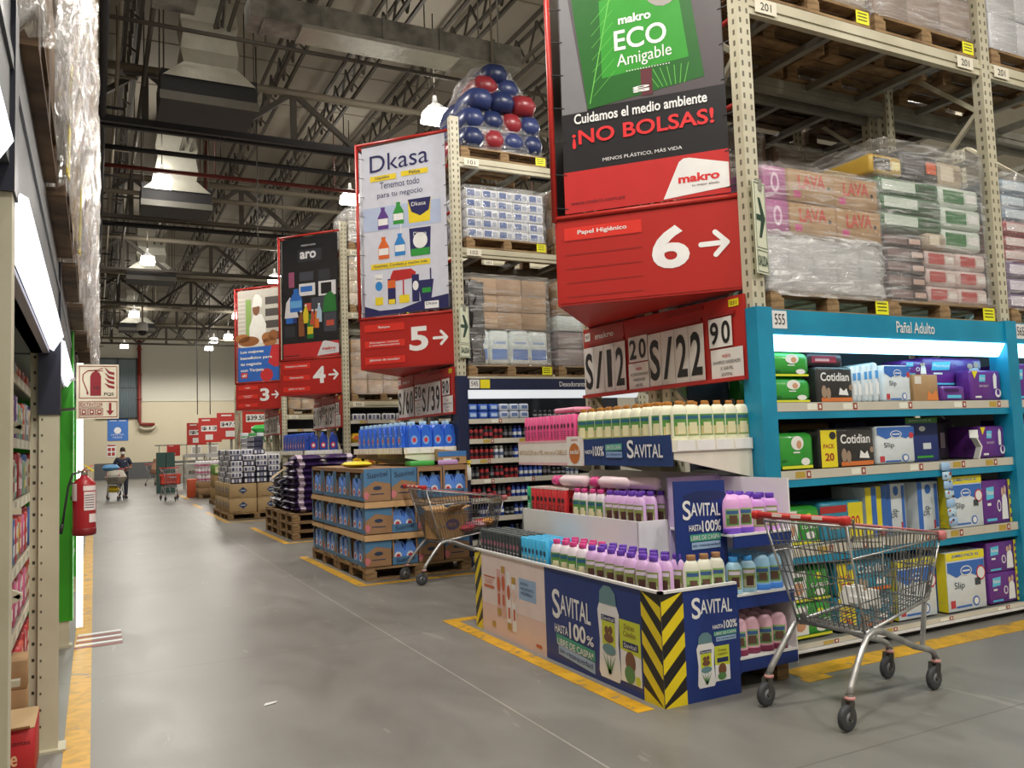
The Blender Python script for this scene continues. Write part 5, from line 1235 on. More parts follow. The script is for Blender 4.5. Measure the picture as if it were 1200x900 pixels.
b = MB().rbox((3.55, 8.92, zt), (3.80, 9.14, zt + .06), .01, 0, 1); tag(b.build('soap_pack', [M('#a98abf', .5)]), 'lilac pack lying right of the green pack on the softener cartons', 'pack')
# ------------------------------------------------------------------ purple bags on a stack of pallets
for i in range(3):
    pallet(3.42, 13.93, i * .141, 'in the stack under the purple bags, %s from below' % ORD[i], PAL_F, 0, (1.0, 1.05, 1))
    pallet(3.42, 15.15, i * .141, 'in the stack under the black and white bags, %s from below' % ORD[i], PAL_F, 0, (1.0, 1.15, 1))
def bag_make(c1, c2, c3):
    def f():
        r = empty('washing_powder_bag'); b = MB(); bag_shape(b, (-.27, -.24, 0), (.27, .24, .118), 0, seed=3); b.build('bag', [c1], r)
        b = MB()
        for s_ in (-1, 1):                    # pale printed bands over both ends
            q = MB(); bag_shape(q, (-.272, -.243, -.0015), (.272, .243, .1195), 0, seed=3)
            keep = [f_ for f_ in q.f if all((-.02 > q.v[i][0]) and q.v[i][0] > -.22 for i in f_) and s_ < 0]
            us = sorted({i for f_ in keep for i in f_}); ix = {v: i for i, v in enumerate(us)}; b.add([q.v[i] for i in us], [tuple(ix[i] for i in f_) for f_ in keep], 0, True)
        b.build('printed_band', [c2, c3], r); return r
    return f
BAG_P = Proto(bag_make(M('#2d1c46', .35), M('#b7aab8', .4), M('#a04a6a', .4))); BAG_W = Proto(bag_make(M('#20213a', .35), M('#bfc0cc', .4), M('#7f86a8', .4)))
for l in range(9):
    for iy in range(2):
        for ix in range(2):
            if l == 8 and iy: continue
            BAG_P.put((3.12 + ix * .55 + jit(.02), 13.70 + iy * .48 + jit(.02), .424 + l * .1185 * .86), jit(.05) + (pi if ix else 0), 'dark purple washing powder bag, %s layer from below, %s and %s' % (ORD[l], ('left', 'right')[ix], ('near', 'far')[iy]), 'bag', 'purple bags on the pallet stack')
for l in range(5):
    for iy in range(2):
        for ix in range(2): BAG_W.put((3.10 + ix * .55 + jit(.02), 14.85 + iy * .5 + jit(.02), .424 + l * .102), jit(.05) + pi/2, 'black and white washing powder bag, %s layer from below, %s and %s' % (ORD[l], ('left', 'right')[ix], ('near', 'far')[iy]), 'bag', 'black and white bags on the pallet stack')
b = MB().add([(2.75, 14.75, .95), (3.0, 14.7, 1.15), (3.2, 15.3, 1.2), (2.9, 15.5, .98), (2.76, 14.75, .945), (3.01, 14.7, 1.145), (3.21, 15.3, 1.195), (2.91, 15.5, .975)], [(0, 1, 2, 3), (7, 6, 5, 4), (0, 4, 5, 1), (1, 5, 6, 2), (2, 6, 7, 3), (3, 7, 4, 0)])
tag(b.build('cardboard_flap', M('#b7a283', .7)), 'loose pale cardboard flap leaning on the black and white bags', 'cardboard')
# ------------------------------------------------------------------ diamond cartons with paper rolls
for i, y in enumerate((18.95, 20.2)): pallet(3.12, y, 0, 'under the cartons with the blue diamond, %s one' % ('near', 'far')[i], PAL_F, 0, (1, 1.15, 1))
def dia_make():
    w, d, h = .56, .38, .31
    b = MB().rbox((-w/2, -d/2, 0), (w/2, d/2, h), .006, 0, 1)
    for F, W2 in ((Face((-w/2, -d/2, 0), (1, 0, 0)), w), (Face((-w/2, d/2, 0), (0, -1, 0)), d)):
        b.poly(F, [(W2*.5, h*.28), (W2*.5 + .09, h*.53), (W2*.5, h*.78), (W2*.5 - .09, h*.53)], 1, .002).rect(F, W2*.5 - .05, h*.51, W2*.5 + .05, h*.55, 2, .003).rect(F, W2*.12, h*.08, W2*.4, h*.12, 3, .002)
    return b.build('paper_carton', [M('#9c845f', .7), M('#22365c', .5), WHITE, M('#6b5538')])
DIA = Proto(dia_make)
for l in range(2):
    for iy in range(6):
        for ix in range(2): DIA.put((2.84 + ix * .575 + jit(.01), 18.6 + iy * .392, .1415 + l * .312), jit(.02), 'brown carton with a dark blue diamond, %s layer, %s from the near end, %s' % (('lower', 'upper')[l], ORD[iy], ('aisle side', 'rack side')[ix]), 'carton', 'diamond cartons')
for l in range(6):
    for iy in range(8):
        for ix in range(4):
            if l == 5 and (iy < 1 or ix > 2): continue
            (RP_D if (l in (0, 1) and ix > 0) or (ix + iy + l) % 4 == 0 else RP_W).put((2.72 + ix * .262 + jit(.006), 18.55 + iy * .262 + jit(.008), .766 + l * .1215), jit(.04), 'paper roll pack over diamond cartons, %s layer, %s from near end, %s from aisle' % (ORD[l], ORD[iy], ORD[ix]), 'paper pack', 'paper packs over the diamond cartons')
# farther pallets
pallet(3.12, 24.6, 0, 'under the narrow green and brown cartons', PAL_F, 0, (.32, 1, 1))
r = empty('carton_stack', (3.12, 24.6, .141))
cartons(r, -.16, -.45, 0, 1, 2, 2, .32, .45, .34, M('#8a7048', .7)); cartons(r, -.16, -.45, .69, 1, 2, 1, .32, .45, .28, [M('#5f8a3a', .6), M('#c9c9a0'), M('#3f6a2a')], band())
tag(r, 'brown cartons with green packs on top, beyond the paper rolls', 'carton stack')
pallet(3.55, 28.4, 0, 'under the pink and white bundles', PAL_F); pallet(3.55, 29.7, 0, 'behind the pallet of pink and white bundles', PAL_F)
r = empty('carton_tray', (3.55, 28.4, .141)); cartons(r, -.6, -.48, 0, 3, 2, 2, .4, .48, .19, M('#8f7252', .7)); tag(r, 'brown cartons under the pink and white bundles', 'cartons')
def bundle():
    b = MB(); 
    for i in range(3): b.lathe([(.03, 0), (.05, .02), (.05, .16), (.03, .19), (.015, .22)], 7, (-.1 + i * .1, 0, 0), m=0); b.lathe([(.0515, .05), (.0515, .11)], 7, (-.1 + i * .1, 0, 0), m=1, cap=False)
    return b.build('bottle_bundle', [M('#dccfd6', .4), M('#b9708f', .4)])
BUN = Proto(bundle)
for l in range(3):
    for iy in range(4):
        for ix in range(4): BUN.put((3.10 + ix * .3 + jit(.03), 28.0 + iy * .24 + jit(.03), (.141 + .382) + l * .225), jit(.2), 'pink and white bottle bundle past the green packs, %s layer, %s row, %s from aisle' % (ORD[l], ORD[iy], ORD[ix]), 'bundle', 'pink and white bundles')
# shelf with green and white packs before the far red signs
r = empty('goods_shelf', (4.0, 23.2, 0)); b = MB()
for z in (.6, 1.2, 1.7): b.box((-.5, -.4, z - .03), (.5, .4, z))
for x in (-.5, .47):
    for y in (-.4, .37): b.box((x, y, 0), (x + .03, y + .03, 1.75))
b.build('frame', GREY_STEEL, r); tag(r, 'grey shelf with green and white packs behind the paper rolls', 'shelf')
for k, z in enumerate((1.2, 1.7, .6)):
    for i in range(5):
        b = MB().rbox((-.09, -.15, 0), (.09, .15, .24), .02, 0, 2).box((-.092, -.153, .05), (.092, -.150, .15), 1); o = b.build('paper_towel_pack', [M('#bfc6cc' if (i + k) % 2 else '#3f8a4a', .5), M('#3f8a4a' if (i + k) % 2 else '#d8dcd4', .5)])
        o.location = (3.6 + i * .2, 23.05, z + .001); tag(o, '%s paper towel pack, %s from the left on the %s board of the grey shelf' % (('green', 'white')[(i + k) % 2], ORD[i], ('middle', 'top', 'lower')[k]), 'pack', 'packs on the grey shelf')
b = MB(); bag_shape(b, (-.3, -.2, 0), (.3, .2, .22), 0, seed=5); o = b.build('green_bag', M('#3fae4e', .5)); o.location = (4.1, 23.2, 1.942); tag(o, 'bright green bag on top of the packs on the grey shelf', 'bag')
b = MB().lathe([(.22, 0), (.25, .05), (.25, .1), (.22, .12)], 16, axis='y'); o = b.build('round_pack', M('#c58aa6', .5)); o.location = (3.5, 18.2 + 4.2, 1.05); o.location = (3.32, 22.6, .255); tag(o, 'round pink pack standing beside the paper rolls', 'pack')
# dark green crates and metal racks near the tills
r = empty('crate_stack', (2.55, 33.5, 0))
def crate():
    b = MB()
    for x in (-.3, .28): b.box((x, -.2, 0), (x + .02, .2, .3))
    for y in (-.2, .18): b.box((-.3, y, 0), (.3, y + .02, .3))
    b.box((-.3, -.2, 0), (.3, .2, .02))
    for z in (.08, .18, .27): b.box((-.31, -.21, z), (.31, .21, z + .02))
    return b.build('plastic_crate', M('#22403a', .5))
bpy.data.objects.remove(r)
CR = Proto(crate)
for k in range(5):
    for i in range(2): CR.put((2.22 + i * .32, 33.5, .002 + k * .302), 0, 'dark green plastic crate in the far stack, %s from below, %s' % (ORD[k], ('left', 'right')[i]), 'crate', 'dark green crates', (.5, 1, 1))
for i, (x, y) in enumerate(((3.9, 35.5), (4.3, 32.0))):
    r = empty('metal_shelf', (x, y, 0)); b = MB()
    for z in (.5, .9, 1.3): b.box((-.7, -.35, z), (.7, .35, z + .03)).box((-.7, -.36, z - .02), (.7, -.35, z + .12), 1)
    for q in (-.7, .66):
        for w in (-.35, .31): b.box((q, w, 0), (q + .04, w + .04, 1.4))
    b.build('frame', [GREY_STEEL, M('#9a9a98', .4)], r)
    MB().box((-.5, -.3, .53), (.2, .2, .75)).box((-.1, -.3, .93), (.5, .2, 1.1)).build('stock', M('#77706a', .6), r)
    tag(r, 'far grey metal shelf with boxes, %s' % ('behind the dark green crates', 'right of the dark green crates')[i], 'shelf')
r = empty('checkout_counter', (4.2, 45.0, 0)); MB().box((-1.5, -.4, 0), (1.5, .4, .9)).build('body', M('#8f8a80', .6), r); MB().box((-1.6, -.45, .9), (1.6, .45, .96)).build('top', M('#bdb8aa', .5), r)
b = MB()
for x in (-1.3, 0, 1.3): b.box((x - .02, -.02, .96), (x + .02, .02, 1.9))
b.box((-1.5, -.02, 1.86), (1.5, .02, 1.92)); b.build('rail', GREY_STEEL, r)
tag(r, 'far checkout counter with a rail before the cream wall', 'counter')
for i, x in enumerate((4.4, 5.2)):
    F = Face((x, 44.9, 1.15), (1, 0, 0)); b = MB().prism(F, [(0, 0), (.5, 0), (.5, .7), (0, .7)], .02).rect(F, .06, .3, .44, .6, 1); tag(b.build('notice_board', [CARD, M('#9a9690')]), 'white notice on the far checkout, %s one' % ('left', 'right')[i], 'notice', 'notices on the checkout')
# ------------------------------------------------------------------ shopping trolleys
HANDLE_R = M('#b02a26', .35); BUMPER = M('#b0696a', .5)
def lerp(a, b, t): return V(a) + (V(b) - V(a)) * t
def cart_make(coarse=False):
    def f():
        r = empty('shopping_trolley'); n = 5; wr = .0032 if not coarse else .006
        RT = [(.04, s * .255, .975) for s in (-1, 1)]; RB = [(.21, s * .205, .42) for s in (-1, 1)]
        FT = [(1.0, s * .175, .845) for s in (-1, 1)]; FB = [(.90, s * .14, .50) for s in (-1, 1)]
        b = MB(); step = 1 if not coarse else 2
        for s in (0, 1):
            k = 26 // step
            for i in range(k + 1):
                t = i / k; b.tube([lerp(RT[s], FT[s], t), lerp(RB[s], FB[s], t)], wr, 4, caps=False)
            for q in (.2, .45, .72): b.tube([lerp(RT[s], RB[s], q), lerp(FT[s], FB[s], q)], wr * 1.1, 4, caps=False)
        for A, B in ((RT, RB), (FT, FB)):
            k = 14 // step
            for i in range(1, k): t = i / k; b.tube([lerp(A[0], A[1], t), lerp(B[0], B[1], t)], wr, 4, caps=False)
            for q in (.25, .5, .75): b.tube([lerp(A[0], B[0], q), lerp(A[1], B[1], q)], wr * 1.1, 4, caps=False)
        k = 12 // step
        for i in range(k + 1): t = i / k; b.tube([lerp(RB[0], RB[1], t), lerp(FB[0], FB[1], t)], wr, 4, caps=False)
        for i in range(9): t = i / 8; b.tube([lerp(RB[0], FB[0], t), lerp(RB[1], FB[1], t)], wr, 4, caps=False)
        b.build('basket', CHROME, r)
        b = MB()
        for s in (0, 1): b.tube([RT[s], FT[s]], .008, 6).tube([RB[s], FB[s]], .009, 6).tube([RT[s], RB[s]], .007, 6).tube([FT[s], FB[s]], .006, 6)
        b.tube([FT[0], FT[1]], .008, 6).tube([FB[0], FB[1]], .008, 6).tube([RB[0], RB[1]], .009, 6).tube([RT[0], RT[1]], .006, 6)
        for s in (0, 1): b.tube([lerp(RT[s], RB[s], .30), lerp(FT[s], FB[s], .05)], .005, 5)
        b.build('rim', TUBE_STEEL, r)
        b = MB()
        for s in (-1, 1):
            y = lambda q: s * q
            b.tube([(0.0, y(.245), .165), (.02, y(.24), .20), (.13, y(.225), .33), (.20, y(.22), .405), (.27, y(.21), .425), (.36, y(.20), .41), (.70, y(.16), .27), (.86, y(.145), .225), (.91, y(.14), .20), (.93, y(.14), .165)], .0165, 8)
            b.bar((.24, y(.205), .40), (.24, y(.18), .46), .03, .02); b.bar((.80, y(.145), .25), (.86, y(.14), .49), .02, .02)
        b.tube([(.24, -.21, .41), (.24, .21, .41)], .013, 6); b.tube([(.30, 0, .42), (.85, 0, .26)], .01, 6)
        b.build('chassis', TUBE_STEEL, r)
        MB().tube([(.0, -.285, 1.01), (.0, .285, 1.01)], .0175, 10).rbox((-.02, -.295, .985), (.035, -.25, 1.03), .008, 0, 1).rbox((-.02, .25, .985), (.035, .295, 1.03), .008, 0, 1).build('handle', HANDLE_R, r)
        F = Face((0, 0, 0), (0, 1, 0))
        b = MB()
        for y in (-.13, 0.0, .12): b.box((-.0195, y - .03, 1.006), (-.008, y + .03, 1.0235))
        b.build('handle_label', M('#d8c4bc', .5), r)
        b = MB()
        for s in (-1, 1):
            b.tube([(.03, s * .262, 1.015), (.09, s * .262, 1.0), (.10, s * .258, .93), (.08, s * .255, .90)], .007, 6)
        b.build('handle_hooks', CHROME, r)
        b = MB()
        for s in (-1, 1): b.rbox((.97, s * .18 - .022, .815), (1.03, s * .18 + .022, .868), .01, 0, 1)
        for s in (-1, 1): b.tube([(.09, s * .25, .985), (.98, s * .178, .862)], .0055, 5)
        b.build('bumper', BUMPER, r)
        for x, y in ((0, -.245), (0, .245), (.93, -.14), (.93, .14)):
            q = MB().lathe([(.018, .142), (.026, .146), (.026, .156), (.018, .162)], 12, (0, 0, 0), m=1).lathe([(.02, .125), (.02, .17)], 10, (0, 0, 0), m=0)
            for s in (-1, 1): q.bar((-.012, s * .020, .145), (-.03, s * .020, .062), .032, .004)
            q.tube([(-.03, -.024, .062), (-.03, .024, .062)], .006, 6)
            c = q.build('caster', [M('#55544f', .5, .4), M('#c08a86', .5)], r); c.location = (x, y, 0)
            q = MB().lathe([(.030, -.016), (.055, -.015), (.062, -.010), (.062, .010), (.055, .015), (.030, .016)], 18, (-.03, 0, .0625), axis='y').lathe([(.03, -.0165), (.03, .0165)], 14, (-.03, 0, .0625), axis='y', m=1).lathe([(.012, -.02), (.012, .02)], 10, (-.03, 0, .0625), axis='y', m=2)
            w = q.build('wheel', [M('#3a3b3f', .6), M('#6d6e72', .5), M('#1f1f22', .5)], c)
        return r
    return f
CART = Proto(cart_make()); CARTF = Proto(cart_make(True))
CART.put((3.255, 3.18, 0.001), math.radians(6), 'empty wire shopping trolley with red handle in front of the diaper shelves', 'shopping trolley', 'shopping trolleys')
CART.put((3.06, 8.42, 0.001), math.radians(1), 'wire shopping trolley holding an open carton, beside the softener cartons', 'shopping trolley', 'shopping trolleys')
CARTF.put((2.10, 28.1, 0.001), math.radians(-92), 'far shopping trolley with a red plastic crate on it', 'shopping trolley', 'far shopping trolleys')
CARTF.put((.62, 30.2, 0.001), math.radians(-95), 'far shopping trolley piled with grey and blue sacks, pushed by the person', 'shopping trolley', 'far shopping trolleys')
CARTF.put((2.35, 42.0, 0.001), math.radians(-60), 'farthest shopping trolley with a brown pack leaning in it', 'shopping trolley', 'far shopping trolleys')
# what lies in them
b = MB()
for i in range(9):
    t = i / 8 * pi * 1.6; b.box((.0 + .09*cos(t) - .03, .07*sin(t) - .025, .0 + .02*(i % 2)), (.09*cos(t) + .03, .07*sin(t) + .025, .07 + .03*sin(i*2)))
o = b.build('crumpled_paper', M('#d9d6cf', .6)); o.location = (3.72, 3.22, .50); o.rotation_euler = (.1, .1, .4); tag(o, 'white crumpled packing paper in the bottom of the near trolley', 'paper')
r = empty('open_carton', (3.40, 8.40, .44), .3); b = MB()
for a, c in (((-.17, -.13, 0), (.17, -.124, .3)), ((-.17, .124, 0), (.17, .13, .3)), ((-.17, -.13, 0), (-.164, .13, .3)), ((.164, -.13, 0), (.17, .13, .3)), ((-.17, -.13, 0), (.17, .13, .006))): b.box(a, c)
F = Face((-.17, -.13, 0), (1, 0, 0)); b.oval(F, .17, .15, .10, .06, 1).text(F, 'mix', .11, .13, .12, .05, 0, .004, bold=.02)
b.build('box', [M('#a07e54', .7), M('#5a4a6a')], r)
b = MB().bar((0, -.13, .3), (.02, -.22, .36), .3, .006).bar((0, .13, .3), (0, .22, .34), .3, .006).bar((.17, 0, .3), (.30, 0, .33), .2, .006); b.build('flap', M('#b08d62', .7), r)
tag(r, 'open brown carton standing in the trolley beside the softener cartons', 'carton')
for i, (x, y, c) in enumerate(((3.62, 8.33, '#b03a44'), (3.72, 8.45, '#c4567a'), (3.80, 8.38, '#c9a0a8'), (3.86, 8.46, '#b03a3a'), (3.90, 8.36, '#c98a3a'))):
    b = MB(); bag_shape(b, (-.09, -.06, 0), (.09, .06, .07), 0, seed=i); o = b.build('snack_pack', M(c, .4)); o.location = (x, y, .50 + .012 * i); o.rotation_euler.z = i; tag(o, 'small %s packet in the front of the trolley with the open carton' % ('dark red', 'pink', 'pale pink', 'red', 'orange')[i], 'packet', 'packets in the trolley')
r = empty('plastic_crate', (2.08, 27.45, .52)); b = MB()
for a, c in (((-.28, -.2, 0), (.28, -.18, .3)), ((-.28, .18, 0), (.28, .2, .3)), ((-.28, -.2, 0), (-.26, .2, .3)), ((.26, -.2, 0), (.28, .2, .3)), ((-.28, -.2, 0), (.28, .2, .02)), ((-.3, -.22, .26), (.3, -.2, .31)), ((-.3, .2, .26), (.3, .22, .31))): b.box(a, c)
F = Face((-.28, -.2, 0), (1, 0, 0)); b.rect(F, .25, .2, .42, .23, 1)
b.build('tub', [M('#d0402c', .45), WHITE], r); tag(r, 'bright red plastic crate riding on the far trolley', 'crate')
b = MB(); bag_shape(b, (-.34, -.42, 0), (.34, .36, .46), 0, seed=9); o = b.build('sack', M('#9a9488', .6)); o.location = (.62, 29.7, .53); tag(o, 'grey sack in the trolley pushed by the person', 'sack')
b = MB(); bag_shape(b, (-.3, -.25, 0), (.25, .25, .2), 0, seed=10); o = b.build('sack', M('#4f7fa8', .6)); o.location = (.50, 29.75, .97); tag(o, 'blue sack on top of the grey sack in the far trolley', 'sack')
b = MB(); bag_shape(b, (-.2, -.2, 0), (.2, .2, .2), 0, seed=11); o = b.build('yellow_pack', M('#c9b020', .5)); o.location = (.55, 29.7, .27); tag(o, 'yellow pack on the lower rack of the far trolley', 'pack')
b = MB().rbox((-.18, -.15, 0), (.18, .15, .7), .05, 0, 2).box((-.182, -.152, .2), (.182, -.148, .5), 1); o = b.build('brown_pack', [M('#7a5848', .6), M('#a07a62')]); o.location = (2.45, 41.4, .55); o.rotation_euler = (0, .25, 0); tag(o, 'brown pack leaning up in the farthest trolley', 'pack')
b = MB().box((-.25, -.1, 0), (.25, .1, .5)); o = MB().rbox((-.22, -.22, 0), (.22, .22, .6), .03, 0, 2).build('orange_tub', M('#b8502c', .5)); o.location = (2.95, 29.2, .001); tag(o, 'orange red tub on the floor left of the pink and white bundles', 'tub')
# ------------------------------------------------------------------ the person behind the far trolley
def skinned(name, verts, edges, radii, mat, parent, sub=2, root=0):
    me = bpy.data.meshes.new(name); me.from_pydata(verts, edges, []); o = bpy.data.objects.new(name, me); COL.objects.link(o); o.parent = parent
    bm = bmesh.new(); bm.from_mesh(me); ly = bm.verts.layers.skin.verify()
    bm.verts.ensure_lookup_table()
    for i, v in enumerate(bm.verts):
        rr = radii[i]; v[ly].radius = rr if isinstance(rr, tuple) else (rr, rr)
        v[ly].use_root = (i == root)
    bm.to_mesh(me); bm.free(); me.materials.append(mat)
    m = o.modifiers.new('skin', 'SKIN'); m.use_smooth_shade = True
    s = o.modifiers.new('sub', 'SUBSURF'); s.levels = sub; s.render_levels = sub
    return o
SKIN = M('#7a523c', .55, var=.04)
P0 = empty('person', (.86, 31.05, 0))        # local: faces -y (towards the camera), looking down at the hands
vs, es, rs = [], [], []
def chain(pts, start=None):
    prev = start
    for p, r_ in pts:
        vs.append(p); rs.append(r_); i = len(vs) - 1
        if prev is not None: es.append((prev, i))
        prev = i
    return prev
pel = chain([((0, 0, .95), (.15, .11))]); che = chain([((0, 0, 1.08), (.14, .10)), ((0, .0, 1.24), (.16, .115)), ((0, .005, 1.38), (.15, .10))], pel)
nk = chain([((0, -.005, 1.46), .06), ((0, -.03, 1.53), .058)], che); hd = chain([((0, -.06, 1.59), (.074, .085)), ((0, -.075, 1.66), (.078, .095)), ((0, -.07, 1.73), (.066, .082))], nk)
for s in (-1, 1):
    hip = chain([((s * .09, 0, .90), .088), ((s * .10, -.015, .70), .078), ((s * .105, -.02, .49), .056), ((s * .105, .0, .28), .048), ((s * .105, .015, .10), .036), ((s * .11, -.06, .045), .036), ((s * .115, -.15, .03), .028)], pel)
    elx, hx = (s * .27, s * .13)
    hand = chain([((s * .17, .005, 1.38), .06), ((s * .235, .01, 1.28), .05), ((elx, .02, 1.10), .042), ((s * .22, -.14, 1.06), .036), ((s * .15, -.27, 1.08), .026), ((hx, -.33, 1.085), .03), ((s * .115, -.37, 1.085), .026)], che)
    for k in range(4): chain([((s * (.10 + .012 * k), -.40, 1.095 - .012 * k), .0085), ((s * (.088 + .012 * k), -.43, 1.09 - .012 * k), .008), ((s * (.078 + .01 * k), -.445, 1.075 - .012 * k), .0075)], hand)
    chain([((s * .10, -.34, 1.105), .010), ((s * .08, -.37, 1.11), .009)], hand - 1)
skinned('body', vs, es, rs, SKIN, P0)
skinned('polo_shirt', [(0, 0, .92), (0, 0, 1.08), (0, 0, 1.24), (0, .005, 1.40), (-.17, .005, 1.385), (-.24, .01, 1.28), (-.265, .015, 1.17), (.17, .005, 1.385), (.24, .01, 1.28), (.265, .015, 1.17)],
        [(0, 1), (1, 2), (2, 3), (3, 4), (4, 5), (5, 6), (3, 7), (7, 8), (8, 9)], [(.175, .135), (.17, .13), (.185, .14), (.165, .115), .078, .07, .062, .078, .07, .062], M('#20263a', .7), P0)
skinned('trousers', [(0, 0, .96), (-.09, 0, .88), (-.10, -.015, .68), (-.105, -.018, .48), (-.105, 0, .28), (-.105, .01, .10), (.09, 0, .88), (.10, -.015, .68), (.105, -.018, .48), (.105, 0, .28), (.105, .01, .10)],
        [(0, 1), (1, 2), (2, 3), (3, 4), (4, 5), (0, 6), (6, 7), (7, 8), (8, 9), (9, 10)], [(.165, .13), .105, .095, .078, .07, .062, .105, .095, .078, .07, .062], M('#232833', .7), P0)
for s in (-1, 1):
    b = MB().rbox((s * .11 - .05, -.21, 0.001), (s * .11 + .05, .07, .09), .03, 0, 2); b.build('shoe', M('#1c1c1f', .5), P0)
b = MB().lathe([(.086, 1.66), (.088, 1.72), (.074, 1.775), (.04, 1.80), (.005, 1.805)], 14, (0, -.055, 0), 1, 1.12); b.build('hair', M('#241a16', .7), P0)
b = MB().lathe([(.02, 1.545), (.055, 1.56), (.072, 1.60), (.06, 1.64), (.03, 1.645)], 12, (0, -.105, 0), 1, .8); b.build('face_mask', M('#cfd6dc', .6), P0)
b = MB()
for s in (-1, 1): b.lathe([(.002, 0), (.012, .004), (.002, .008)], 8, (s * .03, -.168, 1.672), axis='y')
b.build('eyes', M('#1b1512', .4), P0)
b = MB()
for s in (-1, 1): b.rbox((s * .082 - .008, -.08, 1.62), (s * .082 + .008, -.04, 1.68), .006, 0, 1)
b.rbox((-.012, -.185, 1.64), (.012, -.15, 1.66), .005, 0, 1)
b.build('ears_and_nose', SKIN, P0)
F = Face((.05, -.142, 1.30), (1, 0, 0)); b = MB().rect(F, 0, 0, .06, .015, 0, .003); b.build('name_tag', WHITE, P0)
P0.scale = (.96, .96, .96); tag(P0, 'person in dark polo shirt and face mask standing behind the far loaded trolley', 'person')
# ------------------------------------------------------------------ diaper packs on the blue-green shelves
def dpack(mats, deco, w, h, d=.30, r=.025, film=False):
    def f():
        b = MB().rbox((-w/2, 0, 0), (w/2, d, h), r, 0, 2); F = Face((-w/2, 0, 0), (1, 0, 0))
        deco(b, F, w, h)
        return b.build('diaper_pack', mats)
    return f
GRN = [M('#2c8a2f', .3, coat=.3, bump=.5, scale=16), M('#d5dccf', .4), M('#c9c832', .4), M('#1d5f24', .4), M('#b98a6a', .5)]
def d_green(b, F, w, h):
    b.oval(F, w*.52, h*.72, w*.17, h*.19, 1, .002).oval(F, w*.56, h*.68, w*.07, h*.11, 4, .003).rect(F, w*.08, h*.04, w*.92, h*.12, 2, .002).rect(F, w*.4, h*.45, w*.58, h*.49, 1, .002)
    b.oval(F, w*.72, h*.22, w*.12, h*.1, 1, .0022).oval(F, w*.15, h*.25, w*.08, h*.04, 3, .002)
def d_greenclas(b, F, w, h):
    b.rect(F, w*.03, h*.12, w*.42, h*.9, 1, .002).rect(F, w*.06, h*.62, w*.36, h*.74, 3, .003).oval(F, w*.24, h*.4, w*.12, h*.18, 4, .003).oval(F, w*.7, h*.72, w*.08, h*.1, 2, .002)
    b.text(F, 'CLÁSICO', w*.52, h*.42, w*.4, h*.12, 1, .003, bold=.02).rect(F, w*.05, h*.03, w*.95, h*.10, 2, .002).oval(F, w*.72, h*.25, w*.12, h*.1, 1, .002)
CTD = [M('#2b2a2c', .3, coat=.3, bump=.5, scale=16), M('#dedede', .4), M('#c06a35', .4), M('#8f7a68', .5), M('#e0c428', .45), M('#8d2a2a', .45)]
def d_cot(b, F, w, h):
    b.text(F, 'Cotidian', w*.10, h*.60, w*.78, h*.24, 1, .003, bold=.02).rect(F, w*.1, h*.03, w*.95, h*.14, 2, .002).oval(F, w*.18, h*.3, w*.07, h*.18, 3, .002).oval(F, w*.3, h*.26, w*.06, h*.16, 3, .0022)
    b.poly(F, [(w*.58, h*.22), (w*.85, h*.2), (w*.8, h*.4), (w*.72, h*.32), (w*.62, h*.42)], 1, .002).oval(F, w*.92, h*.42, w*.05, h*.08, 3, .002)
def d_cotpack(b, F, w, h):
    b.rect(F, 0.01, h*.02, w*.30, h*.96, 4, .003).text(F, 'PACK', w*.06, h*.5, w*.19, h*.11, 5, .004, bold=.02).text(F, '20', w*.08, h*.18, w*.16, h*.2, 5, .004, bold=.03).oval(F, w*.23, h*.82, w*.06, h*.1, 0, .004)
    G = Face(F.p(w*.30, 0, 0), F.u); d_cot(b, G, w*.69, h)
SLP = [M('#c6ced6', .3, coat=.3, bump=.5, scale=16), M('#3563ad', .4), M('#dfe3e6', .4), M('#b03a44', .4), M('#4d8fc8', .4), M('#3a4148', .4), M('#d9c62a', .45)]
def d_slip(b, F, w, h):
    b.poly(F, [(w*.02, h*.97), (w*.98, h*.97), (w*.98, h*.78), (w*.75, h*.66), (w*.5, h*.76), (w*.25, h*.66), (w*.02, h*.78)], 1, .002).oval(F, w*.5, h*.78, w*.15, h*.1, 2, .003).oval(F, w*.5, h*.78, w*.13, h*.08, 1, .0035).rect(F, w*.4, h*.765, w*.6, h*.795, 2, .004)
    b.text(F, 'Slip', w*.18, h*.40, w*.26, h*.17, 5, .003).rect(F, w*.06, h*.07, w*.18, h*.22, 3, .002).rect(F, w*.2, h*.06, w*.6, h*.10, 1, .002).oval(F, w*.72, h*.15, w*.09, h*.1, 1, .002).oval(F, w*.72, h*.15, w*.06, h*.07, 2, .003).oval(F, w*.9, h*.74, w*.06, h*.08, 3, .003)
def d_jumbo(b, F, w, h):
    b.rect(F, 0, h*.86, w, h, 6, .002).text(F, 'JUMBO PACK 42', w*.15, h*.895, w*.7, h*.065, 1, .003, bold=.02)
    G = Face(F.p(0, 0, 0), F.u); d_slip(b, G, w, h*.86); b.oval(F, w*.88, h*.6, w*.12, h*.13, 3, .004).oval(F, w*.88, h*.6, w*.095, h*.1, 2, .005).rect(F, w*.72, h*.4, w*.86, h*.52, 5, .004)
    S_ = Face(F.o + V((0, .30, 0)), (0, -1, 0)); b.rect(S_, 0, 0, .3, h, 1, .002).rect(S_, .22, 0, .3, h, 6, .003).text(S_, 'JUMBO PACK', .285, h*.15, h*.7, .045, 1, .004, bold=.02, turn=90)
PLN = [M('#5b2a7c', .3, coat=.3, bump=.5, scale=16), M('#56b3d6', .4), M('#ddd3e0', .4), M('#b99a86', .5), M('#d9c62a', .45), M('#3a1a52', .4)]
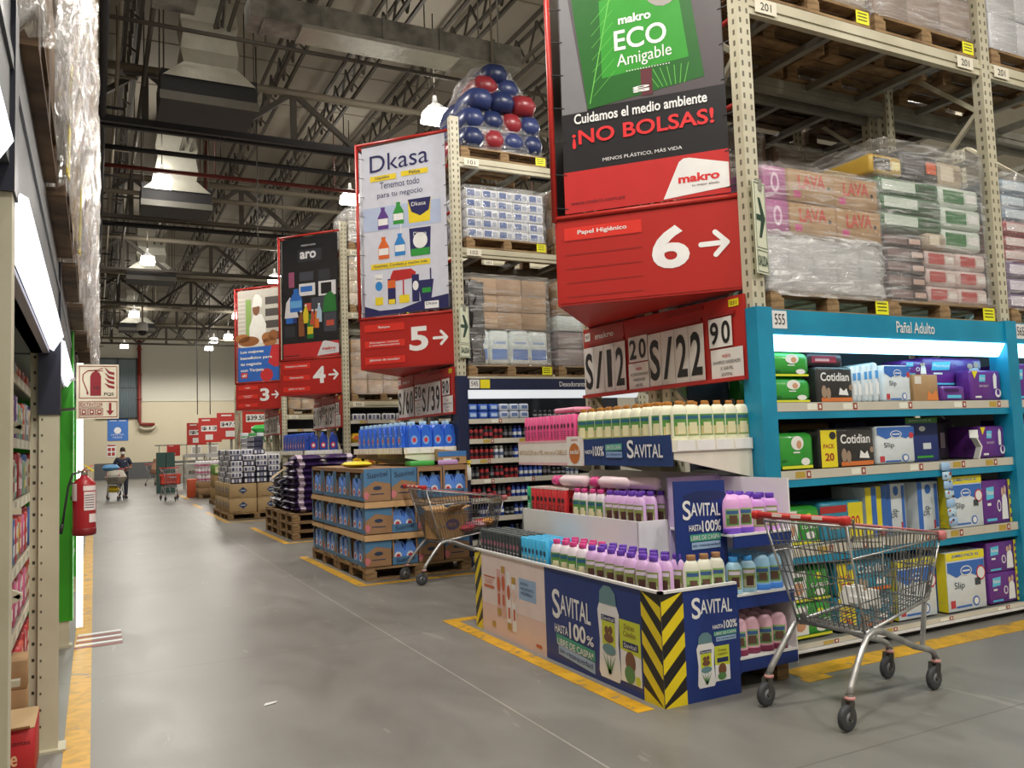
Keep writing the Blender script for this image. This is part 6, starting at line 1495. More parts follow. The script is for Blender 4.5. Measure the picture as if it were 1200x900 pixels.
def d_plen(b, F, w, h):
    b.poly(F, [(w*.12, h*.55), (w*.42, h*.58), (w*.45, h*.86), (w*.14, h*.84)], 1, .002).text(F, 'Plenitud', w*.15, h*.67, w*.27, h*.11, 2, .003, bold=.02).rect(F, w*.15, h*.42, w*.3, h*.48, 2, .002).oval(F, w*.62, h*.4, w*.08, h*.14, 2, .002).oval(F, w*.62, h*.4, w*.05, h*.1, 0, .003)
    b.poly(F, [(w*.72, h*.08), (w*.98, h*.08), (w*.96, h*.55), (w*.9, h*.7), (w*.76, h*.6)], 2, .002).oval(F, w*.78, h*.72, w*.05, h*.1, 3, .003).oval(F, w*.89, h*.76, w*.05, h*.1, 3, .003).rect(F, w*.1, h*.06, w*.5, h*.12, 1, .002)
def d_plens(b, F, w, h):
    d_plen(b, F, w*.88, h); b.rect(F, w*.9, 0, w, h, 4, .004); 
    for i in range(4): b.rect(F, w*.92, h*(.1 + .22*i), w*.98, h*(.2 + .22*i), 0, .005)
def d_plen2(b, F, w, h):
    b.poly(F, [(w*.02, h*.97), (w*.22, h*.97), (w*.10, h*.72)], 4, .003).poly(F, [(w*.25, h*.62), (w*.45, h*.62), (w*.47, h*.85), (w*.27, h*.85)], 1, .002).text(F, 'Plenitud', w*.27, h*.69, w*.18, h*.09, 2, .003).text(F, 'PROTECT', w*.25, h*.45, w*.3, h*.06, 2, .003)
    b.poly(F, [(w*.72, h*.4), (w*.82, h*.4), (w*.84, h*.8), (w*.78, h*.92), (w*.72, h*.8)], 2, .002).oval(F, w*.86, h*.25, w*.1, h*.14, 2, .002).oval(F, w*.86, h*.28, w*.05, h*.1, 0, .003).rect(F, w*.1, h*.1, w*.3, h*.16, 2, .002)
TEALP = [M('#2d7f9c', .3, coat=.3, bump=.5, scale=16), M('#dfe6ea', .4), M('#c06a35', .4), M('#9a8a78', .5), M('#e0c428', .45), M('#a83030', .45)]
def d_plain(*rects):
    def f(b, F, w, h):
        for (x0, y0, x1, y1, m) in rects: b.rect(F, w*x0, h*y0, w*x1, h*y1, m, .002 + .0003*m)
    return f
DP = {}
def pack(kind, mats, deco, x0, x1, z0, z1, y, label, d=.30, rad=.022, rz=0.0):
    w, h = x1 - x0, z1 - z0; k = (kind, round(w, 2), round(h, 2), d)
    if k not in DP: DP[k] = Proto(dpack(mats, deco, w - .006, h - .003, d, rad))
    return DP[k].put(((x0 + x1) / 2, y, z0 + .0015), rz, label, 'diaper pack', 'diaper packs on the blue-green shelves')
Y1 = 4.085
for l in range(2):
    pack('green', GRN, d_green, 4.02, 4.39, 1.646 + l * .176, 1.822 + l * .176, Y1, 'glossy green diaper pack at the left end of the top shelf, %s' % ('lower', 'upper')[l], rad=.05)
pack('cotb', CTD, d_cot, 4.43, 4.79, 1.646, 1.90, Y1, 'black diaper pack with white lettering next to the two green packs on the top shelf')
pack('cotr', [M('#34242a', .3), M('#8d2a3a', .4), M('#b98a8a', .4)], d_plain((.1, .3, .8, .8, 1), (.2, .4, .6, .6, 2)), 4.41, 4.76, 1.902, 2.0, Y1 + .05, 'dark red and black pack lying on the black pack of the top shelf', .28)
for i in range(5): pack('slipside', SLP, d_plain((.2, .2, .8, .5, 2), (.2, .6, .8, .8, 4)), 4.81 + i * .058, 4.866 + i * .058, 1.646, 1.91 + .008 * i, Y1 + .03 + .008 * (i % 2), 'thin pale blue pack standing on edge on the top shelf, %s from the left' % ORD[i])
pack('slip', SLP, d_slip, 5.105, 5.40, 1.646, 1.92, Y1, 'white and blue diaper pack in the middle of the top shelf')
pack('kraft', [KRAFT, M('#c8763c', .5), M('#c9c3ba', .5)], lambda b, F, w, h: b.rect(F, w*.05, h*.66, w*.32, h*.95, 2, .002).poly(F, [(w*.52, h*.05), (w*.58, h*.40), (w*.75, h*.25), (w*.9, h*.45), (w, h*.05)], 1, .002), 5.42, 5.70, 1.646, 1.85, Y1, 'plain brown carton with an orange mark on the top shelf', rad=.004)
pack('plenback', PLN, d_plen, 5.45, 5.72, 1.853, 1.97, Y1 + .1, 'small purple pack lying on the brown carton', .2)
pack('plen', PLN, d_plen, 5.74, 6.46, 1.77, 2.0, Y1 + .14, 'purple diaper pack lying at the back of the top shelf, right end', .4); pack('plend', PLN, d_plain((.2, .2, .8, .4, 1), (.1, .6, .7, .8, 5)), 5.74, 6.02, 1.646, 1.768, Y1, 'dark purple pack under the purple pack, top shelf right end')
pack('plen2', PLN, d_plen2, 6.08, 6.46, 1.646, 1.89, Y1 - .01, 'dark purple diaper pack with a yellow corner, right end of the top shelf', .14)
# second shelf
pack('green', GRN, d_green, 4.04, 4.38, 1.196, 1.45, Y1, 'green diaper pack at the left end of the second shelf', rad=.04)
pack('cotpack', CTD, d_cotpack, 4.42, 4.97, 1.196, 1.47, Y1, 'black diaper pack with a yellow pack band on the second shelf')
pack('slip2', SLP, d_slip, 4.985, 5.40, 1.196, 1.475, Y1, 'white and blue diaper pack on the second shelf, beside the black pack')
pack('jumbob', [M('#26366f', .45), M('#3a7a35', .45), M('#c9cfd6', .4), M('#3f9a3a')], lambda b, F, w, h: b.rect(F, 0, h*.88, w, h, 1, .002).text(F, 'JUMBO PACK 42', w*.1, h*.91, w*.7, h*.05, 2, .003).oval(F, w*.5, h*.75, w*.1, h*.06, 2, .003).rect(F, w*.5, h*.28, w*.75, h*.42, 2, .003).rect(F, w*.3, h*.08, w*.8, h*.13, 3, .003), 5.43, 5.80, 1.196, 1.53, Y1 + .1, 'dark blue box with a green top band, set back on the second shelf', rad=.004)
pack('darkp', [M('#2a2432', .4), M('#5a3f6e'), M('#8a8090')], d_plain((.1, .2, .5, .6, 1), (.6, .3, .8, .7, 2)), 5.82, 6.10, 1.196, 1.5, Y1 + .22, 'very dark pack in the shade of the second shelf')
pack('plen2', PLN, d_plen2, 6.15, 6.47, 1.196, 1.45, Y1, 'dark purple diaper pack with a yellow corner, right end of the second shelf')
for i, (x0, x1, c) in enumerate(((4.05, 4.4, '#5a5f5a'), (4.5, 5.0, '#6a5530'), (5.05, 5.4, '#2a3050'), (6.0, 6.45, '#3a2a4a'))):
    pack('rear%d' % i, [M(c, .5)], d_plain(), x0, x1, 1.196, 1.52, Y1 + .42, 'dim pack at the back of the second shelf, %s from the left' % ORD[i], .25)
b = MB()
pts = [(6.10, 4.10, 1.42), (6.06, 4.07, 1.36), (6.10, 4.06, 1.29), (6.07, 4.07, 1.2)]
for i in range(3): b.bar(pts[i], pts[i+1], .06, .01)
tag(b.build('white_wrapper', M('#cfd0cc', .4)), 'crumpled white wrapper strip on the second shelf beside the right purple pack', 'wrapper')
b = MB(); rnd = random.Random(3)
for i in range(7): b.rbox((5.57 + .008*i, 4.005, 1.13 - i*.068), (5.665 + .008*i, 4.02, 1.19 - i*.068), .006, i % 2, 1)
for i in range(16): b.oval(Face((5.58, 4.003, .72), (1, 0, 0)), rnd.uniform(.02, .1), rnd.uniform(.02, .44), .012, .009, 2 + i % 2, .002, 8)
tag(b.build('hanging_sachets', [M('#8fb0d4', .35), M('#a9c3de', .35), M('#b05a5a'), M('#3f5fa0')]), 'strip of pale blue sachets hanging from the second shelf edge', 'sachet strip')
# third shelf
Z3 = .691
pack('greenc', GRN, d_greenclas, 4.03, 4.42, Z3, Z3 + .26, Y1 + .02, 'green and white diaper pack at the left end of the third shelf', rad=.04)
pack('cott', TEALP, lambda b, F, w, h: b.rect(F, w*.0, h*.72, w*.62, h*.9, 5, .002).rect(F, w*.65, h*.0, w, h*.95, 4, .002).text(F, '20', w*.72, h*.3, w*.2, h*.3, 5, .003, bold=.02).rect(F, w*.2, h*.3, w*.5, h*.6, 3, .002), 4.44, 4.86, Z3, Z3 + .27, Y1 + .05, 'teal diaper pack with yellow band on the third shelf')
SIDEJ = d_plain((.0, .0, .45, 1, 6), (.06, .06, .39, .94, 1))
for i, x in enumerate((4.90, 5.04)): pack('jside', SLP, d_plain((0, 0, .5, 1, 6), (.55, 0, 1, 1, 1)), x, x + .12, Z3, Z3 + .35, Y1 + .06 + .03*i, 'blue and yellow box edge on the third shelf, %s of two' % ('left', 'right')[i], rad=.004)
def d_rot(b, F, w, h): b.text(F, 'Slip', w*.62, h*.3, h*.25, w*.3, 5, .003, turn=90).rect(F, 0, 0, w*.22, h, 1, .002).rect(F, w*.8, h*.05, w*.95, h*.95, 1, .002).oval(F, w*.5, h*.85, w*.14, h*.1, 1, .002).rect(F, w*.72, h*.02, w*.8, h*.2, 3, .002)
pack('rot', SLP, d_rot, 5.17, 5.38, Z3, Z3 + .36, Y1 + .1, 'white and blue box standing on end on the third shelf', rad=.004)
pack('rot2', SLP, d_rot, 5.43, 5.67, Z3, Z3 + .36, Y1 + .04, 'white and blue box standing on end on the third shelf, right one', rad=.004)
pack('jumbo', SLP, d_jumbo, 5.70, 6.10, Z3, Z3 + .385, Y1 - .02, 'white and blue box with yellow top band on the third shelf', rad=.004)
pack('plens', PLN, d_plens, 6.12, 6.47, Z3, Z3 + .335, Y1 - .01, 'purple diaper box at the right end of the third shelf', rad=.006)
# bottom shelf
for l in range(2):
    pack('greenc', GRN, d_greenclas, 4.05, 4.46, .086 + l * .235, .32 + l * .235, Y1, 'green and white diaper pack at the left end of the bottom shelf, %s' % ('lower', 'upper')[l], rad=.04)
    pack('cottp', TEALP, d_cotpack, 4.50, 5.06, .086 + l * .235, .32 + l * .235, Y1, 'teal diaper pack with a yellow band on the bottom shelf, %s' % ('lower', 'upper')[l])
    pack('plens', PLN, d_plens, 6.10, 6.47, .086 + l * .235, .32 + l * .235, Y1 - .02, 'purple diaper box at the right end of the bottom shelf, %s' % ('lower', 'upper')[l], rad=.006)
pack('jumbo', SLP, d_jumbo, 5.10, 5.52, .086, .51, Y1, 'white and blue box with yellow top band on the bottom shelf, left one', rad=.004)
pack('jumbo', SLP, d_jumbo, 5.60, 6.05, .086, .52, Y1 - .03, 'white and blue box with yellow top band on the bottom shelf, right one', rad=.004)
# next bay to the right, only a sliver shows
for i, z in enumerate((.086, .691, 1.196, 1.646)): pack('plens', PLN, d_plens, 6.62, 6.98, z, z + .3, Y1, 'purple diaper box at the right edge of the picture, %s shelf from below' % ORD[i], rad=.006)
# ------------------------------------------------------------------ deodorants on the navy shelves
def can(body, band_, top, h=.155, r_=.024, roll=False):
    def f():
        b = MB()
        if roll: b.lathe([(r_*.8, 0), (r_, .006), (r_*.95, h*.45), (r_*.75, h*.55)], 10).lathe([(r_*.8, h*.55), (r_*.85, h*.9), (r_*.6, h)], 10, m=2)
        else: b.lathe([(r_*.95, 0), (r_, .005), (r_, h*.72), (r_*.85, h*.76)], 10).lathe([(r_*.82, h*.76), (r_*.85, h*.97), (r_*.6, h)], 10, m=2)
        b.lathe([(r_*1.02, h*.25), (r_*1.02, h*.5)], 10, m=1, cap=False)
        return b.build('deodorant', [body, band_, top])
    return f
CK = {'red': Proto(can(M('#8f2428', .35), M('#2a1c20'), M('#1d1b20', .4))), 'black': Proto(can(M('#202126', .35), M('#6a6a70'), M('#33343a', .4))), 'blue': Proto(can(M('#23408f', .35), M('#c9cdd8'), M('#1f2f70', .4))),
      'white': Proto(can(M('#b9bcc2', .35), M('#4a5a7a'), M('#d0d2d4', .4))), 'dark roll-on': Proto(can(M('#26282e', .35), M('#8a8c90'), M('#3a3c42', .4), .1, .026, True)), 'red-topped black': Proto(can(M('#1f1d22', .35), M('#a0303a'), M('#a83038', .4)))}
plan = [(1.501, 1.28, 4.03, 5.55, ['red', 'red-topped black', 'red', 'black', 'blue', 'black', 'white', 'white', 'white', 'black', 'black']),
        (1.261, 1, 4.03, 5.55, ['red', 'red', 'red', 'white', 'white', 'black', 'blue', 'blue', 'white', 'white', 'white', 'dark roll-on', 'dark roll-on', 'dark roll-on', 'white', 'blue', 'blue']),
        (1.021, 1, 4.03, 5.55, ['black', 'red', 'black', 'red-topped black', 'red', 'red', 'blue', 'blue', 'blue', 'black', 'dark roll-on', 'dark roll-on', 'white', 'white']),
        (.791, 1, 4.05, 5.1, ['red', 'black', 'red', 'red-topped black', 'black', 'red', 'blue', 'blue', 'blue', 'dark roll-on', 'dark roll-on', 'dark roll-on']),
        (.571, 1, 4.15, 5.1, ['blue', 'dark roll-on', 'blue', 'dark roll-on', 'dark roll-on', 'blue', 'dark roll-on', 'dark roll-on', 'dark roll-on', 'dark roll-on']),
        (.301, 1, 4.15, 5.1, ['black', 'blue', 'dark roll-on', 'blue', 'black', 'dark roll-on', 'dark roll-on', 'dark roll-on'])]
for si, (z, sc, x0, x1, seq) in enumerate(plan):
    n = int((x1 - x0) / .066)
    for i in range(n):
        kd = seq[int(i * len(seq) / n)]
        for row in range(2): CK[kd].put((x0 + i * .066 + jit(.004), 9.05 + row * .06, z), jit(.5), '%s deodorant, %s from the left, %s row, %s navy shelf from above' % (kd, ORD[i], ('front', 'back')[row], ORD[si + 1]), 'deodorant', 'deodorants on the navy shelves')
def tissue(c1, c2):
    def f():
        b = MB().rbox((-.06, -.04, 0), (.06, .04, .09), .015, 0, 2); F = Face((-.06, -.04, 0), (1, 0, 0)); b.rect(F, .02, .03, .10, .07, 1, .002); return b.build('tissue_pack', [c1, c2])
    return f
TB = Proto(tissue(M('#2f55a8', .35), M('#9fb4dc'))); TW = Proto(tissue(M('#b4bccc', .35), M('#5a6f9a')))
for i in range(6):
    for l in range(2): (TB if i < 3 else TW).put((4.06 + i * .14, 9.07, 1.741 + l * .092), 0, '%s tissue pack on the top navy shelf, %s from the left, %s' % (('blue', 'white')[i // 3], ORD[i], ('lower', 'upper')[l]), 'tissue pack', 'tissue packs on the navy shelf')
for i in range(9): CK['dark roll-on'].put((4.92 + i * .07, 9.06, 1.741), 0, 'dark roll-on deodorant, %s from the left on the top navy shelf' % ORD[i], 'deodorant', 'deodorants on the navy shelves')
# yellow packs on the racks of aisles 4 and 3
def yellow_pack():
    b = MB(); bag_shape(b, (-.11, -.08, 0), (.11, .08, .17), 0, seed=4); b.oval(Face((-.11, -.082, 0), (1, 0, 0)), .11, .09, .05, .04, 1, .003); return b.build('yellow_bag', [M('#c9a020', .45), M('#c0602a')])
YB_ = Proto(yellow_pack)
for si, z in enumerate((1.531, 1.101)):
    for i in range(7): YB_.put((4.1 + i * .24, 14.18, z), jit(.1), 'yellow bag on the aisle 4 rack, %s from the left, %s board' % (ORD[i], ('upper', 'lower')[si]), 'bag', 'yellow bags on the aisle 4 rack')
for i in range(6): RP_W.put((4.15 + i * .27, 14.2, 1.921), 0, 'white paper pack on the top board of the aisle 4 rack, %s from the left' % ORD[i], 'paper pack', 'paper packs on the aisle 4 rack')
# green packs glimpsed through the end of rack 6, behind the shampoo shelf
for i in range(3):
    pack('green', GRN, d_green, 4.2, 4.55, 1.646 + .0, 1.9, 4.95 + i * .37, 'green diaper pack glimpsed above the cream bottles, %s from near side' % ORD[i], .3, rz=-pi/2)
# ------------------------------------------------------------------ rack along the left side of the aisle
LX = -.205          # middle of the front posts
root = empty('pallet_rack', (LX, 4.8, 0))
for y in (-.75, 2.05, 4.80, 10.2, 12.9, 15.6):
    b = MB().box((LX - .045, y, 0), (LX + .045, y + .075, 5.4)).box((LX - .09, y - .04, 0), (LX + .08, y + .11, .012))
    for k in range(66):
        z = .12 + k * .08
        if z > 5.3: break
        b.box((LX - .035, y - .0015, z), (LX - .027, y, z + .012), 1)
    wb(b, 'upright', [CREAM_STEEL, M('#4b4738')], root)
    b = MB().box((LX - .085, y + .03, 0), (LX - .047, y + .09, 5.4))
    for k in range(60): b.box((LX - .072, y + .0285, .12 + k*.08), (LX - .06, y + .03, .135 + k*.08), 1)
    wb(b, 'rear_upright', [CREAM_STEEL, M('#33301f')], root)
    b = MB(); z = .35
    while z < 2.0:
        b.bar((LX - .12, y + .03, z + .42), (LX - 1.0, y + .03, z), .04, .03); b.bar((LX - .12, y + .03, z + .42), (LX - 1.0, y + .03, z + .84), .04, .03); b.bar((LX - .12, y + .03, z), (LX - 1.0, y + .03, z), .045, .03); z += .84
    wb(b, 'brace', CREAM_STEEL, root)
BEAMK = M('#4b4d52', .5)
LS = [2.0, 1.91, 1.56, 1.22, .86, .51, .07]
for k, (y0, y1) in enumerate(((-.67, 2.05), (2.13, 4.80), (4.88, 7.25), (7.5, 10.2), (10.28, 12.9), (12.98, 15.6))):
    wb(MB().box((LX - .03, y0, 2.09), (LX + .04, y1, 2.46)).box((LX - .06, y0, 2.30), (LX + .047, y1, 2.33)), 'beam', BEAMK, root)
    wb(MB().box((LX - 1.0, y0, 2.30), (LX - .95, y1, 2.46)), 'beam', BEAMK, root)
    wb(MB().box((LX - .03, y0, 4.30), (LX + .045, y1, 4.46)), 'beam', CREAM_STEEL, root)
    if k < 3:
        b = MB().box((LX - .95, y0, 1.985), (LX - .03, y1, 2.0)); wb(b, 'canopy', M('#3f4046', .5), root)
        for z in LS[1:]:
            b = MB().box((LX - .95, y0, z - .02), (LX - .18, y1, z)).box((LX - .185, y0, z - .05), (LX - .175, y1, z + .004), 1)
            for i in range(8): b.box((LX - .1755, y0 + .1 + i*.32, z - .045), (LX - .1745, y0 + .26 + i*.32, z), 2)
            wb(b, 'shelf', [GREY_STEEL, CREAM_STEEL, M('#c9c6b8')], root)
        wb(MB().box((LX - .97, y0, .05), (LX - .95, y1, 2.2)), 'back_panel', M('#5b5a55', .7), root)
        # slanted lit headers
        y1 = y1 - (.2 if k == 0 else 0); F = Face((-.203, y1 - .02, 2.005), (0, -1, 0), V((.045, 0, .075))); L_ = y1 - y0 - .12
        b = MB().prism(F, [(0, 0), (L_, 0), (L_, .0875), (0, .0875)], .02, 0)
        for x in (.0, L_ - .09): b.poly(F, [(x, .0), (x + .09, .0), (x + .03, .0875), (x, .0875)], 1, .002)
        for x in (.5, 1.3, 2.05): b.rect(F, x, .035, x + .10, .06, 1, .002)
        for x in (.25, .35, 1.0, 1.75): b.add([F.p(x, .02, .002), F.p(x + .02, .02, .002), F.p(x + .16, .085, .002), F.p(x + .14, .085, .002)], [(0, 1, 2, 3)], 1)
        o = wb(b, 'lit_header', [M('#f3f6ff', .5, emit=2.2, var=0), M('#c23a36', .5, emit=.5, var=0)], root); o['label'] = 'glowing white header panel'
        wb(MB().box((LX - .08, y0, 1.985), (LX - .001, y1, 2.003)), 'header_edge', M('#8f8c96', .5), root)
for y, z in ((2.05, 2.03), (4.80, 1.67)): wb(MB().box((LX - .05, y - .01, z), (LX + .05, y + .085, 2.46)), 'post_cover', M('#1f2230', .45), root)
tag(root, 'pale steel pallet rack running along the left side of the main aisle', 'rack')
# the green framed bay beyond
r = empty('display_bay', (-.23, 7.35, 0)); GP = M('#2f8a1c', .4, var=.05)
wb(MB().box((-.95, 7.28, .2), (-.155, 7.36, 2.44)), 'side_panel', GP, r)
wb(MB().box((-.157, 7.27, .2), (-.145, 7.42, 2.44)), 'front_edge', M('#3a9a2a', .4), r)
wb(MB().box((-.90, 7.29, 0), (-.17, 7.35, .2)).box((-.95, 7.27, 0), (-.15, 7.37, .02)), 'base', CREAM_STEEL, r)
wb(MB().box((-.95, 9.9, .2), (-.16, 9.98, 2.08)), 'far_panel', GP, r)
wb(MB().box((-.94, 7.37, 2.2), (-.25, 9.9, 2.29)), 'canopy', GP, r)
o = wb(MB().box((-.125, 7.42, .12), (-.08, 7.47, 2.2)), 'light_tube', M('#f2fffb', .5, emit=4.0, var=0), r); o['label'] = 'upright glowing white light tube'
wb(MB().box((-.16, 7.40, .2), (-.148, 7.5, 2.25)), 'tube_holder', M('#9fc9b4', .4), r)
for z in (.5, .9, 1.3, 1.7): wb(MB().box((-.9, 7.4, z - .02), (-.18, 9.88, z)), 'shelf', GREY_STEEL, r)
tag(r, 'bright green framed display bay with an upright light tube, left of the aisle', 'display bay')
def small_good(c1, c2, w, h):
    def f():
        b = MB().rbox((-w/2, -.05, 0), (w/2, .05, h), .01, 0, 1); F = Face((-w/2, -.05, 0), (1, 0, 0)); b.rect(F, w*.15, h*.2, w*.85, h*.45, 1, .002).oval(F, w*.5, h*.7, w*.3, h*.15, 1, .002); return b.build('household_pack', [c1, c2])
    return f
SGN = ['grey', 'orange red', 'dark red', 'cream', 'purple', 'pale green', 'red', 'blue', 'pink', 'teal']
SGC = [('#8d8a90', '#b9b6ba'), ('#b0402c', '#d8b9a0'), ('#8a1d22', '#c9a0a0'), ('#b0a48c', '#8a3a30'), ('#5a3f78', '#c9b9d0'), ('#7f9a86', '#c6b04a'), ('#a82c30', '#d9c9c0'), ('#32558f', '#c0c9d8'), ('#b0567a', '#dcc0cc'), ('#3a7f7a', '#c9d8d0')]
SGP = [Proto(small_good(M(a, .45), M(b_, .45), .17, h)) for (a, b_), h in zip(SGC, (.25, .24, .27, .23, .26, .22, .25, .26, .24, .21))]
orderk = [[0, 1, 1, 2, 6, 1, 3], [3, 4, 5, 9, 1, 0, 7], [3, 9, 2, 8, 5, 7, 3], [7, 6, 5, 1, 8, 6, 2], [6, 8, 2, 8, 6, 8, 1], [6, 2, 8, 6, 1, 2, 8]]
for si, z in enumerate(LS[1:]):
    for i in range(17):
        y = 4.05 + i * .185
        if 4.70 < y < 5.0: continue
        q = orderk[si][i % 7]
        SGP[q].put((LX - .245 + jit(.006), y, z + .001), pi/2, '%s household pack on left rack, %s from near end, %s board down' % (SGN[q], ORD[i], ORD[si]), 'pack', 'household packs on the left rack')
for i in range(14):
    q = (6, 1, 5, 8)[i % 4]; SGP[q].put((-.24, 7.6 + i * .17, (.5, 1.3)[i % 2] + .001), pi/2, '%s pack in the green bay, %s from the near end, %s board' % (SGN[q], ORD[i // 2], ('lower', 'upper')[i % 2]), 'pack', 'packs in the green bay')
for i in range(12):
    q = (0, 6, 3, 2)[i % 4]; SGP[q].put((-.24, 10.4 + i * .4, 1.0 + .3 * (i % 3)), pi/2, '%s pack hanging on the left rack beyond the extinguisher, %s from the near end' % (SGN[q], ORD[i]), 'pack', 'packs beyond the extinguisher')
for i, z in enumerate((.70, 1.0, 1.3)): wb(MB().box((-.5, 10.2, .97 + .3*i), (-.17, 15.5, 1.0 + .3*i)), 'shelf', GREY_STEEL, root)
r = empty('red_carton', (-.29, 4.38, .071)); b = MB().rbox((-.062, -.17, 0), (.062, .17, .22), .004, 0, 1)
F = Face((-.062, -.17, 0), (1, 0, 0)); b.text(F, 'ce', .01, .07, .05, .045, 1, .003, bold=.02).text(F, 'Guantes', .012, .155, .095, .02, 2, .003)
b.build('carton', [M('#a3242a', .5), M('#c9a07a'), M('#4a1418')], r)
b = MB().box((-.062, -.17, .22), (.062, .17, .223)); b.bar((-.01, -.17, .222), (-.01, -.20, .24), .11, .004); b.build('flap', M('#a8906c', .7), r)
tag(r, 'open red carton on the lowest board of the left rack, sticking out', 'carton')
for i, (z, y) in enumerate(((.071, 5.35), (.222, 5.35))):
    o = MB().rbox((-.1, -.12, 0), (.1, .12, .15), .004, 0, 1).build('brown_carton', KRAFT); o.location = (-.42, y, z); tag(o, 'small brown carton jutting from the left rack, %s one' % ('lower', 'upper')[i], 'carton', 'small cartons on the left rack')
# pallets and wrapped loads hanging over the left beam
def left_load(y, d, z, h, label, xe=-.06, mat=KRAFT, film=FILM_DROOP, tagc=True):
    w = 1.1; x = xe - .04 - w / 2
    PALL = PAL_DL
    PALL.put((x, y, z), pi/2, 'pallet under ' + label, 'pallet', 'pallets', (d / 1.2, w / 1.0, 1))
    r = empty('wrapped_load', (x, y, z + .141)); cartons(r, -w/2, -d/2, 0, 2, 3, 3, w/2, d/3, h/3, mat)
    b = MB(); shell(b, -w/2 - .03, -d/2 - .03, -.12, w/2 + .05, d/2 + .03, h + .03, .035, rings=12, bulge=.02); b.build('stretch_film', film, r)
    return tag(r, label, 'wrapped pallet load', 'pallet loads on the left rack')
PAL_DL = Proto(pallet_make(WOOD_DARK, tagged=False))
for i, y in enumerate((1.45, 2.85, 4.15, 5.5, 6.85, 8.2, 9.5, 10.9, 12.2, 13.6, 14.9)):
    left_load(y, 1.15, 2.465, (1.5, 1.35, 1.45, 1.4, 1.5, 1.35)[i % 6], 'silvery wrapped load over left beam, %s from camera' % ORD[i], (-.10, -.085, -.06, -.05, -.035, -.02, .0, .01, .03, .03, .04)[i], (KRAFT, KRAFT_DARK, M('#8f8a86', .6))[i % 3])
    if i > 1: left_load(y, 1.15, 4.465, 1.3, 'silvery wrapped load on upper left beam, %s from camera' % ORD[i], (-.10, -.085, -.06, -.05, -.035, -.02, .0, .01, .03, .03, .04)[i], (KRAFT_DARK, KRAFT)[i % 2])
for i, y in enumerate((3.43, 4.75)):
    b = MB().add([(-.09 + .02*i, y - .03, 2.50), (-.085 + .02*i, y + .05, 2.5), (-.075 + .02*i, y + .05, 2.95), (-.08 + .02*i, y - .03, 2.9), (-.095 + .02*i, y - .03, 2.50), (-.09 + .02*i, y + .05, 2.5), (-.08 + .02*i, y + .05, 2.95), (-.085 + .02*i, y - .03, 2.9)], [(0, 1, 2, 3), (7, 6, 5, 4), (0, 3, 7, 4), (1, 5, 6, 2)])
    tag(b.build('load_tag', M('#c9b81e', .5)), 'yellow slip on the wrapped loads of the left beam, %s one' % ('near', 'far')[i], 'slip', 'yellow slips')
# ------------------------------------------------------------------ fire extinguisher with its sign
r = empty('fire_extinguisher', (-.065, 6.78, .89)); EXR = M('#8f1a22', .3, var=.05, coat=.3)
MB().lathe([(.05, 0), (.075, .01), (.085, .03), (.088, .06), (.088, .40), (.082, .425), (.06, .452), (.032, .47), (.028, .485)], 22).build('cylinder', EXR, r)
MB().lathe([(.07, -.008), (.088, .0), (.091, .02), (.091, .05), (.088, .055)], 22).build('skirt', M('#6d141a', .4), r)
b = MB().lathe([(.022, .48), (.026, .49), (.026, .515), (.016, .53)], 12); b.bar((-.05, 0, .52), (.02, 0, .51), .03, .02); b.build('valve', M('#8d8a80', .35, .7), r)
b = MB().bar((-.01, -.01, .53), (.065, -.02, .565), .018, .006).bar((-.01, -.01, .525), (.06, -.02, .52), .018, .006); b.build('lever', M('#c04a2a', .4), r)
b = MB().bar((.02, -.03, .555), (.07, -.035, .515), .024, .01).bar((.0, -.03, .57), (.03, -.03, .55), .03, .008); b.build('safety_tag', M('#d8c022', .45), r)
b = MB().tube([(-.03, 0, .51), (-.085, -.01, .50), (-.115, -.02, .40), (-.14, -.04, .22), (-.155, -.045, .10)], .009, 7).tube([(-.155, -.045, .10), (-.17, -.045, .02)], .014, 8); b.build('hose', M('#1c1c20', .5), r)
b = MB()
for a0, a1, z0, z1 in ((-pi*.98, -pi*.70, .28, .42), (-pi*.52, -pi*.1, .36, .40), (-pi*.50, -pi*.12, .20, .35), (-pi*.36, -pi*.08, .10, .17)): patch(b, lambda z: .0885, 1, 1, z0, z1, a0, a1, 0, off=.001)
for k in range(6): patch(b, lambda z: .0885, 1, 1, .22 + k*.02, .227 + k*.02, -pi*.48, -pi*.2, 1, off=.002)
b.build('label', [M('#cfc4c4', .45), M('#5a5a60')], r)
b = MB().bar((-.10, .07, .3), (.0, .085, .3), .04, .03).bar((-.10, .07, .42), (.0, .085, .42), .03, .02); b.build('wall_bracket', M('#3a3a3c', .5), r)
r.scale = (.88, .88, .88); tag(r, 'dark red fire extinguisher hanging at the green bay on the left', 'fire extinguisher')
r = empty('extinguisher_sign', (-.12, 6.9, 1.73)); w, h = .285, .41
F = Face((0, 0, 0), (1, 0, 0)); PLT = M('#c8c2ae', .5); PR = M('#7d1c28', .45)
b = MB().prism(F, [(0, 0), (w, 0), (w, h), (0, h)], .006, 0)
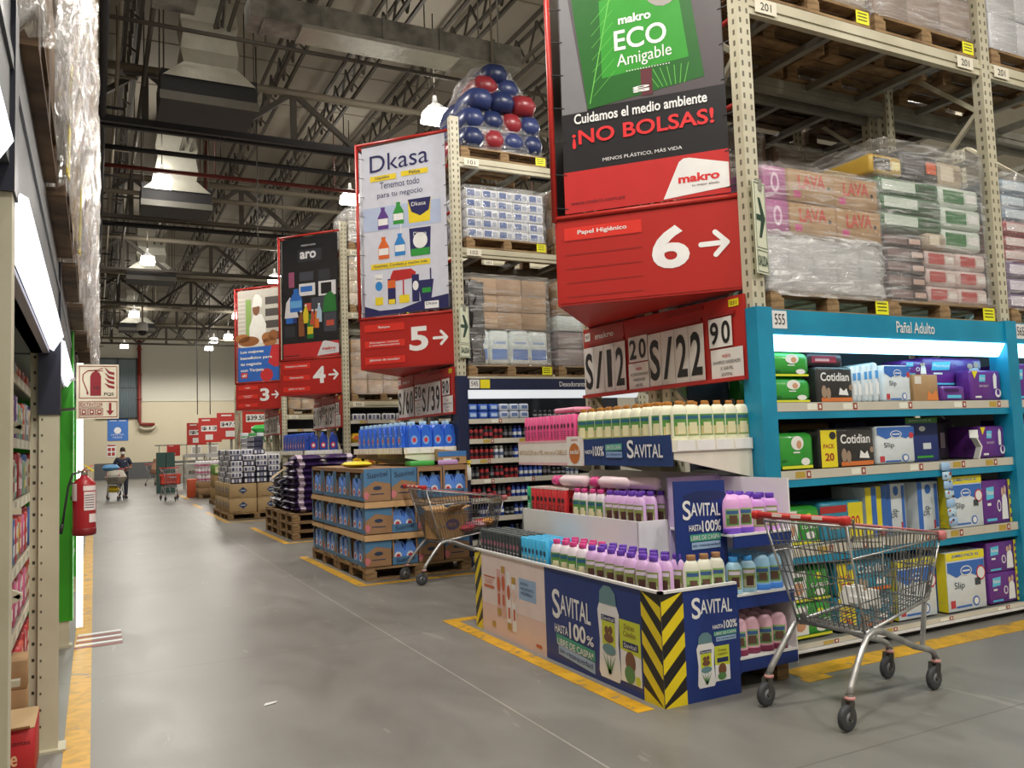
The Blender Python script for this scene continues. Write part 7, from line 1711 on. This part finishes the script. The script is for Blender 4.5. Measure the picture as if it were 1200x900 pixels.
def frame_(b, x0, y0, x1, y1, t, m, l=.0015):
    b.rect(F, x0, y0, x1, y0 + t, m, l).rect(F, x0, y1 - t, x1, y1, m, l).rect(F, x0, y0, x0 + t, y1, m, l).rect(F, x1 - t, y0, x1, y1, m, l)
frame_(b, .018, .155, w - .01, h - .012, .005, 1); frame_(b, .018, .012, w - .01, .132, .005, 1)
b.rect(F, .092, .175, .165, .32, 1, .002); b.poly(F, [(.092, .32), (.165, .32), (.155, .345), (.14, .355), (.117, .355), (.102, .345)], 1, .002).rect(F, .12, .355, .138, .37, 1, .002)
hp = [(.125, .365), (.075, .362), (.045, .335), (.042, .29), (.065, .23), (.075, .20)]
for i in range(5):
    a = V(hp[i]); c = V(hp[i+1]); d_ = (c - a).normalized(); nn = V((-d_.y, d_.x)) * .0035; b.poly(F, [tuple(a + nn), tuple(c + nn), tuple(c - nn), tuple(a - nn)], 1, .002 + .0001*i)
b.rect(F, .068, .185, .080, .205, 1, .0025).poly(F, [(.128, .365), (.175, .385), (.178, .38), (.13, .36)], 1, .0026).poly(F, [(.128, .362), (.178, .365), (.178, .36), (.13, .356)], 1, .0028)
for i in range(4): y = .225 + i * .035; b.poly(F, [(.255, y), (.215, y + .012), (.188, y + .045 + .005*i), (.222, y + .028), (.255, y + .020)], 1, .002 + .0002*i)
b.text(F, '10', .118, .225, .034, .02, 2, .004, bold=.02).text(F, 'PQS', .185, .172, .065, .026, 2, .003, bold=.01)
b.text(F, 'EXTINTOR', .028, .098, .15, .022, 1, .003, bold=.01).rect(F, .028, .088, .17, .092, 1, .002)
for i in range(3):
    frame_(b, .026 + i*.052, .028, .074 + i*.052, .080, .004, 1, .002); b.rect(F, .036 + i*.052, .036, .064 + i*.052, .07, 1, .002).oval(F, .05 + i*.052, .053, .009, .009, 0, .0035, 10)
b.rect(F, .218, .06, .235, .12, 1, .003).poly(F, [(.2, .062), (.253, .062), (.2265, .028)], 1, .0035)
b.build('plate', [PLT, PR, M('#3a2226')], r)
MB().bar((-.0, .02, .3), (-.13, .25, .3), .02, .02).bar((0, .02, .08), (-.13, .25, .08), .02, .02).build('bracket', GREY_STEEL, r)
tag(r, 'square fire extinguisher sign with EXTINTOR and PQS sticking out from the left rack', 'sign')
